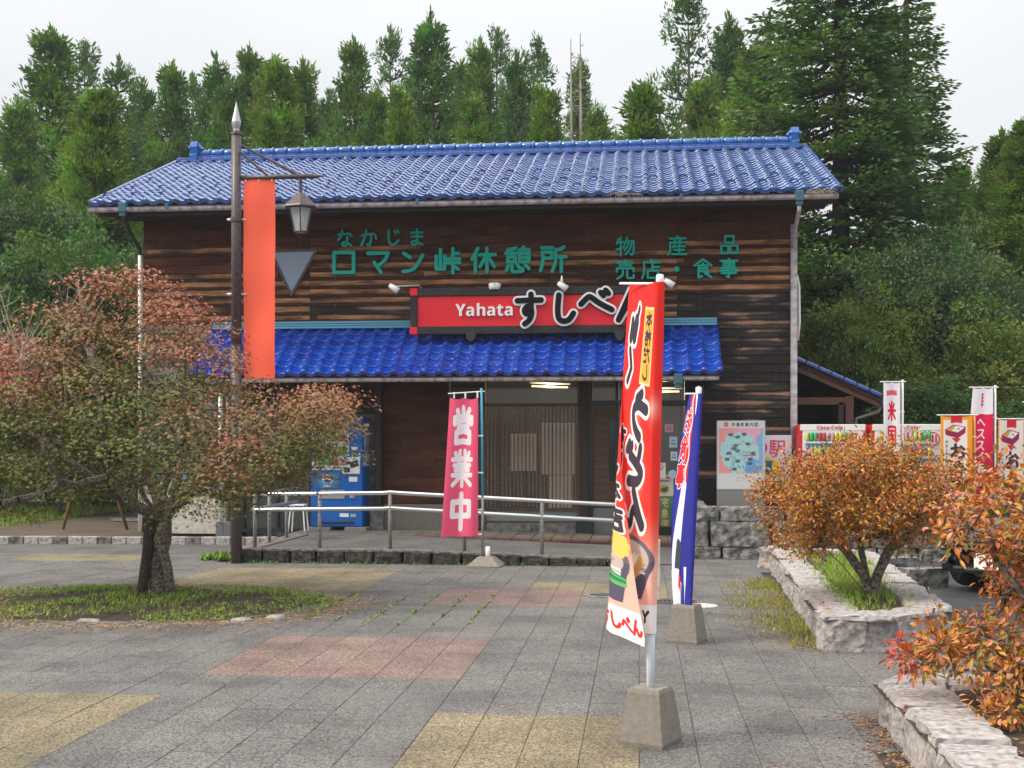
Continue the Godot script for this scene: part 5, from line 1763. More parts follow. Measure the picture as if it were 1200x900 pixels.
func make_maple() -> void:
	var at := Vector3(-4.90, 0.03, -12.70)
	var t := thing("maple_tree", "spreading maple with green and reddish leaves on a forked trunk in an earth island", "tree", at)
	var sk := Skeleton.new()
	sk.add(Vector3.ZERO, -1)
	var fork := sk.line(0, [Vector3(0.0, 0.40, 0.02), Vector3(0.03, 0.80, 0.0)])
	var limbs_at := [
		[Vector3(-0.28, 0.95, 0.05), Vector3(-0.72, 1.28, 0.15), Vector3(-1.25, 1.62, 0.1), Vector3(-1.75, 2.0, -0.1)],
		[Vector3(-0.10, 1.0, 0.1), Vector3(-0.26, 1.45, 0.25), Vector3(-0.5, 2.0, 0.3), Vector3(-0.6, 2.55, 0.2)],
		[Vector3(0.22, 1.0, -0.1), Vector3(0.65, 1.38, -0.1), Vector3(1.2, 1.62, 0.1), Vector3(1.8, 1.9, 0.1)],
		[Vector3(0.12, 1.05, -0.15), Vector3(0.2, 1.6, -0.3), Vector3(0.15, 2.2, -0.35), Vector3(0.2, 2.8, -0.2)],
		[Vector3(0.1, 0.95, 0.25), Vector3(0.35, 1.3, 0.6), Vector3(0.6, 1.6, 0.95)],
		[Vector3(-0.1, 0.98, -0.25), Vector3(-0.4, 1.35, -0.7), Vector3(-0.7, 1.7, -1.0)],
	]
	for l in limbs_at:
		sk.line(fork, l)
	var main := 3
	var n := FastNoiseLite.new()
	n.frequency = 1.1
	# crown outline, in metres from the trunk: height of the top and of the underside against x
	var top := Curve.new()
	top.min_value = -1
	top.max_value = 5
	var bot := Curve.new()
	bot.min_value = -1
	bot.max_value = 5
	top.min_domain = -3
	top.max_domain = 3
	bot.min_domain = -3
	bot.max_domain = 3
	for p in [[-2.4, 2.5], [-1.95, 2.65], [-1.6, 2.8], [-1.3, 2.5], [-1.05, 2.15], [-0.85, 2.6], [-0.65, 3.2], [-0.3, 3.58], [0.0, 3.35], [0.4, 3.0], [0.62, 2.6], [0.8, 1.95], [1.15, 1.75], [1.4, 2.2], [1.7, 2.35], [1.95, 2.2], [2.1, 1.8]]: top.add_point(Vector2(p[0], p[1]))
	for p in [[-2.4, 1.4], [-1.7, 1.05], [-1.0, 1.02], [-0.4, 1.12], [0.0, 1.15], [0.5, 1.0], [1.0, 1.12], [1.5, 1.46], [2.0, 1.74], [2.35, 1.85]]: bot.add_point(Vector2(p[0], p[1]))
	var pads := []
	var tries := 0
	while pads.size() < 280 and tries < 6000:
		tries += 1
		var x := rf(-2.4, 1.95)
		var hi: float = top.sample(x)
		var lo: float = bot.sample(x)
		hi += 0.22 * n.get_noise_1d(x * 3.0)
		var y := lerpf(lo, hi, pow(rng.randf(), 0.8)) - 0.05
		var half := 1.75 * sqrt(maxf(1.0 - pow(x / 2.55, 2.0), 0.05)) * (1.0 - 0.55 * clampf((y - 1.6) / 2.0, 0, 1))
		var z := rf(-half, half)
		if n.get_noise_3d(x * 1.5 + 9.0, y * 2.4, z * 1.5) < -0.26: continue
		if y < 1.15 and absf(x) < 0.45 and absf(z) < 0.8: continue
		var p := Vector3(x, y, z)
		var ok := true
		for q in pads:
			if Vector3(p.x - q.x, (p.y - q.y) * 1.9, p.z - q.z).length() < 0.26:
				ok = false
				break
		if ok: pads.append(p)
	pads.sort_custom(func(p, q): return p.length() < q.length())
	for p in pads: sk.reach(p, rng, main, 0.03)
	var b := mb()
	sk.mesh(b, 0.0068, 0.52, 0.004, 0.085)
	part("limbs", b, M.maple_bark, t)
	b = mb()
	b.tube([Vector3(0.02, -0.16, 0), Vector3(0.01, 0.0, 0), Vector3(-0.01, 0.35, 0.02), Vector3(0.02, 0.62, 0.0), Vector3(0.03, 0.86, 0)], [0.165, 0.115, 0.095, 0.115, 0.10], 14)
	b.tube([Vector3(0.16, -0.1, 0.06), Vector3(0.13, 0.3, 0.10), Vector3(0.05, 0.6, 0.12), Vector3(0.12, 0.95, 0.02)], [0.06, 0.05, 0.06, 0.05], 8)
	part("trunk", b, M.maple_bark, t, true)
	b = mb()      # dead stem leaning against the trunk
	b.tube([Vector3(-0.15, -0.12, 0.15), Vector3(-0.11, 0.15, 0.15), Vector3(-0.07, 0.45, 0.13), Vector3(-0.05, 0.85, 0.12)], [0.065, 0.052, 0.055, 0.05], 9)
	part("dead_stem", b, M.dark_bark, t, true)
	b = mb()      # old strap of hessian and bark round the fork
	b.tube([Vector3(-0.03, 0.66, 0.02), Vector3(-0.02, 0.80, 0.03)], [0.14, 0.135], 12, false)
	part("hessian_wrap", b, M.dark_bark, t)
	var lv := mb(false, true)
	for p in pads:
		var hi: float = top.sample(p.x)
		var red := clampf(1.0 - (hi - p.y) / 0.75, 0, 1) * 0.85 + 0.42 * n.get_noise_3d(p.x, p.y, p.z) + clampf((p.y - 1.9) / 2.4, 0, 0.4)
		red = clampf(red - 0.05, 0, 1)
		var size := rf(0.26, 0.44)
		for q in 200:
			var a := rf(0, TAU)
			var r := size * sqrt(rng.randf())
			var o = p + Vector3(cos(a) * r, rf(-0.08, 0.07) - 0.17 * (r / size) * (r / size), sin(a) * r)
			var d := (Vector3(cos(a), rf(-0.9, -0.1), sin(a)) + rand_dir() * 0.4).normalized()
			var nn := (Vector3(0, 1, 0) + rand_dir() * 0.55).normalized()
			var k := clampf(red + rf(-0.28, 0.28), 0, 1)
			var green := Color(0.070, 0.115, 0.014).lerp(Color(0.135, 0.18, 0.02), rng.randf())
			var tan := Color(0.215, 0.13, 0.032).lerp(Color(0.30, 0.11, 0.045), rng.randf())
			var pink := Color(0.42, 0.125, 0.06).lerp(Color(0.45, 0.17, 0.115), rng.randf())
			var c := green.lerp(tan, clampf(k * 2.0, 0, 1)).lerp(pink, clampf(k * 2.0 - 1.0, 0, 1))
			if rng.randf() < 0.006 and p.x < -0.6: c = Color(0.65, 0.05, 0.05)
			palmate(lv, o, d, nn, rf(0.024, 0.041), c * rf(0.8, 1.15))
	part("leaves", lv, M.maple_leaf, t)
	# grey dead twigs standing up out of the crown on the left
	b = mb()
	for k in 11:
		var o := Vector3(-1.0 + rf(-0.5, 0.4), rf(1.8, 2.1), rf(-0.4, 0.4))
		var tip := o + Vector3(rf(-0.4, 0.1), rf(0.6, 1.35), rf(-0.2, 0.2))
		b.tube([o, o.lerp(tip, 0.5) + rand_dir() * 0.05, tip], [0.014, 0.009, 0.003], 4, false)
		for j in 11:
			var f := rf(0.2, 0.95)
			var s := o.lerp(tip, f)
			var e := s + Vector3(rf(-0.3, 0.3), rf(0.1, 0.42), rf(-0.2, 0.2))
			b.tube([s, s.lerp(e, 0.5) + rand_dir() * 0.03, e], [0.006, 0.004, 0.002], 3, false)
	part("dead_twigs", b, M.dead_wood, t)

# rounded leaf folded along the midrib
func oval_leaf(b: MB, o: Vector3, dir: Vector3, nrm: Vector3, l: float, w: float, c: Color) -> void:
	var s := dir.cross(nrm).normalized()
	b.c = c
	var p0 := o
	var m1 := o + dir * l * 0.40 - nrm * l * 0.03
	var m2 := o + dir * l * 0.78 - nrm * l * 0.10
	var tip := o + dir * l - nrm * l * 0.22
	for k in [-1.0, 1.0]:
		var a = o + dir * l * 0.33 + s * k * w * 0.42 + nrm * w * 0.12
		var d = o + dir * l * 0.72 + s * k * w * 0.48 + nrm * w * 0.08
		b.tri(p0, a, m1)
		b.tri(m1, a, d)
		b.tri(m1, d, m2)
		b.tri(m2, d, tip)

func make_shrubs() -> void:
	shrub("orange_shrub", "rounded orange leaved shrub on twisted pale stems in the far planter", Vector3(2.02, 0.24, -11.5), Vector3(-0.08, 0.82, 0), Vector3(0.86, 0.57, 0.80), 780, 32, 0.040, 0.0, 11)
	shrub("orange_shrub", "near shrub with large orange leaves at the right edge", Vector3(2.16, 0.2, -7.15), Vector3(0.10, 0.66, 0.0), Vector3(0.86, 0.60, 0.66), 380, 32, 0.049, 0.27, 12)

func shrub(called: String, label: String, at: Vector3, c: Vector3, rad: Vector3, clumps: int, per: int, leaf_l: float, redder: float, sd: int) -> void:
	var g := rng
	var t := thing(called, label, "shrub", at, 0.0, "orange shrubs in the planters")
	var sk := Skeleton.new()
	sk.add(Vector3.ZERO, -1)
	var first := 1
	if redder < 0.2:
		sk.line(0, [Vector3(-0.05, 0.18, 0.0), Vector3(-0.22, 0.42, 0.05), Vector3(-0.42, 0.6, 0.1)])
		sk.line(0, [Vector3(0.06, 0.2, 0.02), Vector3(0.16, 0.42, 0.0), Vector3(0.36, 0.58, 0.05)])
		sk.line(0, [Vector3(-0.02, 0.2, -0.1), Vector3(-0.05, 0.5, -0.3)])
		sk.line(0, [Vector3(-0.12, 0.12, 0.12), Vector3(-0.3, 0.32, 0.35), Vector3(-0.5, 0.5, 0.5)])
	else:
		sk.line(0, [Vector3(-0.05, 0.12, 0.1), Vector3(-0.32, 0.2, 0.22), Vector3(-0.55, 0.42, 0.2), Vector3(-0.62, 0.62, 0.1)])
		sk.line(0, [Vector3(0.05, 0.25, 0.0), Vector3(-0.05, 0.5, 0.1), Vector3(-0.25, 0.75, 0.05)])
		sk.line(0, [Vector3(0.2, 0.2, 0.1), Vector3(0.4, 0.5, 0.15)])
		sk.line(0, [Vector3(0.1, 0.25, -0.2), Vector3(0.1, 0.6, -0.4)])
	var n := FastNoiseLite.new()
	n.seed = sd
	n.frequency = 1.5
	var spots := []
	while spots.size() < clumps:
		var d := rand_dir()
		var r := pow(g.randf(), 0.30) * (1.0 + 0.5 * n.get_noise_3d(d.x, d.y, d.z))
		var p := c + Vector3(d.x * rad.x, d.y * rad.y, d.z * rad.z) * r
		if p.y < 0.50 + 0.14 * g.randf() - 0.55 * clampf(-p.x - 0.2, 0, 1) and redder < 0.2: continue
		if p.y < 0.1: continue
		if redder > 0.2 and p.x < -0.16 and p.y > 0.40 and p.y < 0.84: continue
		spots.append(p)
	if redder > 0.2:      # low outlying branch on the left, reddest
		for k in 16: spots.append(Vector3(-0.46 - k * 0.021, 0.34 - 0.004 * k + rf(-0.06, 0.05), 0.25 + rf(-0.12, 0.12)))
		for k in 10: spots.append(Vector3(-0.30 + rf(-0.2, 0.2), 0.12 + rf(-0.08, 0.1), 0.72 + rf(-0.1, 0.1)))
	spots.sort_custom(func(p, q): return p.length() < q.length())
	if redder < 0.2: sk.min_y = 0.40
	for p in spots: sk.reach(p, g, first, 0.035)
	var b := mb()
	sk.mesh(b, 0.0026 if redder < 0.2 else 0.0030, 0.50, 0.0022, 0.045)
	part("stems", b, M.grey_bark, t)
	var lv := mb(false, true)
	for p in spots:
		var hue := n.get_noise_3d(p.x * 1.6, p.y * 1.6, p.z * 1.6)
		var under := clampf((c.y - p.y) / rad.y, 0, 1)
		for q in per:
			var e := rand_dir()
			var o: Vector3 = p + e * rf(0.02, 0.12)
			var d := (e + Vector3(0, 0.15, 0) + rand_dir() * 0.5).normalized()
			var nn := (Vector3(0, 1, 0) + rand_dir() * 0.7).normalized()
			if absf(d.dot(nn)) > 0.9: nn = Vector3(1, 0, 0)
			var k := clampf(0.5 + hue * 0.9 + redder * 0.35 + rf(-0.35, 0.35), 0, 1)
			var col := Color(0.56, 0.30, 0.03).lerp(Color(0.60, 0.20, 0.035), k)
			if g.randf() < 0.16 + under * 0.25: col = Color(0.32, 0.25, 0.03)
			if g.randf() < 0.09: col = Color(0.16, 0.16, 0.025)
			if g.randf() < 0.10: col = Color(0.30, 0.10, 0.035)
			if g.randf() < 0.10 + redder * 0.5: col = Color(0.62, 0.22, 0.12)
			if redder > 0.2 and p.x < -0.72 and p.y < 0.5: col = Color(0.58, 0.045, 0.035).lerp(Color(0.6, 0.16, 0.04), g.randf() * clampf((p.x + 1.0) * 3.0, 0, 1))
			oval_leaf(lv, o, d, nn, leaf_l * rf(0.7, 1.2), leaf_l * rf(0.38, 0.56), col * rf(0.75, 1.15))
	part("leaves", lv, M.shrub_leaf, t)
	b = mb()      # dry seed heads
	for k in 130:
		var d := rand_dir()
		d.y = absf(d.y) * 0.9 + 0.1
		var p := c + Vector3(d.x * rad.x, d.y * rad.y, d.z * rad.z).normalized() * 0.0 + c * 0.0 + Vector3(d.x * rad.x, d.y * rad.y, d.z * rad.z) * rf(0.92, 1.08)
		b.lathe(p, [Vector2(0.0, -0.010), Vector2(0.009, 0.0), Vector2(0.004, 0.009), Vector2(0.0, 0.010)], 5)
		b.tube([p, p - Vector3(0, 0.06, 0) + rand_dir() * 0.03], [0.0018, 0.0018], 3, false)
	part("seed_heads", b, plain("seed head", Color(0.03, 0.018, 0.014), 0.8), t).set_meta("kind", "stuff")

# ---------------------------------------------------------------- lettering
func make_lettering() -> void:
	var green := plain("green letter enamel", Color(0.0, 0.45, 0.34), 0.65)
	var t := thing("wall_lettering", "large raised green Japanese letters on the upper left of the timber wall", "lettering", Vector3(-3.2, 4.4, -21.18))
	var put_row := func(parent: Node3D, text: String, x: float, y: float, w: float, h: float, step: float, thick: float) -> void:
		var i := 0
		for ch in text:
			var b := mb()
			letter_bars(b, ch, Vector3.ZERO, w, h, thick, 0.05)
			var o := part("letter", b, green, parent)
			o.position = Vector3(x + i * step, y, -21.17) - parent.position
			i += 1
	put_row.call(t, "なかじま", -5.06, 4.905, 0.29, 0.30, 0.405, 0.036)
	put_row.call(t, "ロマン峠休憩所", -5.16, 4.43, 0.44, 0.45, 0.588, 0.058)
	var t2 := thing("wall_lettering", "smaller raised green Japanese letters on the upper right of the timber wall", "lettering", Vector3(0.6, 4.5, -21.18))
	put_row.call(t2, "物", -0.385, 4.685, 0.32, 0.325, 0.4, 0.034)
	put_row.call(t2, "産", 0.46, 4.685, 0.33, 0.325, 0.4, 0.034)
	put_row.call(t2, "品", 1.31, 4.685, 0.31, 0.325, 0.4, 0.034)
	put_row.call(t2, "売店", -0.39, 4.30, 0.325, 0.325, 0.425, 0.034)
	put_row.call(t2, "・", 0.45, 4.30, 0.325, 0.325, 0.4, 0.085)
	put_row.call(t2, "食事", 0.875, 4.30, 0.325, 0.325, 0.42, 0.034)

	# the long red sign board over the awning
	var at := Vector3(-1.66, 3.38, -20.62)
	var s := thing("sign_board", "long red shop sign with white and black lettering framed in dark timber above the awning", "sign", at)
	var timber := grainy("weathered sign timber", Color(0.045, 0.04, 0.042), 0.9, texs.soft, 0.5)
	var red := plain("sign red", Color(0.70, 0.006, 0.018), 0.5)
	var b := mb()
	b.box(Vector3(0, 0.37, 0), Vector3(3.86, 0.50, 0.06), Basis.IDENTITY, 0.004)
	part("panel", b, red, s)
	for y in [0.685, 0.065]:
		b = mb()
		b.box(Vector3(0, y, 0.005), Vector3(3.86, 0.13, 0.10), Basis.IDENTITY, 0.01)
		part("frame_beam", b, timber, s)
	for x in [-1.99, 1.99]:
		b = mb()
		b.box(Vector3(x, 0.375, 0.0), Vector3(0.115, 0.50, 0.12), Basis.IDENTITY, 0.008)
		part("end_post", b, timber, s)
		for y in [0.69, 0.06]:
			b = mb()
			b.box(Vector3(x, y, 0.0), Vector3(0.125, 0.122, 0.13), Basis.IDENTITY, 0.008)
			part("red_cap", b, red, s)
	var white := plain("sign white", Color(0.80, 0.80, 0.80), 0.4)
	var tm := TextMesh.new()
	var font := SystemFont.new()
	font.font_names = PackedStringArray(["Droid Sans"])
	font.font_weight = 700
	tm.font = font
	tm.text = "Yahata"
	tm.font_size = 64
	tm.pixel_size = 0.0042
	tm.depth = 0.03
	var o := put("white_letters", tm, white, s, Vector3(-0.83, 0.385, 0.045))
	o.scale = Vector3(1.06, 1.0, 1.0)
	var black := plain("sign black", Color(0.012, 0.012, 0.016), 0.8)
	black.metallic_specular = 0.2
	var specs := [["す", -0.33, 0.13, 0.46, 0.52, 0.09], ["し", 0.25, 0.15, 0.42, 0.49, 0.09], ["べ", 0.70, 0.30, 0.56, 0.42, 0.09], ["ん", 1.28, 0.17, 0.52, 0.54, 0.09]]
	for q in specs:
		b = mb()
		letter_bars(b, q[0], Vector3.ZERO, q[3], q[4], q[5] + 0.066, 0.03)
		part("letter_outline", b, white, s).position = Vector3(q[1], q[2], 0.06)
		b = mb()
		letter_bars(b, q[0], Vector3.ZERO, q[3], q[4], q[5], 0.045)
		part("letter", b, black, s).position = Vector3(q[1], q[2], 0.062)
	# struts and feet under the board
	for x in [-1.05, 1.35]:
		b = mb()
		b.box(Vector3(x, -0.02, 0.0), Vector3(0.16, 0.10, 0.16), Basis.IDENTITY, 0.01)
		b.cyl(Vector3(x, -0.06, 0.06), Vector3(x, -0.06, 0.10), 0.065, 12)
		part("foot", b, plain("black iron", Color(0.02, 0.02, 0.022), 0.5), s)
	for x in [-1.5, 1.5]:
		b = mb()
		b.cyl(Vector3(x, 0.7, -0.05), Vector3(x, 0.74, -0.56), 0.018, 6)
		part("stay", b, plain("black iron", Color(0.02, 0.02, 0.022), 0.5), s)
	# spot lamps over the board
	for q in [[-3.62, 4.17, -0.34, "spot lamp on a long white arm at the left end of the red sign"], [-2.33, 4.20, 0.0, "short spot lamp above the red sign left of centre"], [-1.23, 4.17, 0.0, "upright white spot lamp above the middle of the red sign"], [0.36, 4.2, 0.1, "white spot lamp above the right end of the red sign"]]:
		var l := thing("spot_lamp", q[3], "lamp", Vector3(q[0], q[1], -20.62), 0.0, "spot lamps over the red sign")
		b = mb()
		b.tube([Vector3(0, 0.02, -0.52), Vector3(0, 0.05, -0.3), Vector3(q[2], -0.02, 0.2)], [0.013], 6)
		part("arm", b, M.white_plastic, l)
		b = mb()
		if q[0] == -2.33:
			b.cyl(Vector3(0, -0.10, 0.0), Vector3(0, 0.0, 0.0), 0.10, 12)
		else:
			b.tube([Vector3(q[2] - 0.06, 0.0, 0.2), Vector3(q[2], -0.04, 0.2), Vector3(q[2] + 0.08, -0.10, 0.2)], [0.035, 0.05, 0.062], 10)
			if q[0] == -1.23: b.tube([Vector3(0, 0.0, 0.2), Vector3(0, 0.12, 0.2)], [0.03, 0.008], 8)
		part("lamp_head", b, M.white_plastic, l, true)

# ---------------------------------------------------------------- street lamp with the orange banner
func make_street_lamp() -> void:
	var at := Vector3(-5.37, 0, -16.7)
	var t := thing("street_lamp", "brown street lamp post with a spear finial and one hanging six sided lantern", "street lamp", at)
	var b := mb()
	b.tube([Vector3(0, -0.05, 0), Vector3(0, 2.9, 0)], [0.076, 0.076], 20)
	b.tube([Vector3(0, 2.9, 0), Vector3(0, 5.74, 0)], [0.066, 0.066], 20)
	part("pole", b, M.brown_paint, t, true)
	b = mb()
	b.tube([Vector3(0, 5.74, 0), Vector3(0, 5.765, 0)], [0.076, 0.07], 18)
	part("pole_cap", b, M.brown_paint, t)
	for y in [4.60, 2.9]:
		b = mb()
		b.tube([Vector3(0, y - 0.03, 0), Vector3(0, y + 0.03, 0)], [0.083, 0.083], 18)
		part("collar", b, M.brown_paint, t)
	b = mb()
	for y in [4.60, 3.6]:
		b.cyl(Vector3(-0.125, y, 0), Vector3(-0.07, y, 0), 0.018, 8)
		b.cyl(Vector3(0.07, y, 0), Vector3(0.14, y, 0), 0.014, 8)
	part("bolt", b, M.steel, t)
	b = mb()
	b.lathe(Vector3(0, 5.765, 0), [Vector2(0.03, 0.0), Vector2(0.045, 0.02), Vector2(0.045, 0.05), Vector2(0.06, 0.10), Vector2(0.066, 0.14), Vector2(0.035, 0.27), Vector2(0.0, 0.42)], 8)
	part("finial", b, plain("silver finial", Color(0.42, 0.43, 0.42), 0.35, 0.5), t)
	b = mb()
	b.tube([Vector3(0.05, 5.16, 0), Vector3(1.06, 5.16, 0)], [0.032], 12)
	b.tube([Vector3(1.06, 5.16, 0), Vector3(1.11, 5.16, 0), Vector3(1.21, 5.16, 0)], [0.032, 0.02, 0.006], 10)
	part("arm", b, M.brown_paint, t, true)
	for z in [-0.035, 0.035]:
		b = mb()
		b.tube([Vector3(0.06, 5.60 if z < 0 else 5.50, z), Vector3(0.86 if z < 0 else 0.43, 5.18, z * 0.5)], [0.018], 8)
		part("brace", b, M.brown_paint, t)
	b = mb()
	b.cyl(Vector3(0.88, 4.92, 0), Vector3(0.88, 5.15, 0), 0.024, 10)
	part("hanger", b, M.brown_paint, t)
	# lantern
	var o := Vector3(0.88, 4.39, 0)
	b = mb()
	b.lathe(o, [Vector2(0.0, 0.56), Vector2(0.06, 0.545), Vector2(0.225, 0.375), Vector2(0.235, 0.355), Vector2(0.17, 0.34), Vector2(0.0, 0.34)], 6, 0.3)
	part("lantern_roof", b, M.brown_paint, t)
	b = mb()
	for k in 6:
		var a := 0.3 + TAU * k / 6
		var d := Vector3(cos(a), 0, sin(a))
		b.tube([o + d * 0.092 + Vector3(0, 0.03, 0), o + d * 0.165 + Vector3(0, 0.345, 0)], [0.009], 5)
		var a2 := 0.3 + TAU * (k + 1) / 6
		var d2 := Vector3(cos(a2), 0, sin(a2))
		b.tube([o + d * 0.094 + Vector3(0, 0.03, 0), o + d2 * 0.094 + Vector3(0, 0.03, 0)], [0.012], 5)
	b.lathe(o, [Vector2(0.05, -0.01), Vector2(0.07, 0.0), Vector2(0.07, 0.012), Vector2(0.04, 0.018)], 10)
	part("lantern_frame", b, M.brown_paint, t)
	var gl := plain("ribbed lantern glass", Color(0.62, 0.66, 0.66), 0.25)
	gl.transparency = BaseMaterial3D.TRANSPARENCY_ALPHA
	gl.albedo_color.a = 0.5
	for k in 6:
		b = mb()
		var a := 0.3 + TAU * k / 6
		var a2 := 0.3 + TAU * (k + 1) / 6
		var d := Vector3(cos(a), 0, sin(a))
		var d2 := Vector3(cos(a2), 0, sin(a2))
		b.quad(o + d * 0.088 + Vector3(0, 0.03, 0), o + d * 0.160 + Vector3(0, 0.345, 0), o + d2 * 0.160 + Vector3(0, 0.345, 0), o + d2 * 0.088 + Vector3(0, 0.03, 0))
		part("pane", b, gl, t)
	b = mb()
	b.lathe(o, [Vector2(0.0, 0.14), Vector2(0.045, 0.17), Vector2(0.05, 0.22), Vector2(0.02, 0.30), Vector2(0.02, 0.34)], 10)
	part("bulb", b, plain("milk glass bulb", Color(0.75, 0.75, 0.72), 0.3), t, true)
	# banner
	b = mb()
	var w := 0.43
	var hgt := 2.66
	for i in 24:
		for k in 6:
			var pt := func(u: float, v: float) -> Vector3: return Vector3(-5.27 + u * w, 5.13 - v * hgt, -16.70 + 0.012 * sin(u * 4.0 + v * 5.0) + 0.008 * sin(v * 17.0))
			var u0 := k / 6.0
			var u1 := (k + 1) / 6.0
			var v0 := i / 24.0
			var v1 := (i + 1) / 24.0
			b.quad(pt.call(u0, v0), pt.call(u1, v0), pt.call(u1, v1), pt.call(u0, v1))
	var om := plain("orange vinyl", Color(0.92, 0.095, 0.03), 0.6)
	om.backlight_enabled = true
	om.backlight = Color(0.3, 0.3, 0.3)
	single("street_banner", b, om, "tall plain orange vinyl banner hanging beside the brown lamp post", "banner", "", true)
	var ties := mb()
	for x in [-5.24, -5.06, -4.88]: ties.cyl(Vector3(x, 5.10, -16.69), Vector3(x, 5.16, -16.69), 0.008, 5)
	get_child(get_child_count() - 1).name = "street_banner"
	part("tie", ties, M.white_plastic, get_child(get_child_count() - 1))

# ---------------------------------------------------------------- vending machines
func bottle_mesh(r: float, h: float) -> MB:
	var b := mb()
	b.lathe(Vector3.ZERO, [Vector2(0.0, 0.0), Vector2(r, 0.0), Vector2(r, h * 0.62), Vector2(r * 0.42, h * 0.84), Vector2(r * 0.42, h * 0.9), Vector2(r * 0.5, h * 0.9), Vector2(r * 0.5, h), Vector2(0, h)], 8)
	return b

func can_mesh(r: float, h: float) -> MB:
	var b := mb()
	b.lathe(Vector3.ZERO, [Vector2(0.0, 0.0), Vector2(r * 0.85, 0.0), Vector2(r, 0.012), Vector2(r, h - 0.014), Vector2(r * 0.8, h), Vector2(0, h)], 8)
	return b

func bag(text: String, size: float, depth := 0.004) -> TextMesh:
	var tm := TextMesh.new()
	var font := SystemFont.new()
	font.font_names = PackedStringArray(["Droid Sans"])
	font.font_weight = 700
	tm.font = font
	tm.text = text
	tm.font_size = 32
	tm.pixel_size = size / 32.0
	tm.depth = depth
	return tm

func make_machines() -> void:
	# blue drinks machine beside the shop front
	var at := Vector3(-4.95, 0.24, -20.95)
	var t := thing("vending_machine", "blue drinks vending machine standing on concrete blocks under the awning", "vending machine", at)
	var blue := plain("machine blue", Color(0.006, 0.12, 0.47), 0.3)
	var b := mb()
	var W := 0.86
	var H := 1.80
	var D := 0.66
	b.box(Vector3(0, H / 2, -D / 2 + 0.30), Vector3(W, H, D), Basis.IDENTITY, 0.012)
	part("cabinet", b, blue, t)
	var zf := 0.302
	b = mb()
	b.box(Vector3(-0.10, 1.34, zf), Vector3(0.62, 0.82, 0.012), Basis.IDENTITY, 0.004)
	part("display_frame", b, M.white_plastic, t)
	b = mb()
	b.box(Vector3(-0.10, 1.34, zf + 0.009), Vector3(0.57, 0.77, 0.006))
	part("display_back", b, plain("pale display", Color(0.55, 0.62, 0.66), 0.5), t)
	var tones := [Color(0.65, 0.60, 0.08), Color(0.08, 0.40, 0.12), Color(0.55, 0.06, 0.05), Color(0.65, 0.35, 0.35), Color(0.75, 0.75, 0.72), Color(0.10, 0.22, 0.5), Color(0.45, 0.26, 0.12), Color(0.16, 0.42, 0.5)]
	for r in 4:
		b = mb()
		b.box(Vector3(-0.10, 0.995 + r * 0.195, zf + 0.018), Vector3(0.57, 0.03, 0.02))
		part("shelf", b, M.white_plastic, t)
		for k in 8:
			var bm := bottle_mesh(0.026, 0.145) if r != 2 else can_mesh(0.028, 0.12)
			part("drink", bm, plain("drink %d" % ((k + r * 3) % 8), tones[(k / 2 + r * 3) % 8], 0.3), t, true).position = Vector3(-0.345 + k * 0.07, 1.01 + r * 0.195, zf + 0.03)
	b = mb()
	b.box(Vector3(0.245, 1.0, zf + 0.005), Vector3(0.30, 0.27, 0.03), Basis.IDENTITY, 0.01)
	b.box(Vector3(0.33, 1.16, zf + 0.004), Vector3(0.14, 0.10, 0.026), Basis.IDENTITY, 0.01)
	var cp := part("coin_panel", b, M.white_plastic, t)
	b = mb()
	b.box(Vector3(0.18, 1.05, zf + 0.022), Vector3(0.11, 0.05, 0.01))
	b.box(Vector3(0.30, 1.03, zf + 0.022), Vector3(0.14, 0.10, 0.012), Basis.from_euler(Vector3(0, 0, 0.35)))
	b.box(Vector3(0.18, 0.935, zf + 0.022), Vector3(0.10, 0.08, 0.01))
	b.box(Vector3(0.33, 1.17, zf + 0.02), Vector3(0.10, 0.04, 0.01))
	part("slot", b, plain("machine black", Color(0.03, 0.03, 0.032), 0.4), cp)
	# picture panel with a round emblem
	var im := canvas(128, 96, Color(0.10, 0.42, 0.68))
	for y in 96:
		for x in 128:
			var k := exp(-pow(Vector2(x - 70, y - 50).length() / 42.0, 2.0))
			im.set_pixel(x, y, Color(0.09, 0.40, 0.66).lerp(Color(0.45, 0.75, 0.88), k))
	disc(im, Vector2(66, 38), 26, 26, Color(0.93, 0.94, 0.96))
	for y in range(14, 63):
		for x in range(42, 91):
			var q := Vector2(x - 66, y - 38)
			if q.length() < 22:
				var wv := 4.0 * sin(q.x * 0.13) - q.x * 0.25
				if q.y < wv - 4: im.set_pixel(x, y, Color(0.82, 0.10, 0.16))
				elif q.y > wv + 5: im.set_pixel(x, y, Color(0.05, 0.20, 0.55))
	b = mb(true)
	b.quad(Vector3(-0.375, 1.085 - 0.02, zf + 0.012) + Vector3(0, -0.18, 0), Vector3(-0.375, 0.905, zf + 0.012) + Vector3(0, 0, 0), Vector3.ZERO, Vector3.ZERO)
	b = mb(true)
	b.quad(Vector3(-0.375, 0.89, zf + 0.01), Vector3(0.06, 0.89, zf + 0.01), Vector3(0.06, 0.62 + 0.01, zf + 0.01), Vector3(-0.375, 0.63, zf + 0.01))
	# front is one box standing proud, picture on its face
	var pic := part("picture_panel", b, painted("picture panel", im, 0.3), t)
	pic.position = Vector3(0, 0.0, 0)
	put("emblem_word", bag("pepsi", 0.05), M.white_plastic, pic, Vector3(-0.15, 0.672, zf + 0.014))
	b = mb()
	b.box(Vector3(-0.06, 0.53, zf + 0.003), Vector3(0.40, 0.15, 0.02), Basis.IDENTITY, 0.006)
	part("delivery_flap", b, plain("clear flap", Color(0.33, 0.34, 0.33), 0.25), t)
	b = mb()
	b.lathe(Vector3(0.27, 0.47, zf - 0.01), [Vector2(0.0, 0.0), Vector2(0.05, 0.0), Vector2(0.05, 0.09), Vector2(0.0, 0.10)], 10)
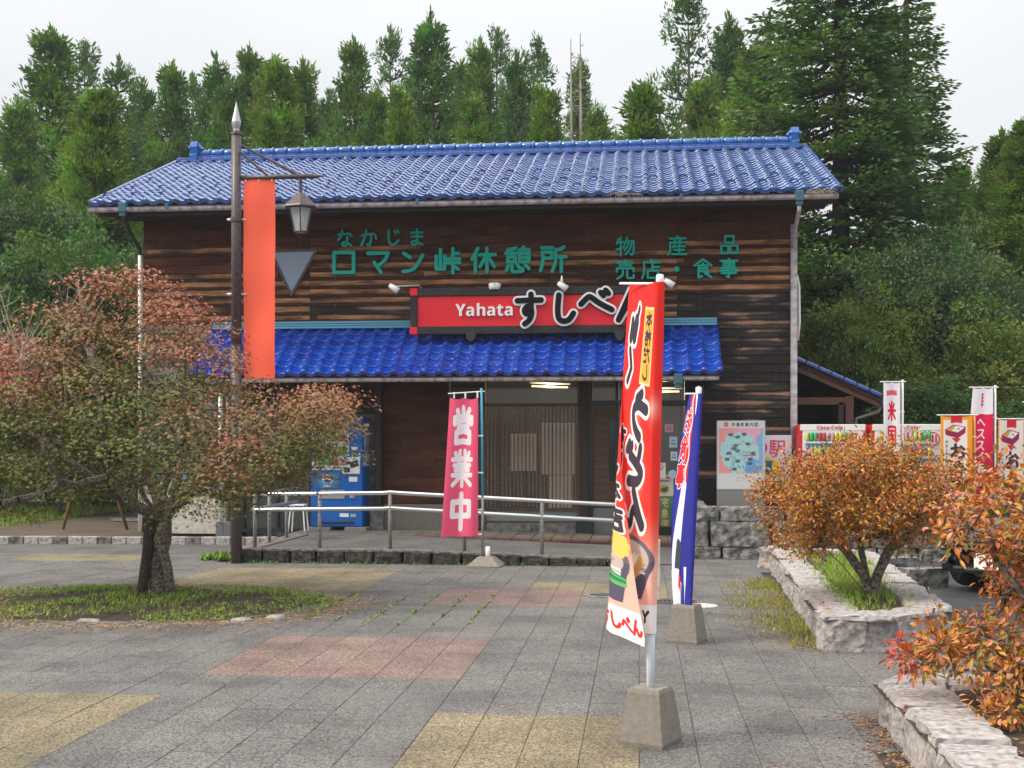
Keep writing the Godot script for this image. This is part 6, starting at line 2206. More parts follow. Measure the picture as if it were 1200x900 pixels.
	b.box(Vector3(0.28, 0.185, zf + 0.004), Vector3(0.10, 0.055, 0.01))
	part("coin_return", b, plain("grey fitting", Color(0.36, 0.36, 0.35), 0.4), t)
	b = mb()
	b.box(Vector3(0.13, 0.19, zf + 0.004), Vector3(0.15, 0.06, 0.008))
	b.box(Vector3(0.28, 0.78, zf + 0.004), Vector3(0.14, 0.08, 0.008))
	b.box(Vector3(0.30, 1.285, zf + 0.004), Vector3(0.10, 0.05, 0.008))
	part("notice", b, M.white_plastic, t)
	b = mb()
	b.box(Vector3(0, 0.07, zf + 0.006), Vector3(W * 0.7, 0.035, 0.03), Basis.from_euler(Vector3(0, 0, 0.0)), 0.008)
	part("kick_bar", b, plain("machine black", Color(0.03, 0.03, 0.032), 0.4), t)
	# oval emblem and word on the right side
	b = mb()
	var ring := PackedVector2Array()
	for k in 20: ring.push_back(Vector2(cos(TAU * k / 20) * 0.15, sin(TAU * k / 20) * 0.24))
	for k in 20: b.prism(Vector3(W / 2 + 0.001, 1.42, -0.02), Basis(Vector3(0, 0, -1), Vector3(0, 1, 0), Vector3(1, 0, 0)), capsule(ring[k], ring[(k + 1) % 20], 0.02), 0.003 + 0.0002 * (k % 2))
	for q in [[Vector2(-0.04, 0.1), Vector2(0.03, 0.12)], [Vector2(-0.05, 0.1), Vector2(-0.04, -0.06)], [Vector2(0.03, 0.12), Vector2(0.05, -0.04)], [Vector2(-0.04, -0.06), Vector2(0.0, -0.12)], [Vector2(0.05, -0.04), Vector2(0.0, -0.12)]]:
		b.prism(Vector3(W / 2 + 0.001, 1.42, -0.02), Basis(Vector3(0, 0, -1), Vector3(0, 1, 0), Vector3(1, 0, 0)), capsule(q[0], q[1], 0.02), 0.0034)
	part("oval_emblem", b, M.white_plastic, t)
	put("emblem_word", bag("BOSS", 0.24), M.white_plastic, t, Vector3(W / 2 + 0.003, 1.07, -0.02), Vector3(0, PI / 2, 0))
	for s in [[-5.22, -20.72, "left"], [-4.62, -20.72, "right"]]:
		b = mb()
		b.box(Vector3(s[0], 0.185, s[1]), Vector3(0.36, 0.10, 0.30), Basis.IDENTITY, 0.008)
		single("concrete_block", b, M.concrete, "flat concrete block under the %s side of the blue vending machine" % s[2], "concrete block", "blocks under the blue vending machine")
	# small white stool and notices left of it
	var st := thing("white_stool", "small white metal stool left of the blue vending machine", "stool", Vector3(-5.55, 0.16, -20.5))
	b = mb()
	b.box(Vector3(0, 0.44, 0), Vector3(0.26, 0.03, 0.24), Basis.IDENTITY, 0.008)
	part("seat", b, M.white_plastic, st)
	for q in [[-1, -1], [1, -1], [1, 1], [-1, 1]]:
		b = mb()
		b.cyl(Vector3(0.14 * q[0], 0, 0.12 * q[1]), Vector3(0.10 * q[0], 0.44, 0.09 * q[1]), 0.011, 6)
		part("leg", b, M.white_plastic, st)
	# two red and white machines right of the house
	for m in 2:
		var x0: float = [3.02, 4.17][m]
		var w: float = [1.06, 1.14][m]
		var v := thing("vending_machine", ["red and white drinks machine beside the house corner, nearest the wall", "white drinks machine with red right edge behind the white banner"][m], "vending machine", Vector3(x0, 0.02, -20.8))
		b = mb()
		b.box(Vector3(0, 0.94, 0), Vector3(w, 1.88, 0.66), Basis.IDENTITY, 0.012)
		part("cabinet", b, plain("machine red", Color(0.62, 0.02, 0.03), 0.3), v)
		b = mb()
		b.box(Vector3(0.0 if m == 0 else -0.0, 0.94, 0.334), Vector3(w - 0.13, 1.84, 0.02), Basis.IDENTITY, 0.006)
		b.box(Vector3(0, 1.835, 0.336), Vector3(w - 0.06, 0.10, 0.03), Basis.IDENTITY, 0.006)
		part("front", b, M.white_plastic, v)
		put("logo_word", bag("Coca-Cola", 0.085), plain("logo red", Color(0.6, 0.03, 0.04), 0.4), v, Vector3(-0.05, 1.835, 0.355))
		b = mb()
		b.box(Vector3(-0.09 if m == 0 else -0.06, 1.30, 0.346), Vector3(w - 0.40, 0.92, 0.01))
		part("display_back", b, plain("cyan display", Color(0.05, 0.38, 0.62), 0.4), v)
		for r in 4:
			b = mb()
			b.box(Vector3(-0.09 if m == 0 else -0.06, 0.90 + r * 0.235, 0.362), Vector3(w - 0.38, 0.035, 0.04))
			part("shelf", b, M.white_plastic, v)
			for k in 11:
				var bm := bottle_mesh(0.026, 0.17) if (r + m) % 2 == 0 else can_mesh(0.027, 0.13)
				part("drink", bm, plain("drink %d" % ((k + r * 3) % 8), tones[(k / 3 + r * 3 + m) % 8], 0.3), v, true).position = Vector3(-0.40 + k * 0.064 * (w - 0.4) / 0.66, 0.92 + r * 0.235, 0.372)
		b = mb()
		b.prism(Vector3(w / 2 - 0.20, 1.66, 0.348), Basis.IDENTITY, capsule(Vector2.ZERO, Vector2(0.001, 0), 0.115), 0.012)
		var ro := part("roundel", b, M.white_plastic if m == 1 else plain("logo red", Color(0.6, 0.03, 0.04), 0.4), v)
		b = mb()
		for k in 16:
			var a := TAU * k / 16
			b.prism(Vector3(w / 2 - 0.20, 1.66, 0.3605), Basis.IDENTITY, capsule(Vector2(cos(a), sin(a)) * 0.10, Vector2(cos(a + TAU / 16), sin(a + TAU / 16)) * 0.10, 0.008), 0.002 + 0.0002 * (k % 2))
		for k in 3: b.prism(Vector3(w / 2 - 0.20, 1.66, 0.3605), Basis.IDENTITY, capsule(Vector2(-0.05 + 0.05 * k, -0.05), Vector2(-0.05 + 0.05 * k, 0.05), 0.012), 0.003)
		part("roundel_print", b, plain("logo red", Color(0.6, 0.03, 0.04), 0.4) if m == 1 else M.white_plastic, ro)
		b = mb()
		b.box(Vector3(0.22, 0.62, 0.348), Vector3(0.36, 0.30, 0.014), Basis.IDENTITY, 0.006)
		part("coin_panel", b, plain("grey panel dark", Color(0.10, 0.10, 0.10), 0.35), v)

# ---------------------------------------------------------------- banners on poles
func grad_canvas(w: int, h: int, f: Callable) -> Image:
	var im := Image.create(w, h, false, Image.FORMAT_RGBA8)
	for y in h:
		for x in w: im.set_pixel(x, y, f.call(float(x) / w, float(y) / h))
	return im

# cloth: path gives the horizontal section of the cloth at (u, v) in metres from the top corner at the pole
func cloth(called: String, parent: Node3D, path: Callable, nu: int, nv: int, m: Material) -> MeshInstance3D:
	var b := mb(true)
	for i in nv:
		for k in nu:
			var u0 := float(k) / nu
			var u1 := float(k + 1) / nu
			var v0 := float(i) / nv
			var v1 := float(i + 1) / nv
			b.quad(path.call(u0, v0), path.call(u1, v0), path.call(u1, v1), path.call(u0, v1), Vector2(u0, v0), Vector2(u1, v0), Vector2(u1, v1), Vector2(u0, v1))
	return part(called, b, m, parent, true)

func cloth_material(key: String, im: Image) -> StandardMaterial3D:
	var m := painted(key, im, 0.75)
	m.backlight_enabled = true
	m.backlight = Color(0.7, 0.7, 0.7)
	return m

func base_block(t: Node3D, w: float, h: float, top: float, turn: float) -> void:
	var b := mb()
	b.lathe(Vector3(0, -0.01, 0), [Vector2(w * 0.68, 0.0), Vector2(w * 0.705, 0.03), Vector2(top * 0.72, h - 0.02), Vector2(top * 0.66, h), Vector2(0.0, h)], 4, turn)
	part("concrete_foot", b, M.concrete, t)

func make_flags() -> void:
	# ---- the red noodle flag in front
	var im := grad_canvas(240, 720, func(u: float, v: float) -> Color:
		var c := Color(0.93, 0.16, 0.13).lerp(Color(0.95, 0.30, 0.20), clampf((v - 0.45) * 2.0, 0, 1))
		for q in [[0.55, 0.40, 0.13], [0.35, 0.56, 0.10], [0.75, 0.62, 0.10], [0.1, 0.36, 0.09]]:
			c = c.lerp(Color(1.0, 0.80, 0.74), 0.8 * exp(-pow(Vector2(u - q[0], (v - q[1]) * 2.4).length() / q[2], 2.0)))
		c = c.lerp(Color(0.99, 0.80, 0.74), clampf((v - 0.66) * 6.0, 0, 0.9))
		return c)
	var ink := Color(0.24, 0.20, 0.26)
	var wht := Color(0.99, 0.95, 0.94)
	# yellow label with small lettering
	poly(im, PackedVector2Array([Vector2(26, 52), Vector2(92, 46), Vector2(116, 206), Vector2(46, 214)]), Color(0.99, 0.90, 0.62))
	poly(im, PackedVector2Array([Vector2(32, 57), Vector2(88, 52), Vector2(110, 201), Vector2(51, 209)]), Color(0.97, 0.70, 0.25))
	var y := 60.0
	for ch in "本格だし":
		print_glyph(im, ch, 40 + (y - 60) * 0.14, y, 44, 32, 6.0, ink)
		y += 36
	# brush flourish at the top
	for pass_n in 2:
		var c := wht if pass_n == 0 else ink
		var e := 9.0 if pass_n == 0 else 0.0
		draw_stroke(im, Vector2(140, 50), Vector2(158, 78), 8 + e, c)
		draw_stroke(im, Vector2(158, 78), Vector2(172, 110), 17 + e, c)
		draw_stroke(im, Vector2(190, 80), Vector2(200, 116), 12 + e, c)
		draw_stroke(im, Vector2(200, 140), Vector2(184, 176), 9 + e, c)
		draw_stroke(im, Vector2(184, 176), Vector2(206, 206), 8 + e, c)
	for pass_n in 2:
		var c := wht if pass_n == 0 else ink
		var th := 42.0 if pass_n == 0 else 24.0
		print_glyph(im, "う", 44, 222, 134, 100, th, c)
		print_glyph(im, "ど", 44, 332, 134, 88, th, c)
		print_glyph(im, "ん", 42, 424, 134, 82, th, c)
	# second line of letters further across the cloth
	for pass_n in 2:
		var c := wht if pass_n == 0 else ink
		var th := 17.0 if pass_n == 0 else 9.0
		var yy := 300.0
		for ch in "すし本店":
			print_glyph(im, ch, 188, yy, 44, 46, th, c)
			yy += 56
	# bowl of noodles
	disc(im, Vector2(120, 574), 112, 54, Color(0.42, 0.40, 0.48))
	poly(im, PackedVector2Array([Vector2(10, 574), Vector2(230, 574), Vector2(200, 652), Vector2(40, 652)]), Color(0.36, 0.34, 0.42))
	disc(im, Vector2(120, 572), 98, 42, Color(0.80, 0.74, 0.72))
	for k in 26:
		var a := rf(0, TAU)
		draw_stroke(im, Vector2(120 + cos(a) * 20, 586 + sin(a) * 8), Vector2(120 + cos(a) * 88, 590 + sin(a) * 36), 2.2, Color(0.97, 0.95, 0.92) if k % 3 else Color(0.66, 0.58, 0.58))
	disc(im, Vector2(96, 580), 30, 20, Color(0.99, 0.98, 0.97))
	for k in 5: draw_stroke(im, Vector2(160, 590 + k * 6), Vector2(214, 606 + k * 3), 3.5, [Color(0.20, 0.62, 0.36), Color(0.45, 0.75, 0.45), Color(0.16, 0.5, 0.3)][k % 3])
	for k in 9: draw_stroke(im, Vector2(212, 540), Vector2(212 + cos(TAU * k / 9) * 18, 540 + sin(TAU * k / 9) * 18), 8, Color(0.96, 0.83, 0.42))
	draw_stroke(im, Vector2(52, 575), Vector2(70, 600), 12, Color(0.88, 0.66, 0.40))
	# white foot of the flag with the shop's name
	poly(im, PackedVector2Array([Vector2(0, 662), Vector2(240, 662), Vector2(240, 720), Vector2(0, 720)]), Color(0.97, 0.96, 0.96))
	var xx := 18.0
	for ch in "Yahata":
		print_glyph(im, ch, xx, 674, 17, 24, 5.0, Color(0.20, 0.20, 0.26))
		xx += 19
	xx = 138.0
	for ch in "すしべん":
		print_glyph(im, ch, xx, 676, 24, 30, 5.5, Color(0.90, 0.16, 0.14))
		xx += 25
	var at := Vector3(0.06, 0, -6.83)
	var t := thing("banner_flag", "tall red noodle flag nearest the camera on a white pole in a concrete foot", "banner flag", at, 0.0, "advertising flags on poles")
	base_block(t, 0.255, 0.305, 0.18, PI / 4 + 0.45)
	var b := mb()
	b.cyl(Vector3(0, 0.2, 0), Vector3(0, 0.62, 0), 0.024, 14)
	part("socket", b, plain("pale blue grey socket", Color(0.50, 0.55, 0.60), 0.35), t, true)
	b = mb()
	b.cyl(Vector3(0, 0.60, 0), Vector3(0.05, 2.45, 0), 0.0165, 12)
	b.lathe(Vector3(0.05, 2.45, 0), [Vector2(0.019, -0.03), Vector2(0.022, 0.0), Vector2(0.019, 0.03), Vector2(0, 0.035)], 10)
	part("pole", b, M.white_plastic, t, true)
	b = mb()
	b.cyl(Vector3(0.05, 2.43, 0.02), Vector3(-0.165, 2.47, -0.27), 0.007, 8)
	part("top_bar", b, M.white_plastic, t)
	# seen from behind: cloth goes off to the left and back, its free edge folded round to the front
	var sm := cloth_material("red flag cloth", im)
	cloth("cloth", t, func(u: float, v: float) -> Vector3:
		var vv := v * 1.86
		var fold := pow(clampf((v - 0.22) / 0.76, 0, 1), 1.9)
		var edge := 1.0 - 0.40 * fold       # where the cloth turns back
		var wv := 0.022 * sin(u * 9.0 + v * 3.0) * v
		var p: Vector3
		var hem := Vector3(0.030, 0, 0.012)
		var left := Vector3(-0.158 - 0.085 * v, 0, -0.30 + 0.10 * v)
		if u < 0.1: p = hem.lerp(Vector3(-0.022, 0, 0.030), u / 0.1) + Vector3(0, 0, 0.012 * sin(u * 31.4))
		elif u < edge:
			var f := (u - 0.1) / (edge - 0.1)
			p = Vector3(-0.022, 0, 0.030).lerp(left, f) + Vector3(wv * 0.4, 0, wv)
		else:
			var f := (u - edge) / 0.40
			p = left + Vector3(0.21 * f - 0.012 * sin(minf(f * 8.0, PI)), 0, 0.09 * sin(minf(f * 5.0, 1.57)) + 0.27 * f)
		var sag := 0.02 * sin(u * PI) * (1.0 - v)
		var lift := 0.0
		if u > edge: lift = 0.05 * (u - edge) / 0.40
		return p + Vector3(0.045 * (1.0 - v), 2.44 + 0.045 * u * (1 - v) - vv - sag - lift, 0), 40, 46, sm)

	# ---- blue flag behind it
	im = grad_canvas(200, 600, func(u: float, v: float) -> Color:
		var c := Color(0.17, 0.18, 0.60)
		var s := u + 0.10 * sin(v * 5.0)
		if s > 0.52 and s < 0.70 + 0.1 * v: c = Color(0.92, 0.93, 0.97)
		if v < 0.40 and s > 0.52 and s < 0.78: c = Color(0.86, 0.13, 0.16)
		if v < 0.40 and absf(s - 0.62 - 0.05 * sin(v * 40.0)) < 0.03: c = Color(0.95, 0.93, 0.95)
		if v > 0.68 and v < 0.82 and s > 0.44 and s < 0.66: c = Color(0.22, 0.28, 0.34)
		if v > 0.84: c = Color(0.94, 0.94, 0.97) if s > 0.3 else Color(0.17, 0.18, 0.60)
		return c)
	for k in 5: draw_stroke(im, Vector2(96 + k * 6, 505), Vector2(90 + k * 9, 540), 4, Color(0.90, 0.15, 0.22))
	for pass_n in 2:
		var yy := 40.0
		for ch in "お食事":
			print_glyph(im, ch, 120, yy, 60, 70, 16.0 if pass_n == 0 else 9.0, Color(0.95, 0.94, 0.96) if pass_n == 0 else Color(0.86, 0.13, 0.16))
			yy += 78
	t = thing("banner_flag", "blue flag with white and red stripes on a pole behind the red flag", "banner flag", Vector3(0.38, 0, -10.36), 0.0, "advertising flags on poles")
	base_block(t, 0.26, 0.31, 0.185, PI / 4 + 0.38)
	b = mb()
	b.cyl(Vector3(0, 0.2, 0), Vector3(0, 0.6, 0), 0.025, 12)
	part("socket", b, plain("pale blue grey socket", Color(0.50, 0.55, 0.60), 0.35), t, true)
	b = mb()
	b.cyl(Vector3(0, 0.5, 0), Vector3(0.095, 2.02, 0), 0.016, 10)
	b.lathe(Vector3(0.095, 2.02, 0), [Vector2(0.024, -0.03), Vector2(0.024, 0.02), Vector2(0, 0.03)], 10)
	part("pole", b, M.white_plastic, t, true)
	b = mb()
	b.cyl(Vector3(0.1, 1.99, 0), Vector3(0.0, 2.0, -0.25), 0.007, 8)
	part("top_bar", b, M.white_plastic, t)
	cloth("cloth", t, func(u: float, v: float) -> Vector3:
		var vv := v * 1.72
		var spread := 0.085 + 0.11 * sin(v * 2.4)
		var pl := sin(u * 13.0) * 0.035 * (0.25 + v)
		var x := 0.040 - u * spread * 1.15 + pl * 0.35 + 0.085 * (1.0 - v)
		if u > 0.6: x += (u - 0.6) * 0.12 * v
		var z := 0.035 - maxf(u - 0.3, 0.0) * 0.36 + pl * 0.8 * clampf(u * 4.0, 0.0, 1.0) + (0.10 * (u - 0.6) if u > 0.6 else 0.0)
		return Vector3(x, 1.99 - vv - 0.09 * v * maxf(0.0, sin(u * 5.0)), z), 36, 40, cloth_material("blue flag cloth", im))

	# ---- pink flag by the ramp
	im = grad_canvas(200, 600, func(_u: float, _v: float) -> Color: return Color(0.93, 0.34, 0.49))
	var yy2 := 40.0
	for ch in "営業中":
		print_glyph(im, ch, 34, yy2, 132, 158, 26 if ch != "業" else 21, Color(0.95, 0.92, 0.94))
		yy2 += 186
	t = thing("banner_flag", "pink flag with three large white characters beside the ramp kerb", "banner flag", Vector3(-1.98, 0, -16.55), 0.0, "advertising flags on poles")
	b = mb()
	b.lathe(Vector3(0, -0.01, 0), [Vector2(0.30, 0.0), Vector2(0.30, 0.03), Vector2(0.15, 0.13), Vector2(0.13, 0.14), Vector2(0.0, 0.14)], 4, PI / 4 + 0.1)
	part("concrete_foot", b, M.concrete, t)
	b = mb()
	b.cyl(Vector3(0.02, 0.1, 0), Vector3(0.02, 0.26, 0), 0.03, 10)
	part("socket", b, M.white_plastic, t, true)
	b = mb()
	b.cyl(Vector3(-0.05, 0.1, 0), Vector3(-0.05, 0.9, 0), 0.018, 10)
	part("lower_pole", b, M.grey_steel, t, true)
	b = mb()
	b.cyl(Vector3(-0.05, 0.9, 0), Vector3(-0.065, 2.32, 0), 0.016, 10)
	part("pole", b, plain("cyan pole", Color(0.03, 0.30, 0.42), 0.35), t, true)
	b = mb()
	b.cyl(Vector3(-0.02, 2.28, 0), Vector3(-0.50, 2.25, 0.03), 0.008, 8)
	part("top_bar", b, M.white_plastic, t)
	for q in [0.0, 0.45, 0.93]:
		b = mb()
		b.cyl(Vector3(-0.42 + q * 0.33, 2.19, 0.02), Vector3(-0.42 + q * 0.33, 2.27, 0.02), 0.012, 6)
		part("tie", b, M.white_plastic, t)
	for v in [0.28, 0.55, 0.82, 1.0]:
		b = mb()
		b.box(Vector3(-0.085, 2.2 - v * 1.78, 0.01), Vector3(0.09, 0.02, 0.012))
		part("tie", b, M.white_plastic, t)
	cloth("cloth", t, func(u: float, v: float) -> Vector3:
		var w := 0.37 + 0.11 * v
		var ripple := 0.022 * sin(u * 8.0 + v * 1.5) * (0.6 + v)
		return Vector3(-0.105 - (1.0 - u) * w, 2.20 - v * 1.80 - 0.025 * absf(sin(u * TAU)) * (1.0 - v) - 0.02 * (1.0 - u) * v, 0.02 + ripple), 24, 40, cloth_material("pink flag cloth", im))

	# ---- flags beyond the planters
	im = grad_canvas(120, 480, func(_u: float, _v: float) -> Color: return Color(0.93, 0.92, 0.95))
	for k in 5: print_glyph(im, "国", 22 + k * 15, 30, 13, 20, 3.0, Color(0.83, 0.25, 0.33))
	var red := Color(0.86, 0.10, 0.22)
	yy2 = 76.0
	for ch in ["米", "国", "ル", "イ"]:
		print_glyph(im, ch, 30, yy2, 60, 80, 11.0, red)
		yy2 += 98
	far_flag("white flag with red characters in front of the white drinks machine", Vector3(3.98, 0, -20.05), 2.54, 0.25, 1.8, cloth_material("white flag cloth", im), M.white_plastic, true, 0.0)
	im = grad_canvas(160, 420, func(u: float, v: float) -> Color:
		return Color(0.96, 0.64, 0.16) if u < 0.09 or u > 0.84 or v < 0.04 else Color(0.95, 0.92, 0.88))
	bento_print(im, 0)
	far_flag("yellow edged lunch flag with a printed lunch box, nearest the drinks machine", Vector3(5.06, 0, -20.1), 2.03, 0.47, 1.28, cloth_material("lunch flag cloth", im), plain("orange pole", Color(0.6, 0.3, 0.05), 0.4), true, 0.0)
	im = grad_canvas(120, 480, func(_u: float, v: float) -> Color: return Color(0.95, 0.93, 0.95) if v < 0.22 else Color(0.90, 0.05, 0.30))
	yy2 = 118.0
	for ch in "ヘスストイ屋もの":
		if GLYPHS.has(ch):
			print_glyph(im, ch, 40, yy2, 40, 42, 6.5, Color(0.97, 0.92, 0.95))
			yy2 += 48
	for k in 4: print_glyph(im, "す", 52, 22 + k * 14, 18, 14, 3.5, Color(0.88, 0.15, 0.25))
	far_flag("deep pink and white flag on a white pole, third from the right", Vector3(5.42, 0, -20.3), 2.46, 0.30, 1.8, cloth_material("magenta flag cloth", im), M.white_plastic, true, 0.16)
	im = grad_canvas(160, 420, func(u: float, v: float) -> Color:
		return Color(0.96, 0.64, 0.16) if u < 0.05 or u > 0.94 else Color(0.94, 0.91, 0.88))
	bento_print(im, 1)
	far_flag("second lunch flag on a yellow bamboo pole, second from the right", Vector3(5.98, 0, -20.6), 1.98, 0.40, 1.5, cloth_material("second lunch flag cloth", im), plain("bamboo pole", Color(0.55, 0.33, 0.08), 0.5), true, 0.05)
	im = grad_canvas(120, 420, func(u: float, v: float) -> Color:
		var c := Color(0.90, 0.24, 0.10) if v < 0.3 else Color(0.95, 0.55, 0.22)
		if u < 0.1: c = Color(0.97, 0.45, 0.12)
		return c)
	print_glyph(im, "う", 30, 30, 66, 80, 14, Color(0.98, 0.9, 0.85))
	print_glyph(im, "ど", 30, 140, 66, 80, 14, Color(0.80, 0.12, 0.10))
	print_glyph(im, "ん", 30, 250, 66, 80, 14, Color(0.80, 0.12, 0.10))
	far_flag("orange flag cut by the right edge of the picture", Vector3(6.45, 0, -20.6), 2.24, 0.45, 1.8, cloth_material("orange flag cloth", im), M.white_plastic, true, 0.0)

func bento_print(im: Image, v: int) -> void:
	var x := 80.0
	poly(im, PackedVector2Array([Vector2(52, 0), Vector2(110, 0), Vector2(110, 34), Vector2(52, 34)]), Color(0.88, 0.12, 0.22))
	poly(im, PackedVector2Array([Vector2(22, 66), Vector2(60, 44), Vector2(128, 52), Vector2(126, 82), Vector2(88, 112), Vector2(24, 92)]), Color(0.62, 0.12, 0.34))
	poly(im, PackedVector2Array([Vector2(28, 66), Vector2(62, 48), Vector2(122, 55), Vector2(86, 84)]), Color(0.96, 0.95, 0.92))
	poly(im, PackedVector2Array([Vector2(28, 66), Vector2(62, 48), Vector2(78, 50), Vector2(56, 76)]), Color(0.88, 0.66, 0.30))
	disc(im, Vector2(92, 64), 5, 4, Color(0.8, 0.1, 0.12))
	poly(im, PackedVector2Array([Vector2(56, 108), Vector2(104, 112), Vector2(82, 138)]), Color(0.85, 0.14, 0.22))
	var y := 140.0
	for ch in "お弁当":
		print_glyph(im, ch, 50, y, 78, 76, 15, Color(0.24, 0.20, 0.26))
		y += 84
	y = 120.0
	for k in 8:
		print_glyph(im, ["の", "お", "し", "食", "す", "か", "ま", "な"][k], 24, y, 13, 16, 2.5, Color(0.35, 0.4, 0.5))
		y += 20

func far_flag(label: String, at: Vector3, top: float, w: float, l: float, m: Material, pole: Material, pole_right: bool, taper: float) -> void:
	var t := thing("banner_flag", label, "banner flag", at, 0.0, "advertising flags on poles")
	base_block(t, 0.34, 0.16, 0.2, PI / 4)
	var px := 0.03
	var b := mb()
	b.cyl(Vector3(px, 0.05, -0.03), Vector3(px, top + 0.04, -0.03), 0.018, 8)
	part("pole", b, pole, t, true)
	b = mb()
	b.cyl(Vector3(px + 0.05, top + 0.01, -0.02), Vector3(-w - 0.06, top + 0.01, -0.02), 0.01, 6)
	part("top_bar", b, M.white_plastic, t)
	for v in [0.25, 0.5, 0.75]:
		b = mb()
		b.box(Vector3(px - 0.01, top - v * l, -0.02), Vector3(0.07, 0.02, 0.012))
		part("tie", b, M.white_plastic, t)
	cloth("cloth", t, func(u: float, v: float) -> Vector3:
		return Vector3(-0.01 - (1.0 - u) * (w + taper * v), top - v * l - 0.015 * absf(sin(u * TAU)) * (1 - v), 0.012 * sin(u * 7.0 + v * 3.0) * (0.5 + v)), 12, 20, m)

# ---------------------------------------------------------------- boards
func make_boards() -> void:
	var im := canvas(256, 340, Color(0.86, 0.86, 0.85))
	var xx := 96.0
	for k in 2:
		for i in 16:
			var a := TAU * i / 16
			draw_stroke(im, Vector2(46 + cos(a) * 8, 15 + sin(a) * 8), Vector2(46 + cos(a + 0.4) * 8, 15 + sin(a + 0.4) * 8), 4, Color(0.86, 0.35, 0.16))
	for ch in "中島町案内図":
		print_glyph(im, ch, xx - 20, 6, 20, 19, 2.6, Color(0.25, 0.25, 0.27))
		xx += 25
	var n := FastNoiseLite.new()
	n.seed = 9
	n.frequency = 0.02
	for y in range(34, 262):
		for x in range(6, 250):
			var u := (x - 6) / 244.0
			var v := (y - 34) / 228.0
			var c := Color(0.95, 0.62, 0.60).lerp(Color(0.95, 0.68, 0.78), clampf(u * 1.4, 0, 1))
			var r := Vector2((u - 0.46) / 0.42, (v - 0.54) / 0.46).length() + 0.30 * n.get_noise_2d(x, y)
			if u + (v - 0.2) * 0.28 > 0.88 + 0.04 * sin(v * 20): c = Color(0.55, 0.72, 0.88)
			if r < 1.0: c = Color(0.70, 0.87, 0.87)
			if Vector2((u - 0.74) / 0.22, (v - 0.86) / 0.20).length() + 0.5 * n.get_noise_2d(x * 2, y * 2) < 0.8: c = Color(0.45, 0.66, 0.86)
			im.set_pixel(x, y, c)
	for q in [[72, 66], [146, 64], [110, 78], [100, 120], [165, 112], [88, 136], [110, 148], [60, 160], [195, 160], [52, 190], [110, 200], [178, 190], [92, 240], [176, 212]]:
		draw_stroke(im, Vector2(q[0] - 8, q[1]), Vector2(q[0] + 7, q[1] - 2), 6, Color(0.30, 0.42, 0.46))
		draw_stroke(im, Vector2(q[0] - 7, q[1] + 6), Vector2(q[0] + 9, q[1] + 5), 2.5, Color(0.45, 0.30, 0.32))
	for k in 14:
		var a := Vector2(rf(60, 200), rf(70, 240))
		for j in 5:
			var d := a + Vector2(rf(-22, 22), rf(-18, 18))
			draw_stroke(im, a, d, 1.6, Color(0.50, 0.60, 0.62))
			a = d
	for k in 6: draw_stroke(im, Vector2(140 + k * 12, 170 + rf(-3, 3)), Vector2(148 + k * 12, 170), 3, Color(0.86, 0.25, 0.50))
	var t := thing("map_board", "area map board with a pink and blue map above a steel panel", "sign board", Vector3(1.61, 0, -20.62))
	var b := mb()
	b.box(Vector3(0, 1.42, 0), Vector3(0.76, 1.10, 0.05), Basis.IDENTITY, 0.005)
	part("frame", b, plain("aluminium frame", Color(0.60, 0.60, 0.58), 0.4, 0.2), t)
	b = mb(true)
	b.quad(Vector3(-0.365, 1.955, 0.0275), Vector3(0.365, 1.955, 0.0275), Vector3(0.365, 0.885, 0.0275), Vector3(-0.365, 0.885, 0.0275))
	part("map_face", b, painted("map face", im, 0.5), t)
	b = mb()
	b.box(Vector3(0, 0.44, -0.005), Vector3(0.76, 0.86, 0.045), Basis.IDENTITY, 0.004)
	part("steel_panel", b, plain("brushed steel panel", Color(0.36, 0.35, 0.33), 0.38, 0.7), t)
	im = canvas(192, 192, Color(0.93, 0.93, 0.95))
	print_glyph(im, "の", 30, 22, 56, 58, 12, Color(0.88, 0.25, 0.42))
	print_glyph(im, "駅", 94, 18, 72, 66, 7, Color(0.88, 0.25, 0.42))
	disc(im, Vector2(72, 136), 70, 44, Color(0.97, 0.84, 0.10))
	print_glyph(im, "優", 56, 106, 58, 58, 7, Color(0.06, 0.42, 0.62))
	t = thing("notice_board", "white roadside notice board with pink characters and a yellow oval beside the map board", "sign board", Vector3(2.12, 0, -20.92))
	b = mb()
	b.box(Vector3(-0.03, 1.37, 0), Vector3(0.70, 0.74, 0.03), Basis.IDENTITY, 0.004)
	part("panel", b, M.white_plastic, t)
	b = mb(true)
	b.quad(Vector3(-0.38, 1.735, 0.0175), Vector3(0.315, 1.735, 0.0175), Vector3(0.315, 1.005, 0.0175), Vector3(-0.38, 1.005, 0.0175))
	part("print", b, painted("roadside notice", im, 0.5), t)
	for x in [-0.3, 0.25]:
		b = mb()
		b.cyl(Vector3(x, 0, -0.02), Vector3(x, 1.2, -0.02), 0.02, 8)
		part("leg", b, M.grey_steel, t)
	# green parcel poster stand and notices inside the entrance glass
	im = canvas(96, 256, Color(0.06, 0.50, 0.36))
	poly(im, PackedVector2Array([Vector2(0, 0), Vector2(96, 0), Vector2(96, 96), Vector2(0, 96)]), Color(0.92, 0.90, 0.86))
	disc(im, Vector2(40, 66), 34, 22, Color(0.93, 0.75, 0.18))
	disc(im, Vector2(42, 68), 20, 11, Color(0.12, 0.11, 0.10))
	disc(im, Vector2(58, 60), 8, 7, Color(0.12, 0.11, 0.10))
	draw_stroke(im, Vector2(10, 14), Vector2(86, 14), 5, Color(0.85, 0.2, 0.2))
	draw_stroke(im, Vector2(10, 28), Vector2(70, 28), 3, Color(0.3, 0.3, 0.3))
	var y := 106.0
	for ch in "宅急便":
		print_glyph(im, ch, 24, y, 44, 42, 7, Color(0.95, 0.80, 0.20))
		y += 48
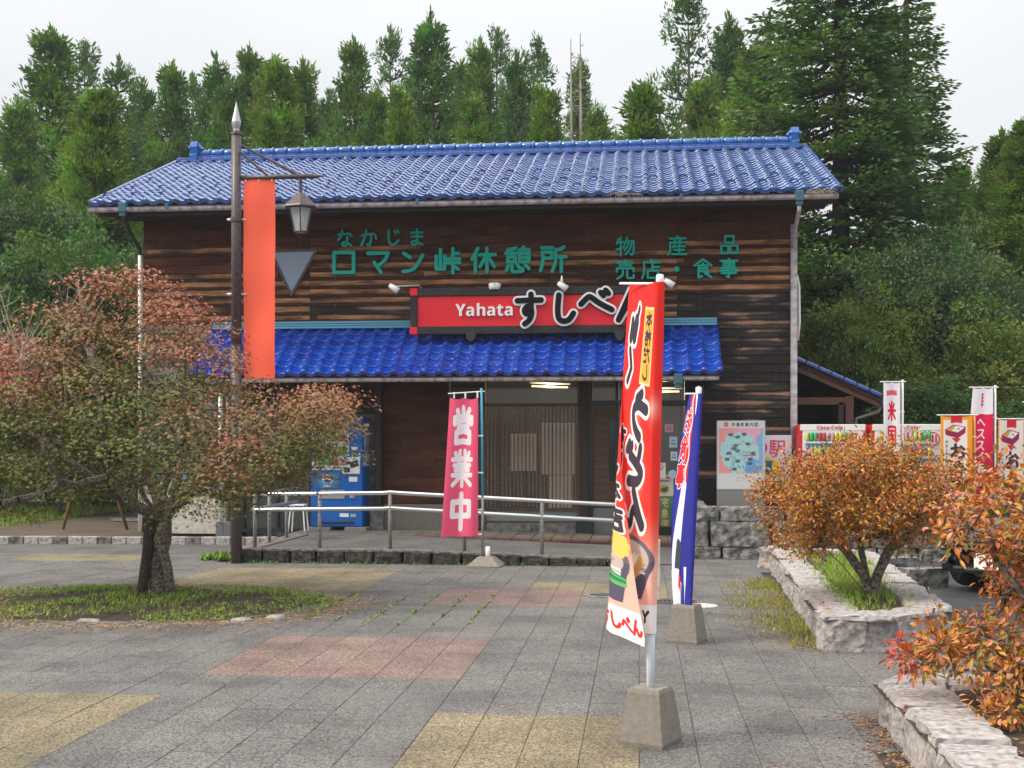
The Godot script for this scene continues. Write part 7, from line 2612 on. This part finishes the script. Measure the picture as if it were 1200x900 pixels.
	t = thing("poster_stand", "green and white parcel service poster stand behind the entrance glass", "poster", Vector3(0.43, 0.12, -21.36))
	b = mb()
	b.box(Vector3(0, 0.5, 0), Vector3(0.28, 0.95, 0.02), Basis.IDENTITY, 0.003)
	part("board", b, plain("green board", Color(0.02, 0.25, 0.16), 0.5), t)
	b = mb(true)
	b.quad(Vector3(-0.135, 0.97, 0.0125), Vector3(0.135, 0.97, 0.0125), Vector3(0.135, 0.03, 0.0125), Vector3(-0.135, 0.03, 0.0125))
	part("print", b, painted("parcel poster", im, 0.5), t)
	t = thing("notice", "white no smoking notice on the entrance glass above the green poster", "notice", Vector3(0.36, 1.2, -21.205))
	b = mb()
	b.box(Vector3(0, -0.04, 0), Vector3(0.15, 0.26, 0.003))
	part("paper", b, M.white_plastic, t)
	b = mb()
	for k in 12:
		var a := TAU * k / 12
		b.prism(Vector3(-0.01, 0.02, 0.002), Basis.IDENTITY, capsule(Vector2(cos(a), sin(a)) * 0.042, Vector2(cos(a + TAU / 12), sin(a + TAU / 12)) * 0.042, 0.006), 0.001 + 0.0002 * (k % 2))
	b.prism(Vector3(-0.01, 0.02, 0.002), Basis.IDENTITY, capsule(Vector2(-0.028, 0.028), Vector2(0.028, -0.028), 0.006), 0.0016)
	part("prohibition_ring", b, plain("prohibition red", Color(0.62, 0.06, 0.06), 0.5), t)
	# lit tubes inside the shop
	for q in [[0.30, 2.52, -22.6, "lit fluorescent tube seen through the glass over the entrance"], [-1.55, 2.60, -22.3, "lit fluorescent tube seen through the window over the lattice"]]:
		t = thing("ceiling_lamp", q[3], "lamp", Vector3(q[0], q[1], q[2]), 0.0 if q[0] > 0 else 0.75, "fluorescent tubes in the shop")
		b = mb()
		b.box(Vector3(0, 0.06, 0), Vector3(0.9, 0.03, 0.04), Basis.IDENTITY, 0.006)
		part("fitting", b, M.white_plastic, t)
		b = mb()
		b.cyl(Vector3(-0.40, 0, 0), Vector3(0.40, 0, 0), 0.018, 8)
		var e := plain("lit tube", Color(0.9, 0.88, 0.8), 0.4)
		e.emission_enabled = true
		e.emission = Color(1.0, 0.90, 0.72)
		e.emission_energy_multiplier = 0.9
		part("tube", b, e, t, true)
		var om := OmniLight3D.new()
		om.name = "tube_light"
		om.position = Vector3(0, -0.06, 0)
		om.light_energy = 1.0
		om.light_color = Color(1.0, 0.90, 0.75)
		om.omni_range = 12.0
		om.omni_attenuation = 2.0
		om.light_size = 0.2
		om.shadow_enabled = true
		t.add_child(om)

# ---------------------------------------------------------------- the black car behind the near shrub
func make_car() -> void:
	var at := Vector3(4.4, 0, -14.3)
	var t := thing("parked_car", "black car half hidden behind the near orange shrub", "car", at, -2.54)
	var black := plain("black car paint", Color(0.010, 0.011, 0.015), 0.22)
	black.clearcoat_enabled = true
	black.clearcoat = 1.0
	black.clearcoat_roughness = 0.05
	var b := mb()
	# body: sections along x (front at +x is nearest the planter), lofted
	var secs := [  # x, half width, sill, belt, roof (or belt when open)
		[0.95, 0.55, 0.30, 0.50, 0.50], [0.92, 0.68, 0.22, 0.62, 0.62], [0.75, 0.78, 0.20, 0.76, 0.78], [0.2, 0.82, 0.20, 0.86, 0.90], [-0.05, 0.83, 0.20, 0.90, 0.95], [-0.6, 0.83, 0.20, 0.92, 1.34], [-1.3, 0.83, 0.20, 0.93, 1.42], [-2.2, 0.82, 0.22, 0.95, 1.40], [-2.65, 0.80, 0.25, 0.95, 1.25], [-2.75, 0.72, 0.32, 0.80, 0.80]]
	var ring := func(s: Array) -> Array:
		var top_half: float = s[1] * (0.98 if s[4] - s[3] < 0.1 else 0.78)
		return [Vector3(s[0], s[2], -s[1] * 0.94), Vector3(s[0], (s[2] + s[3]) * 0.5, -s[1]), Vector3(s[0], s[3], -s[1] * 0.97), Vector3(s[0], s[4], -top_half * 0.9), Vector3(s[0], s[4] + 0.02, 0), Vector3(s[0], s[4], top_half * 0.9), Vector3(s[0], s[3], s[1] * 0.97), Vector3(s[0], (s[2] + s[3]) * 0.5, s[1]), Vector3(s[0], s[2], s[1] * 0.94)]
	for i in secs.size() - 1:
		var p: Array = ring.call(secs[i])
		var q: Array = ring.call(secs[i + 1])
		for k in 8: b.quad(p[k], p[k + 1], q[k + 1], q[k])
		b.quad(p[8], p[0], q[0], q[8])
	for e in [0, secs.size() - 1]:
		var p: Array = ring.call(secs[e])
		for k in range(1, 8): b.tri(p[0], p[k], p[k + 1])
	part("body", b, black, t, true)
	b = mb()
	b.box(Vector3(-0.34, 1.16, 0), Vector3(0.02, 0.52, 1.26), Basis.from_euler(Vector3(0, 0, 0.86)))
	part("windscreen", b, plain("car glass", Color(0.02, 0.025, 0.03), 0.05), t)
	for z in [-0.81, 0.81]:
		b = mb()
		b.box(Vector3(-1.35, 1.14, z * 0.895), Vector3(1.7, 0.30, 0.02), Basis.from_euler(Vector3(signf(z) * -0.32, 0, 0)))
		part("side_window", b, plain("car glass", Color(0.02, 0.025, 0.03), 0.05), t)
	for z in [-0.56, 0.56]:
		b = mb()
		b.box(Vector3(0.86, 0.64, z), Vector3(0.16, 0.12, 0.28), Basis.from_euler(Vector3(0, signf(z) * -0.5, 0.3)), 0.03)
		part("headlight", b, plain("headlight glass", Color(0.30, 0.32, 0.34), 0.1), t)
	b = mb()
	b.box(Vector3(0.965, 0.36, 0), Vector3(0.02, 0.165, 0.33), Basis.IDENTITY, 0.004)
	part("number_plate", b, M.white_plastic, t)
	b = mb()
	for y in [0.48, 0.53, 0.27]: b.box(Vector3(0.955, y, 0), Vector3(0.02, 0.022, 0.9), Basis.IDENTITY, 0.004)
	part("grille", b, plain("grille grey", Color(0.10, 0.10, 0.11), 0.3, 0.4), t)
	for x in [0.32, -2.05]:
		for z in [-0.74, 0.74]:
			b = mb()
			b.tube([Vector3(x, 0.30, z - 0.1), Vector3(x, 0.30, z + 0.1)], [0.30], 20)
			var w := part("wheel", b, plain("tyre", Color(0.015, 0.015, 0.015), 0.8), t)
			b = mb()
			b.tube([Vector3(x, 0.30, z - 0.105), Vector3(x, 0.30, z + 0.105)], [0.19], 14)
			part("rim", b, plain("rim", Color(0.35, 0.36, 0.37), 0.3, 0.7), w)

# ---------------------------------------------------------------- small things
func make_small_things() -> void:
	# wheel stops in the parking bay
	for q in [[3.15, -16.1, "far"], [3.15, -14.7, "near"]]:
		var o := MeshInstance3D.new()
		o.name = numbered("stone_block")
		o.mesh = rough_block(0.5, 0.22, 0.28, 420 + int(q[1]), 0.012, 6, 3).mesh()
		o.material_override = M.wall_stone
		o.position = Vector3(q[0], -0.012, q[1])
		o.rotation.y = 0.35
		add_child(o)
		tag(o, "loose stone block on the parking bay, the %s one of two" % ("farther, paler" if q[2] == "far" else "nearer, darker"), "stone block", "stone blocks in the parking bay")
	# manhole covers, drain grate, short pale post
	var m := thing("manhole_cover", "oval looking pale manhole ring with a dark centre in front of the red flag", "manhole cover", Vector3(-0.39, 0, -13.45))
	var b := mb()
	b.lathe(Vector3.ZERO, [Vector2(0.21, -0.02), Vector2(0.21, 0.007), Vector2(0.13, 0.009), Vector2(0.13, -0.02)], 24)
	part("ring", b, M.pale_concrete, m)
	b = mb()
	b.lathe(Vector3.ZERO, [Vector2(0.13, 0.001), Vector2(0.13, 0.004), Vector2(0.0, 0.006)], 20)
	part("lid", b, plain("iron lid", Color(0.06, 0.06, 0.065), 0.5, 0.3), m)
	b = mb()
	b.lathe(Vector3(0.60, 0, -12.68), [Vector2(0.17, -0.02), Vector2(0.17, 0.006), Vector2(0.16, 0.009), Vector2(0.0, 0.010)], 22)
	single("manhole_cover", b, M.cream, "small round pale cover in the paving beside the blue flag", "manhole cover")
	var gr := thing("drain_grate", "dark iron drain grate behind the red flag", "drain grate", Vector3(0.30, 0, -12.95))
	b = mb()
	b.box(Vector3(0, -0.01, 0.15), Vector3(0.56, 0.03, 0.025))
	b.box(Vector3(0, -0.01, -0.15), Vector3(0.56, 0.03, 0.025))
	b.box(Vector3(0, -0.016, 0), Vector3(0.56, 0.034, 0.28))
	part("frame", b, plain("iron frame", Color(0.035, 0.036, 0.04), 0.5, 0.3), gr)
	for k in 14:
		b = mb()
		b.box(Vector3(-0.26 + k * 0.04, 0.004, 0), Vector3(0.012, 0.012, 0.275), Basis.IDENTITY, 0.002)
		part("bar", b, plain("iron bar", Color(0.10, 0.10, 0.105), 0.5, 0.3), gr)
	b = mb()
	b.box(Vector3(0.18, 0.30, -13.2), Vector3(0.07, 0.62, 0.07), Basis.IDENTITY, 0.008)
	single("short_post", b, M.cream, "short pale square post standing right behind the red flag", "post")
	# leaning stakes on the yard
	var k2 := 0
	for q in [[Vector3(-10.55, 0.0, -22.6), Vector3(0.32, 1.4, -0.1), "leftmost"], [Vector3(-9.35, 0.0, -22.7), Vector3(-0.42, 1.4, 0.1), "middle"], [Vector3(-9.35, 0.0, -23.6), Vector3(0.28, 1.3, 0.1), "rightmost"]]:
		b = mb()
		b.tube([q[0], q[0] + q[1]], [0.03, 0.028], 8)
		single("wooden_stake", b, grainy("stake wood", Color(0.30, 0.18, 0.09), 0.8, texs.soft, 0.4), "brown wooden tree stake leaning over the yard, %s of three" % q[2], "stake", "leaning stakes on the yard", true)
		k2 += 1
	# sapling the stakes hold
	# dark green fence at the left edge
	var f := thing("fence", "dark green metal picket fence at the left edge behind the lawn", "fence", Vector3(-16.0, 0, -31.0))
	var fm := plain("dark green fence paint", Color(0.012, 0.03, 0.022), 0.5)
	for y in [0.25, 1.28, 1.42]:
		b = mb()
		b.box(Vector3(0, y, 0), Vector3(7.0, 0.045, 0.04), Basis.IDENTITY, 0.005)
		part("rail", b, fm, f)
	var pk := mb()
	pk.box(Vector3(0, 0.80, 0), Vector3(0.022, 1.22, 0.022))
	var pm := pk.mesh()
	for i in 54:
		put("picket", pm, fm, f, Vector3(-3.4 + i * 0.128, 0, 0))
	for i in 4:
		b = mb()
		b.box(Vector3(-3.5 + i * 2.33, 0.74, 0), Vector3(0.06, 1.5, 0.06), Basis.IDENTITY, 0.006)
		part("post", b, fm, f)
	# wire fence posts among the trees on the right
	var wf := thing("wire_fence", "thin grey wire fence among the trees at the right edge", "fence", Vector3(8.6, 0, -25.8))
	for i in 4:
		b = mb()
		b.cyl(Vector3(-1.2 + i * 1.1, 0, 0), Vector3(-1.2 + i * 1.1, 3.0, 0), 0.025, 8)
		part("post", b, M.grey_steel, wf)
	for y in [2.1, 2.5, 2.95]:
		b = mb()
		b.cyl(Vector3(-1.2, y, 0), Vector3(2.1, y, 0), 0.006, 4)
		part("wire", b, M.grey_steel, wf)
	# weeds: on the island, by the planter, in the joints
	b = mb(false, true)
	for i in 6000:
		var a := rf(0, TAU)
		var r := sqrt(rng.randf()) * 1.02
		var x := -5.05 + cos(a) * 2.05 * r
		var z := -12.35 + sin(a) * 1.45 * r
		var patch := sin(x * 3.1 + 1.0) * sin(z * 2.7) + 0.5 * sin(x * 7.0 + z * 4.0) + 0.4 * sin(z * 11.0)
		if patch < rf(-1.0, 0.7): continue
		var y: float = 0.07 * sqrt(maxf(1.0 - r * r * 0.96, 0.0)) - 0.012
		var dry := clampf((-5.6 - x) * 0.8 + (z + 11.9) * 0.6, 0, 1)
		if dry > rf(0.25, 1.0):
			for k in 4:
				var d := Vector3(rf(-1, 1), rf(0.0, 0.5), rf(-1, 1)).normalized()
				leaf(b, Vector3(x, y, z), d, Vector3(0, 1, 0), rf(0.05, 0.12), 0.006, Color(rf(0.30, 0.45), rf(0.22, 0.32), rf(0.08, 0.13)))
		elif rng.randf() < 0.5:
			for k in 3: blade(b, Vector3(x, y, z), rf(0.02, 0.06), 0.008, Color(rf(0.20, 0.36), rf(0.26, 0.40), 0.04))
		else:
			for k in 4:
				var d := Vector3(rf(-1, 1), rf(0.1, 0.8), rf(-1, 1)).normalized()
				leaf(b, Vector3(x, y + rf(0.0, 0.03), z), d, Vector3(0, 1, 0), rf(0.018, 0.042), rf(0.010, 0.02), Color(rf(0.14, 0.25), rf(0.25, 0.37), rf(0.03, 0.06)))
	weeds("weeds", b, "low green weeds covering the earth island round the maple", "weeds")
	b = mb(false, true)
	for i in 2600:
		var f2 := rng.randf()
		var z := lerpf(-15.2, -10.1, f2)
		var x := 1.55 - absf(rng.randfn(0.0, 0.19)) * (0.7 + sin(f2 * PI)) - 0.05 + (f2 - 0.5) * -0.1
		if rng.randf() < 0.3 + 0.3 * sin(z * 4.0): continue
		for k in 2: blade(b, Vector3(x, -0.005, z), rf(0.02, 0.06), 0.010, Color(rf(0.20, 0.36), rf(0.24, 0.34), 0.05))
	weeds("weeds", b, "strip of yellowish grass along the left foot of the far planter", "grass")
	b = mb(false, true)
	for i in 3400:
		var x := rf(1.65, 2.75)
		var z := rf(-16.0, -10.3)
		if not inside(Vector2(x + 0.2, z), PLANTER_A) or not inside(Vector2(x - 0.22, z + 0.1), PLANTER_A): continue
		var lush := clampf(sin(x * 4.0 + z) + (x - 2.0), 0, 1)
		if rng.randf() > 0.25 + lush: continue
		for k in 3: blade(b, Vector3(x, 0.24, z), rf(0.03, 0.09), 0.012, Color(rf(0.18, 0.30), rf(0.30, 0.42), 0.04))
	weeds("weeds", b, "bright green grass growing inside the far planter", "grass")
	b = mb(false, true)
	for i in 900:
		var x := -6.0 + 2.6 * rng.randf()
		var spot := rng.randi() % 3
		var o := Vector3.ZERO
		if spot == 0: o = Vector3(rf(-5.5, -0.3), 0, -16.72 + rf(-0.04, 0.06))
		elif spot == 1: o = Vector3(-5.75 + rf(-0.25, 0.2), 0, -17.3 + rf(-0.5, 0.3))
		else: o = Vector3(snappedf(rf(-3.4, -1.5), 0.3), 0, rf(-13.5, -11.0))
		if spot != 1 and rng.randf() < 0.45 + 0.4 * sin(o.x * 9.0): continue
		for k in 3: leaf(b, o, Vector3(rf(-1, 1), rf(0.2, 1.2), rf(-1, 1)).normalized(), Vector3(0, 1, 0), rf(0.02, 0.06) * (2.2 if spot == 1 else 1.0), rf(0.01, 0.02) * (2.0 if spot == 1 else 1.0), Color(rf(0.10, 0.2), rf(0.2, 0.3), 0.03) if spot < 2 or sin(o.x * 20.0) > 0.3 else Color(rf(0.25, 0.36), rf(0.15, 0.2), 0.06))
	weeds("weeds", b, "small green weeds growing in paving joints and along the ramp kerb", "weeds")
	# fallen leaves and litter
	b = mb(false, true)
	for i in 5200:
		var zone := rng.randi() % 8
		var x := 0.0
		var z := 0.0
		if zone < 3:      # round the island
			var a := rf(0, TAU)
			var r := 1.0 + absf(rng.randfn(0.0, 0.16))
			x = -5.05 + cos(a) * 2.1 * r
			z = -12.35 + sin(a) * 1.5 * r + (0.25 if sin(a) > 0 else 0.0) * rng.randf()
		elif zone < 5:    # along the far planter
			z = rf(-15.5, -9.6)
			x = 1.5 - absf(rng.randfn(0.0, 0.28))
			if z > -10.0: x = rf(1.3, 2.6)
		elif zone < 6:    # by the near planter
			z = rf(-7.7, -6.0)
			x = 1.36 - absf(rng.randfn(0.0, 0.10))
			if rng.randf() < 0.4: continue
		elif zone < 7:    # inside planters
			if rng.randf() < 0.5:
				x = rf(1.6, 2.7)
				z = rf(-16, -10.3)
			else:
				x = rf(1.6, 2.8)
				z = rf(-7.6, -5.6)
		else:             # scattered
			x = rf(-8.0, 2.5)
			z = rf(-16.5, -6.2)
			if rng.randf() < 0.86: continue
		var y := 0.004
		if inside(Vector2(x, z), PLANTER_A): y = 0.30 if not inside(Vector2(x - 0.26, z), PLANTER_A) or not inside(Vector2(x, z + 0.26), PLANTER_A) else 0.285
		elif inside(Vector2(x, z), PLANTER_B): y = 0.235
		elif on_island(x, z) < 1.0: continue
		var d := Vector3(rf(-1, 1), rf(-0.05, 0.2), rf(-1, 1)).normalized()
		var c := [Color(0.30, 0.14, 0.05), Color(0.20, 0.10, 0.05), Color(0.42, 0.24, 0.09), Color(0.36, 0.12, 0.06), Color(0.14, 0.08, 0.045)][rng.randi() % 5] as Color
		leaf(b, Vector3(x, y, z), d, Vector3(rf(-0.2, 0.2), 1, rf(-0.2, 0.2)).normalized(), rf(0.02, 0.045), rf(0.010, 0.022), c)
	for i in 900:      # crumbs and bits caught along the joints
		var x := snappedf(rf(-9.0, 2.4), 0.3) + rng.randfn(0.0, 0.02)
		var z := rf(-16.6, -6.2)
		if inside(Vector2(x, z), PLANTER_A) or inside(Vector2(x, z), PLANTER_B) or on_island(x, z) < 1.0: continue
		if sin(x * 2.3 + z) < rf(-1.0, 0.9): continue
		leaf(b, Vector3(x, 0.002, z), Vector3(rf(-1, 1), 0.02, rf(-1, 1)).normalized(), Vector3(0, 1, 0), rf(0.01, 0.035), rf(0.004, 0.010), Color(rf(0.12, 0.3), rf(0.09, 0.18), 0.06))
	for i in 5200:
		var a := rf(-0.6, PI + 0.9)
		var r := 0.97 + absf(rng.randfn(0.0, 0.13)) * (1.0 + 0.8 * maxf(-cos(a), 0.0))
		var x := -5.05 + cos(a) * 2.08 * r
		var z := -12.35 + sin(a) * 1.48 * r
		var c := [Color(0.36, 0.26, 0.14), Color(0.28, 0.18, 0.10), Color(0.22, 0.13, 0.08), Color(0.42, 0.33, 0.19)][rng.randi() % 4] as Color
		leaf(b, Vector3(x, 0.004 if r > 1.0 else 0.015, z), Vector3(rf(-1, 1), rf(-0.02, 0.12), rf(-1, 1)).normalized(), Vector3(0, 1, 0), rf(0.02, 0.07), rf(0.004, 0.013), c)
	weeds("fallen_leaves", b, "brown and red fallen leaves scattered over the plaza and planters", "leaf litter")
	# dry straw tufts caught in the gutter
	for q in [[2.75, -20.08, 5.47, "straw tuft hanging from the right end of the roof gutter", 50, 0.20], [-0.25, -20.06, 5.5, "straw caught in the middle of the roof gutter", 22, 0.2]]:
		b = mb()
		for i in q[4]:
			var o := Vector3(q[0] + rf(-0.2, 0.2), q[2], q[1])
			var e = o + Vector3(rf(-0.35, 0.4), rf(-0.28, 0.06), rf(0.0, 0.14)) * q[5] * 2.4
			b.tube([o, o.lerp(e, 0.6) + Vector3(0, 0.05, 0), e], [0.004, 0.004, 0.002], 3, false)
		single("straw_tuft", b, plain("dry straw", Color(0.42, 0.33, 0.22), 0.9), q[3], "straw")

func weeds(called: String, b: MB, label: String, category: String) -> void:
	var o := single(called, b, M.weed, label, category)
	o.set_meta("kind", "stuff")
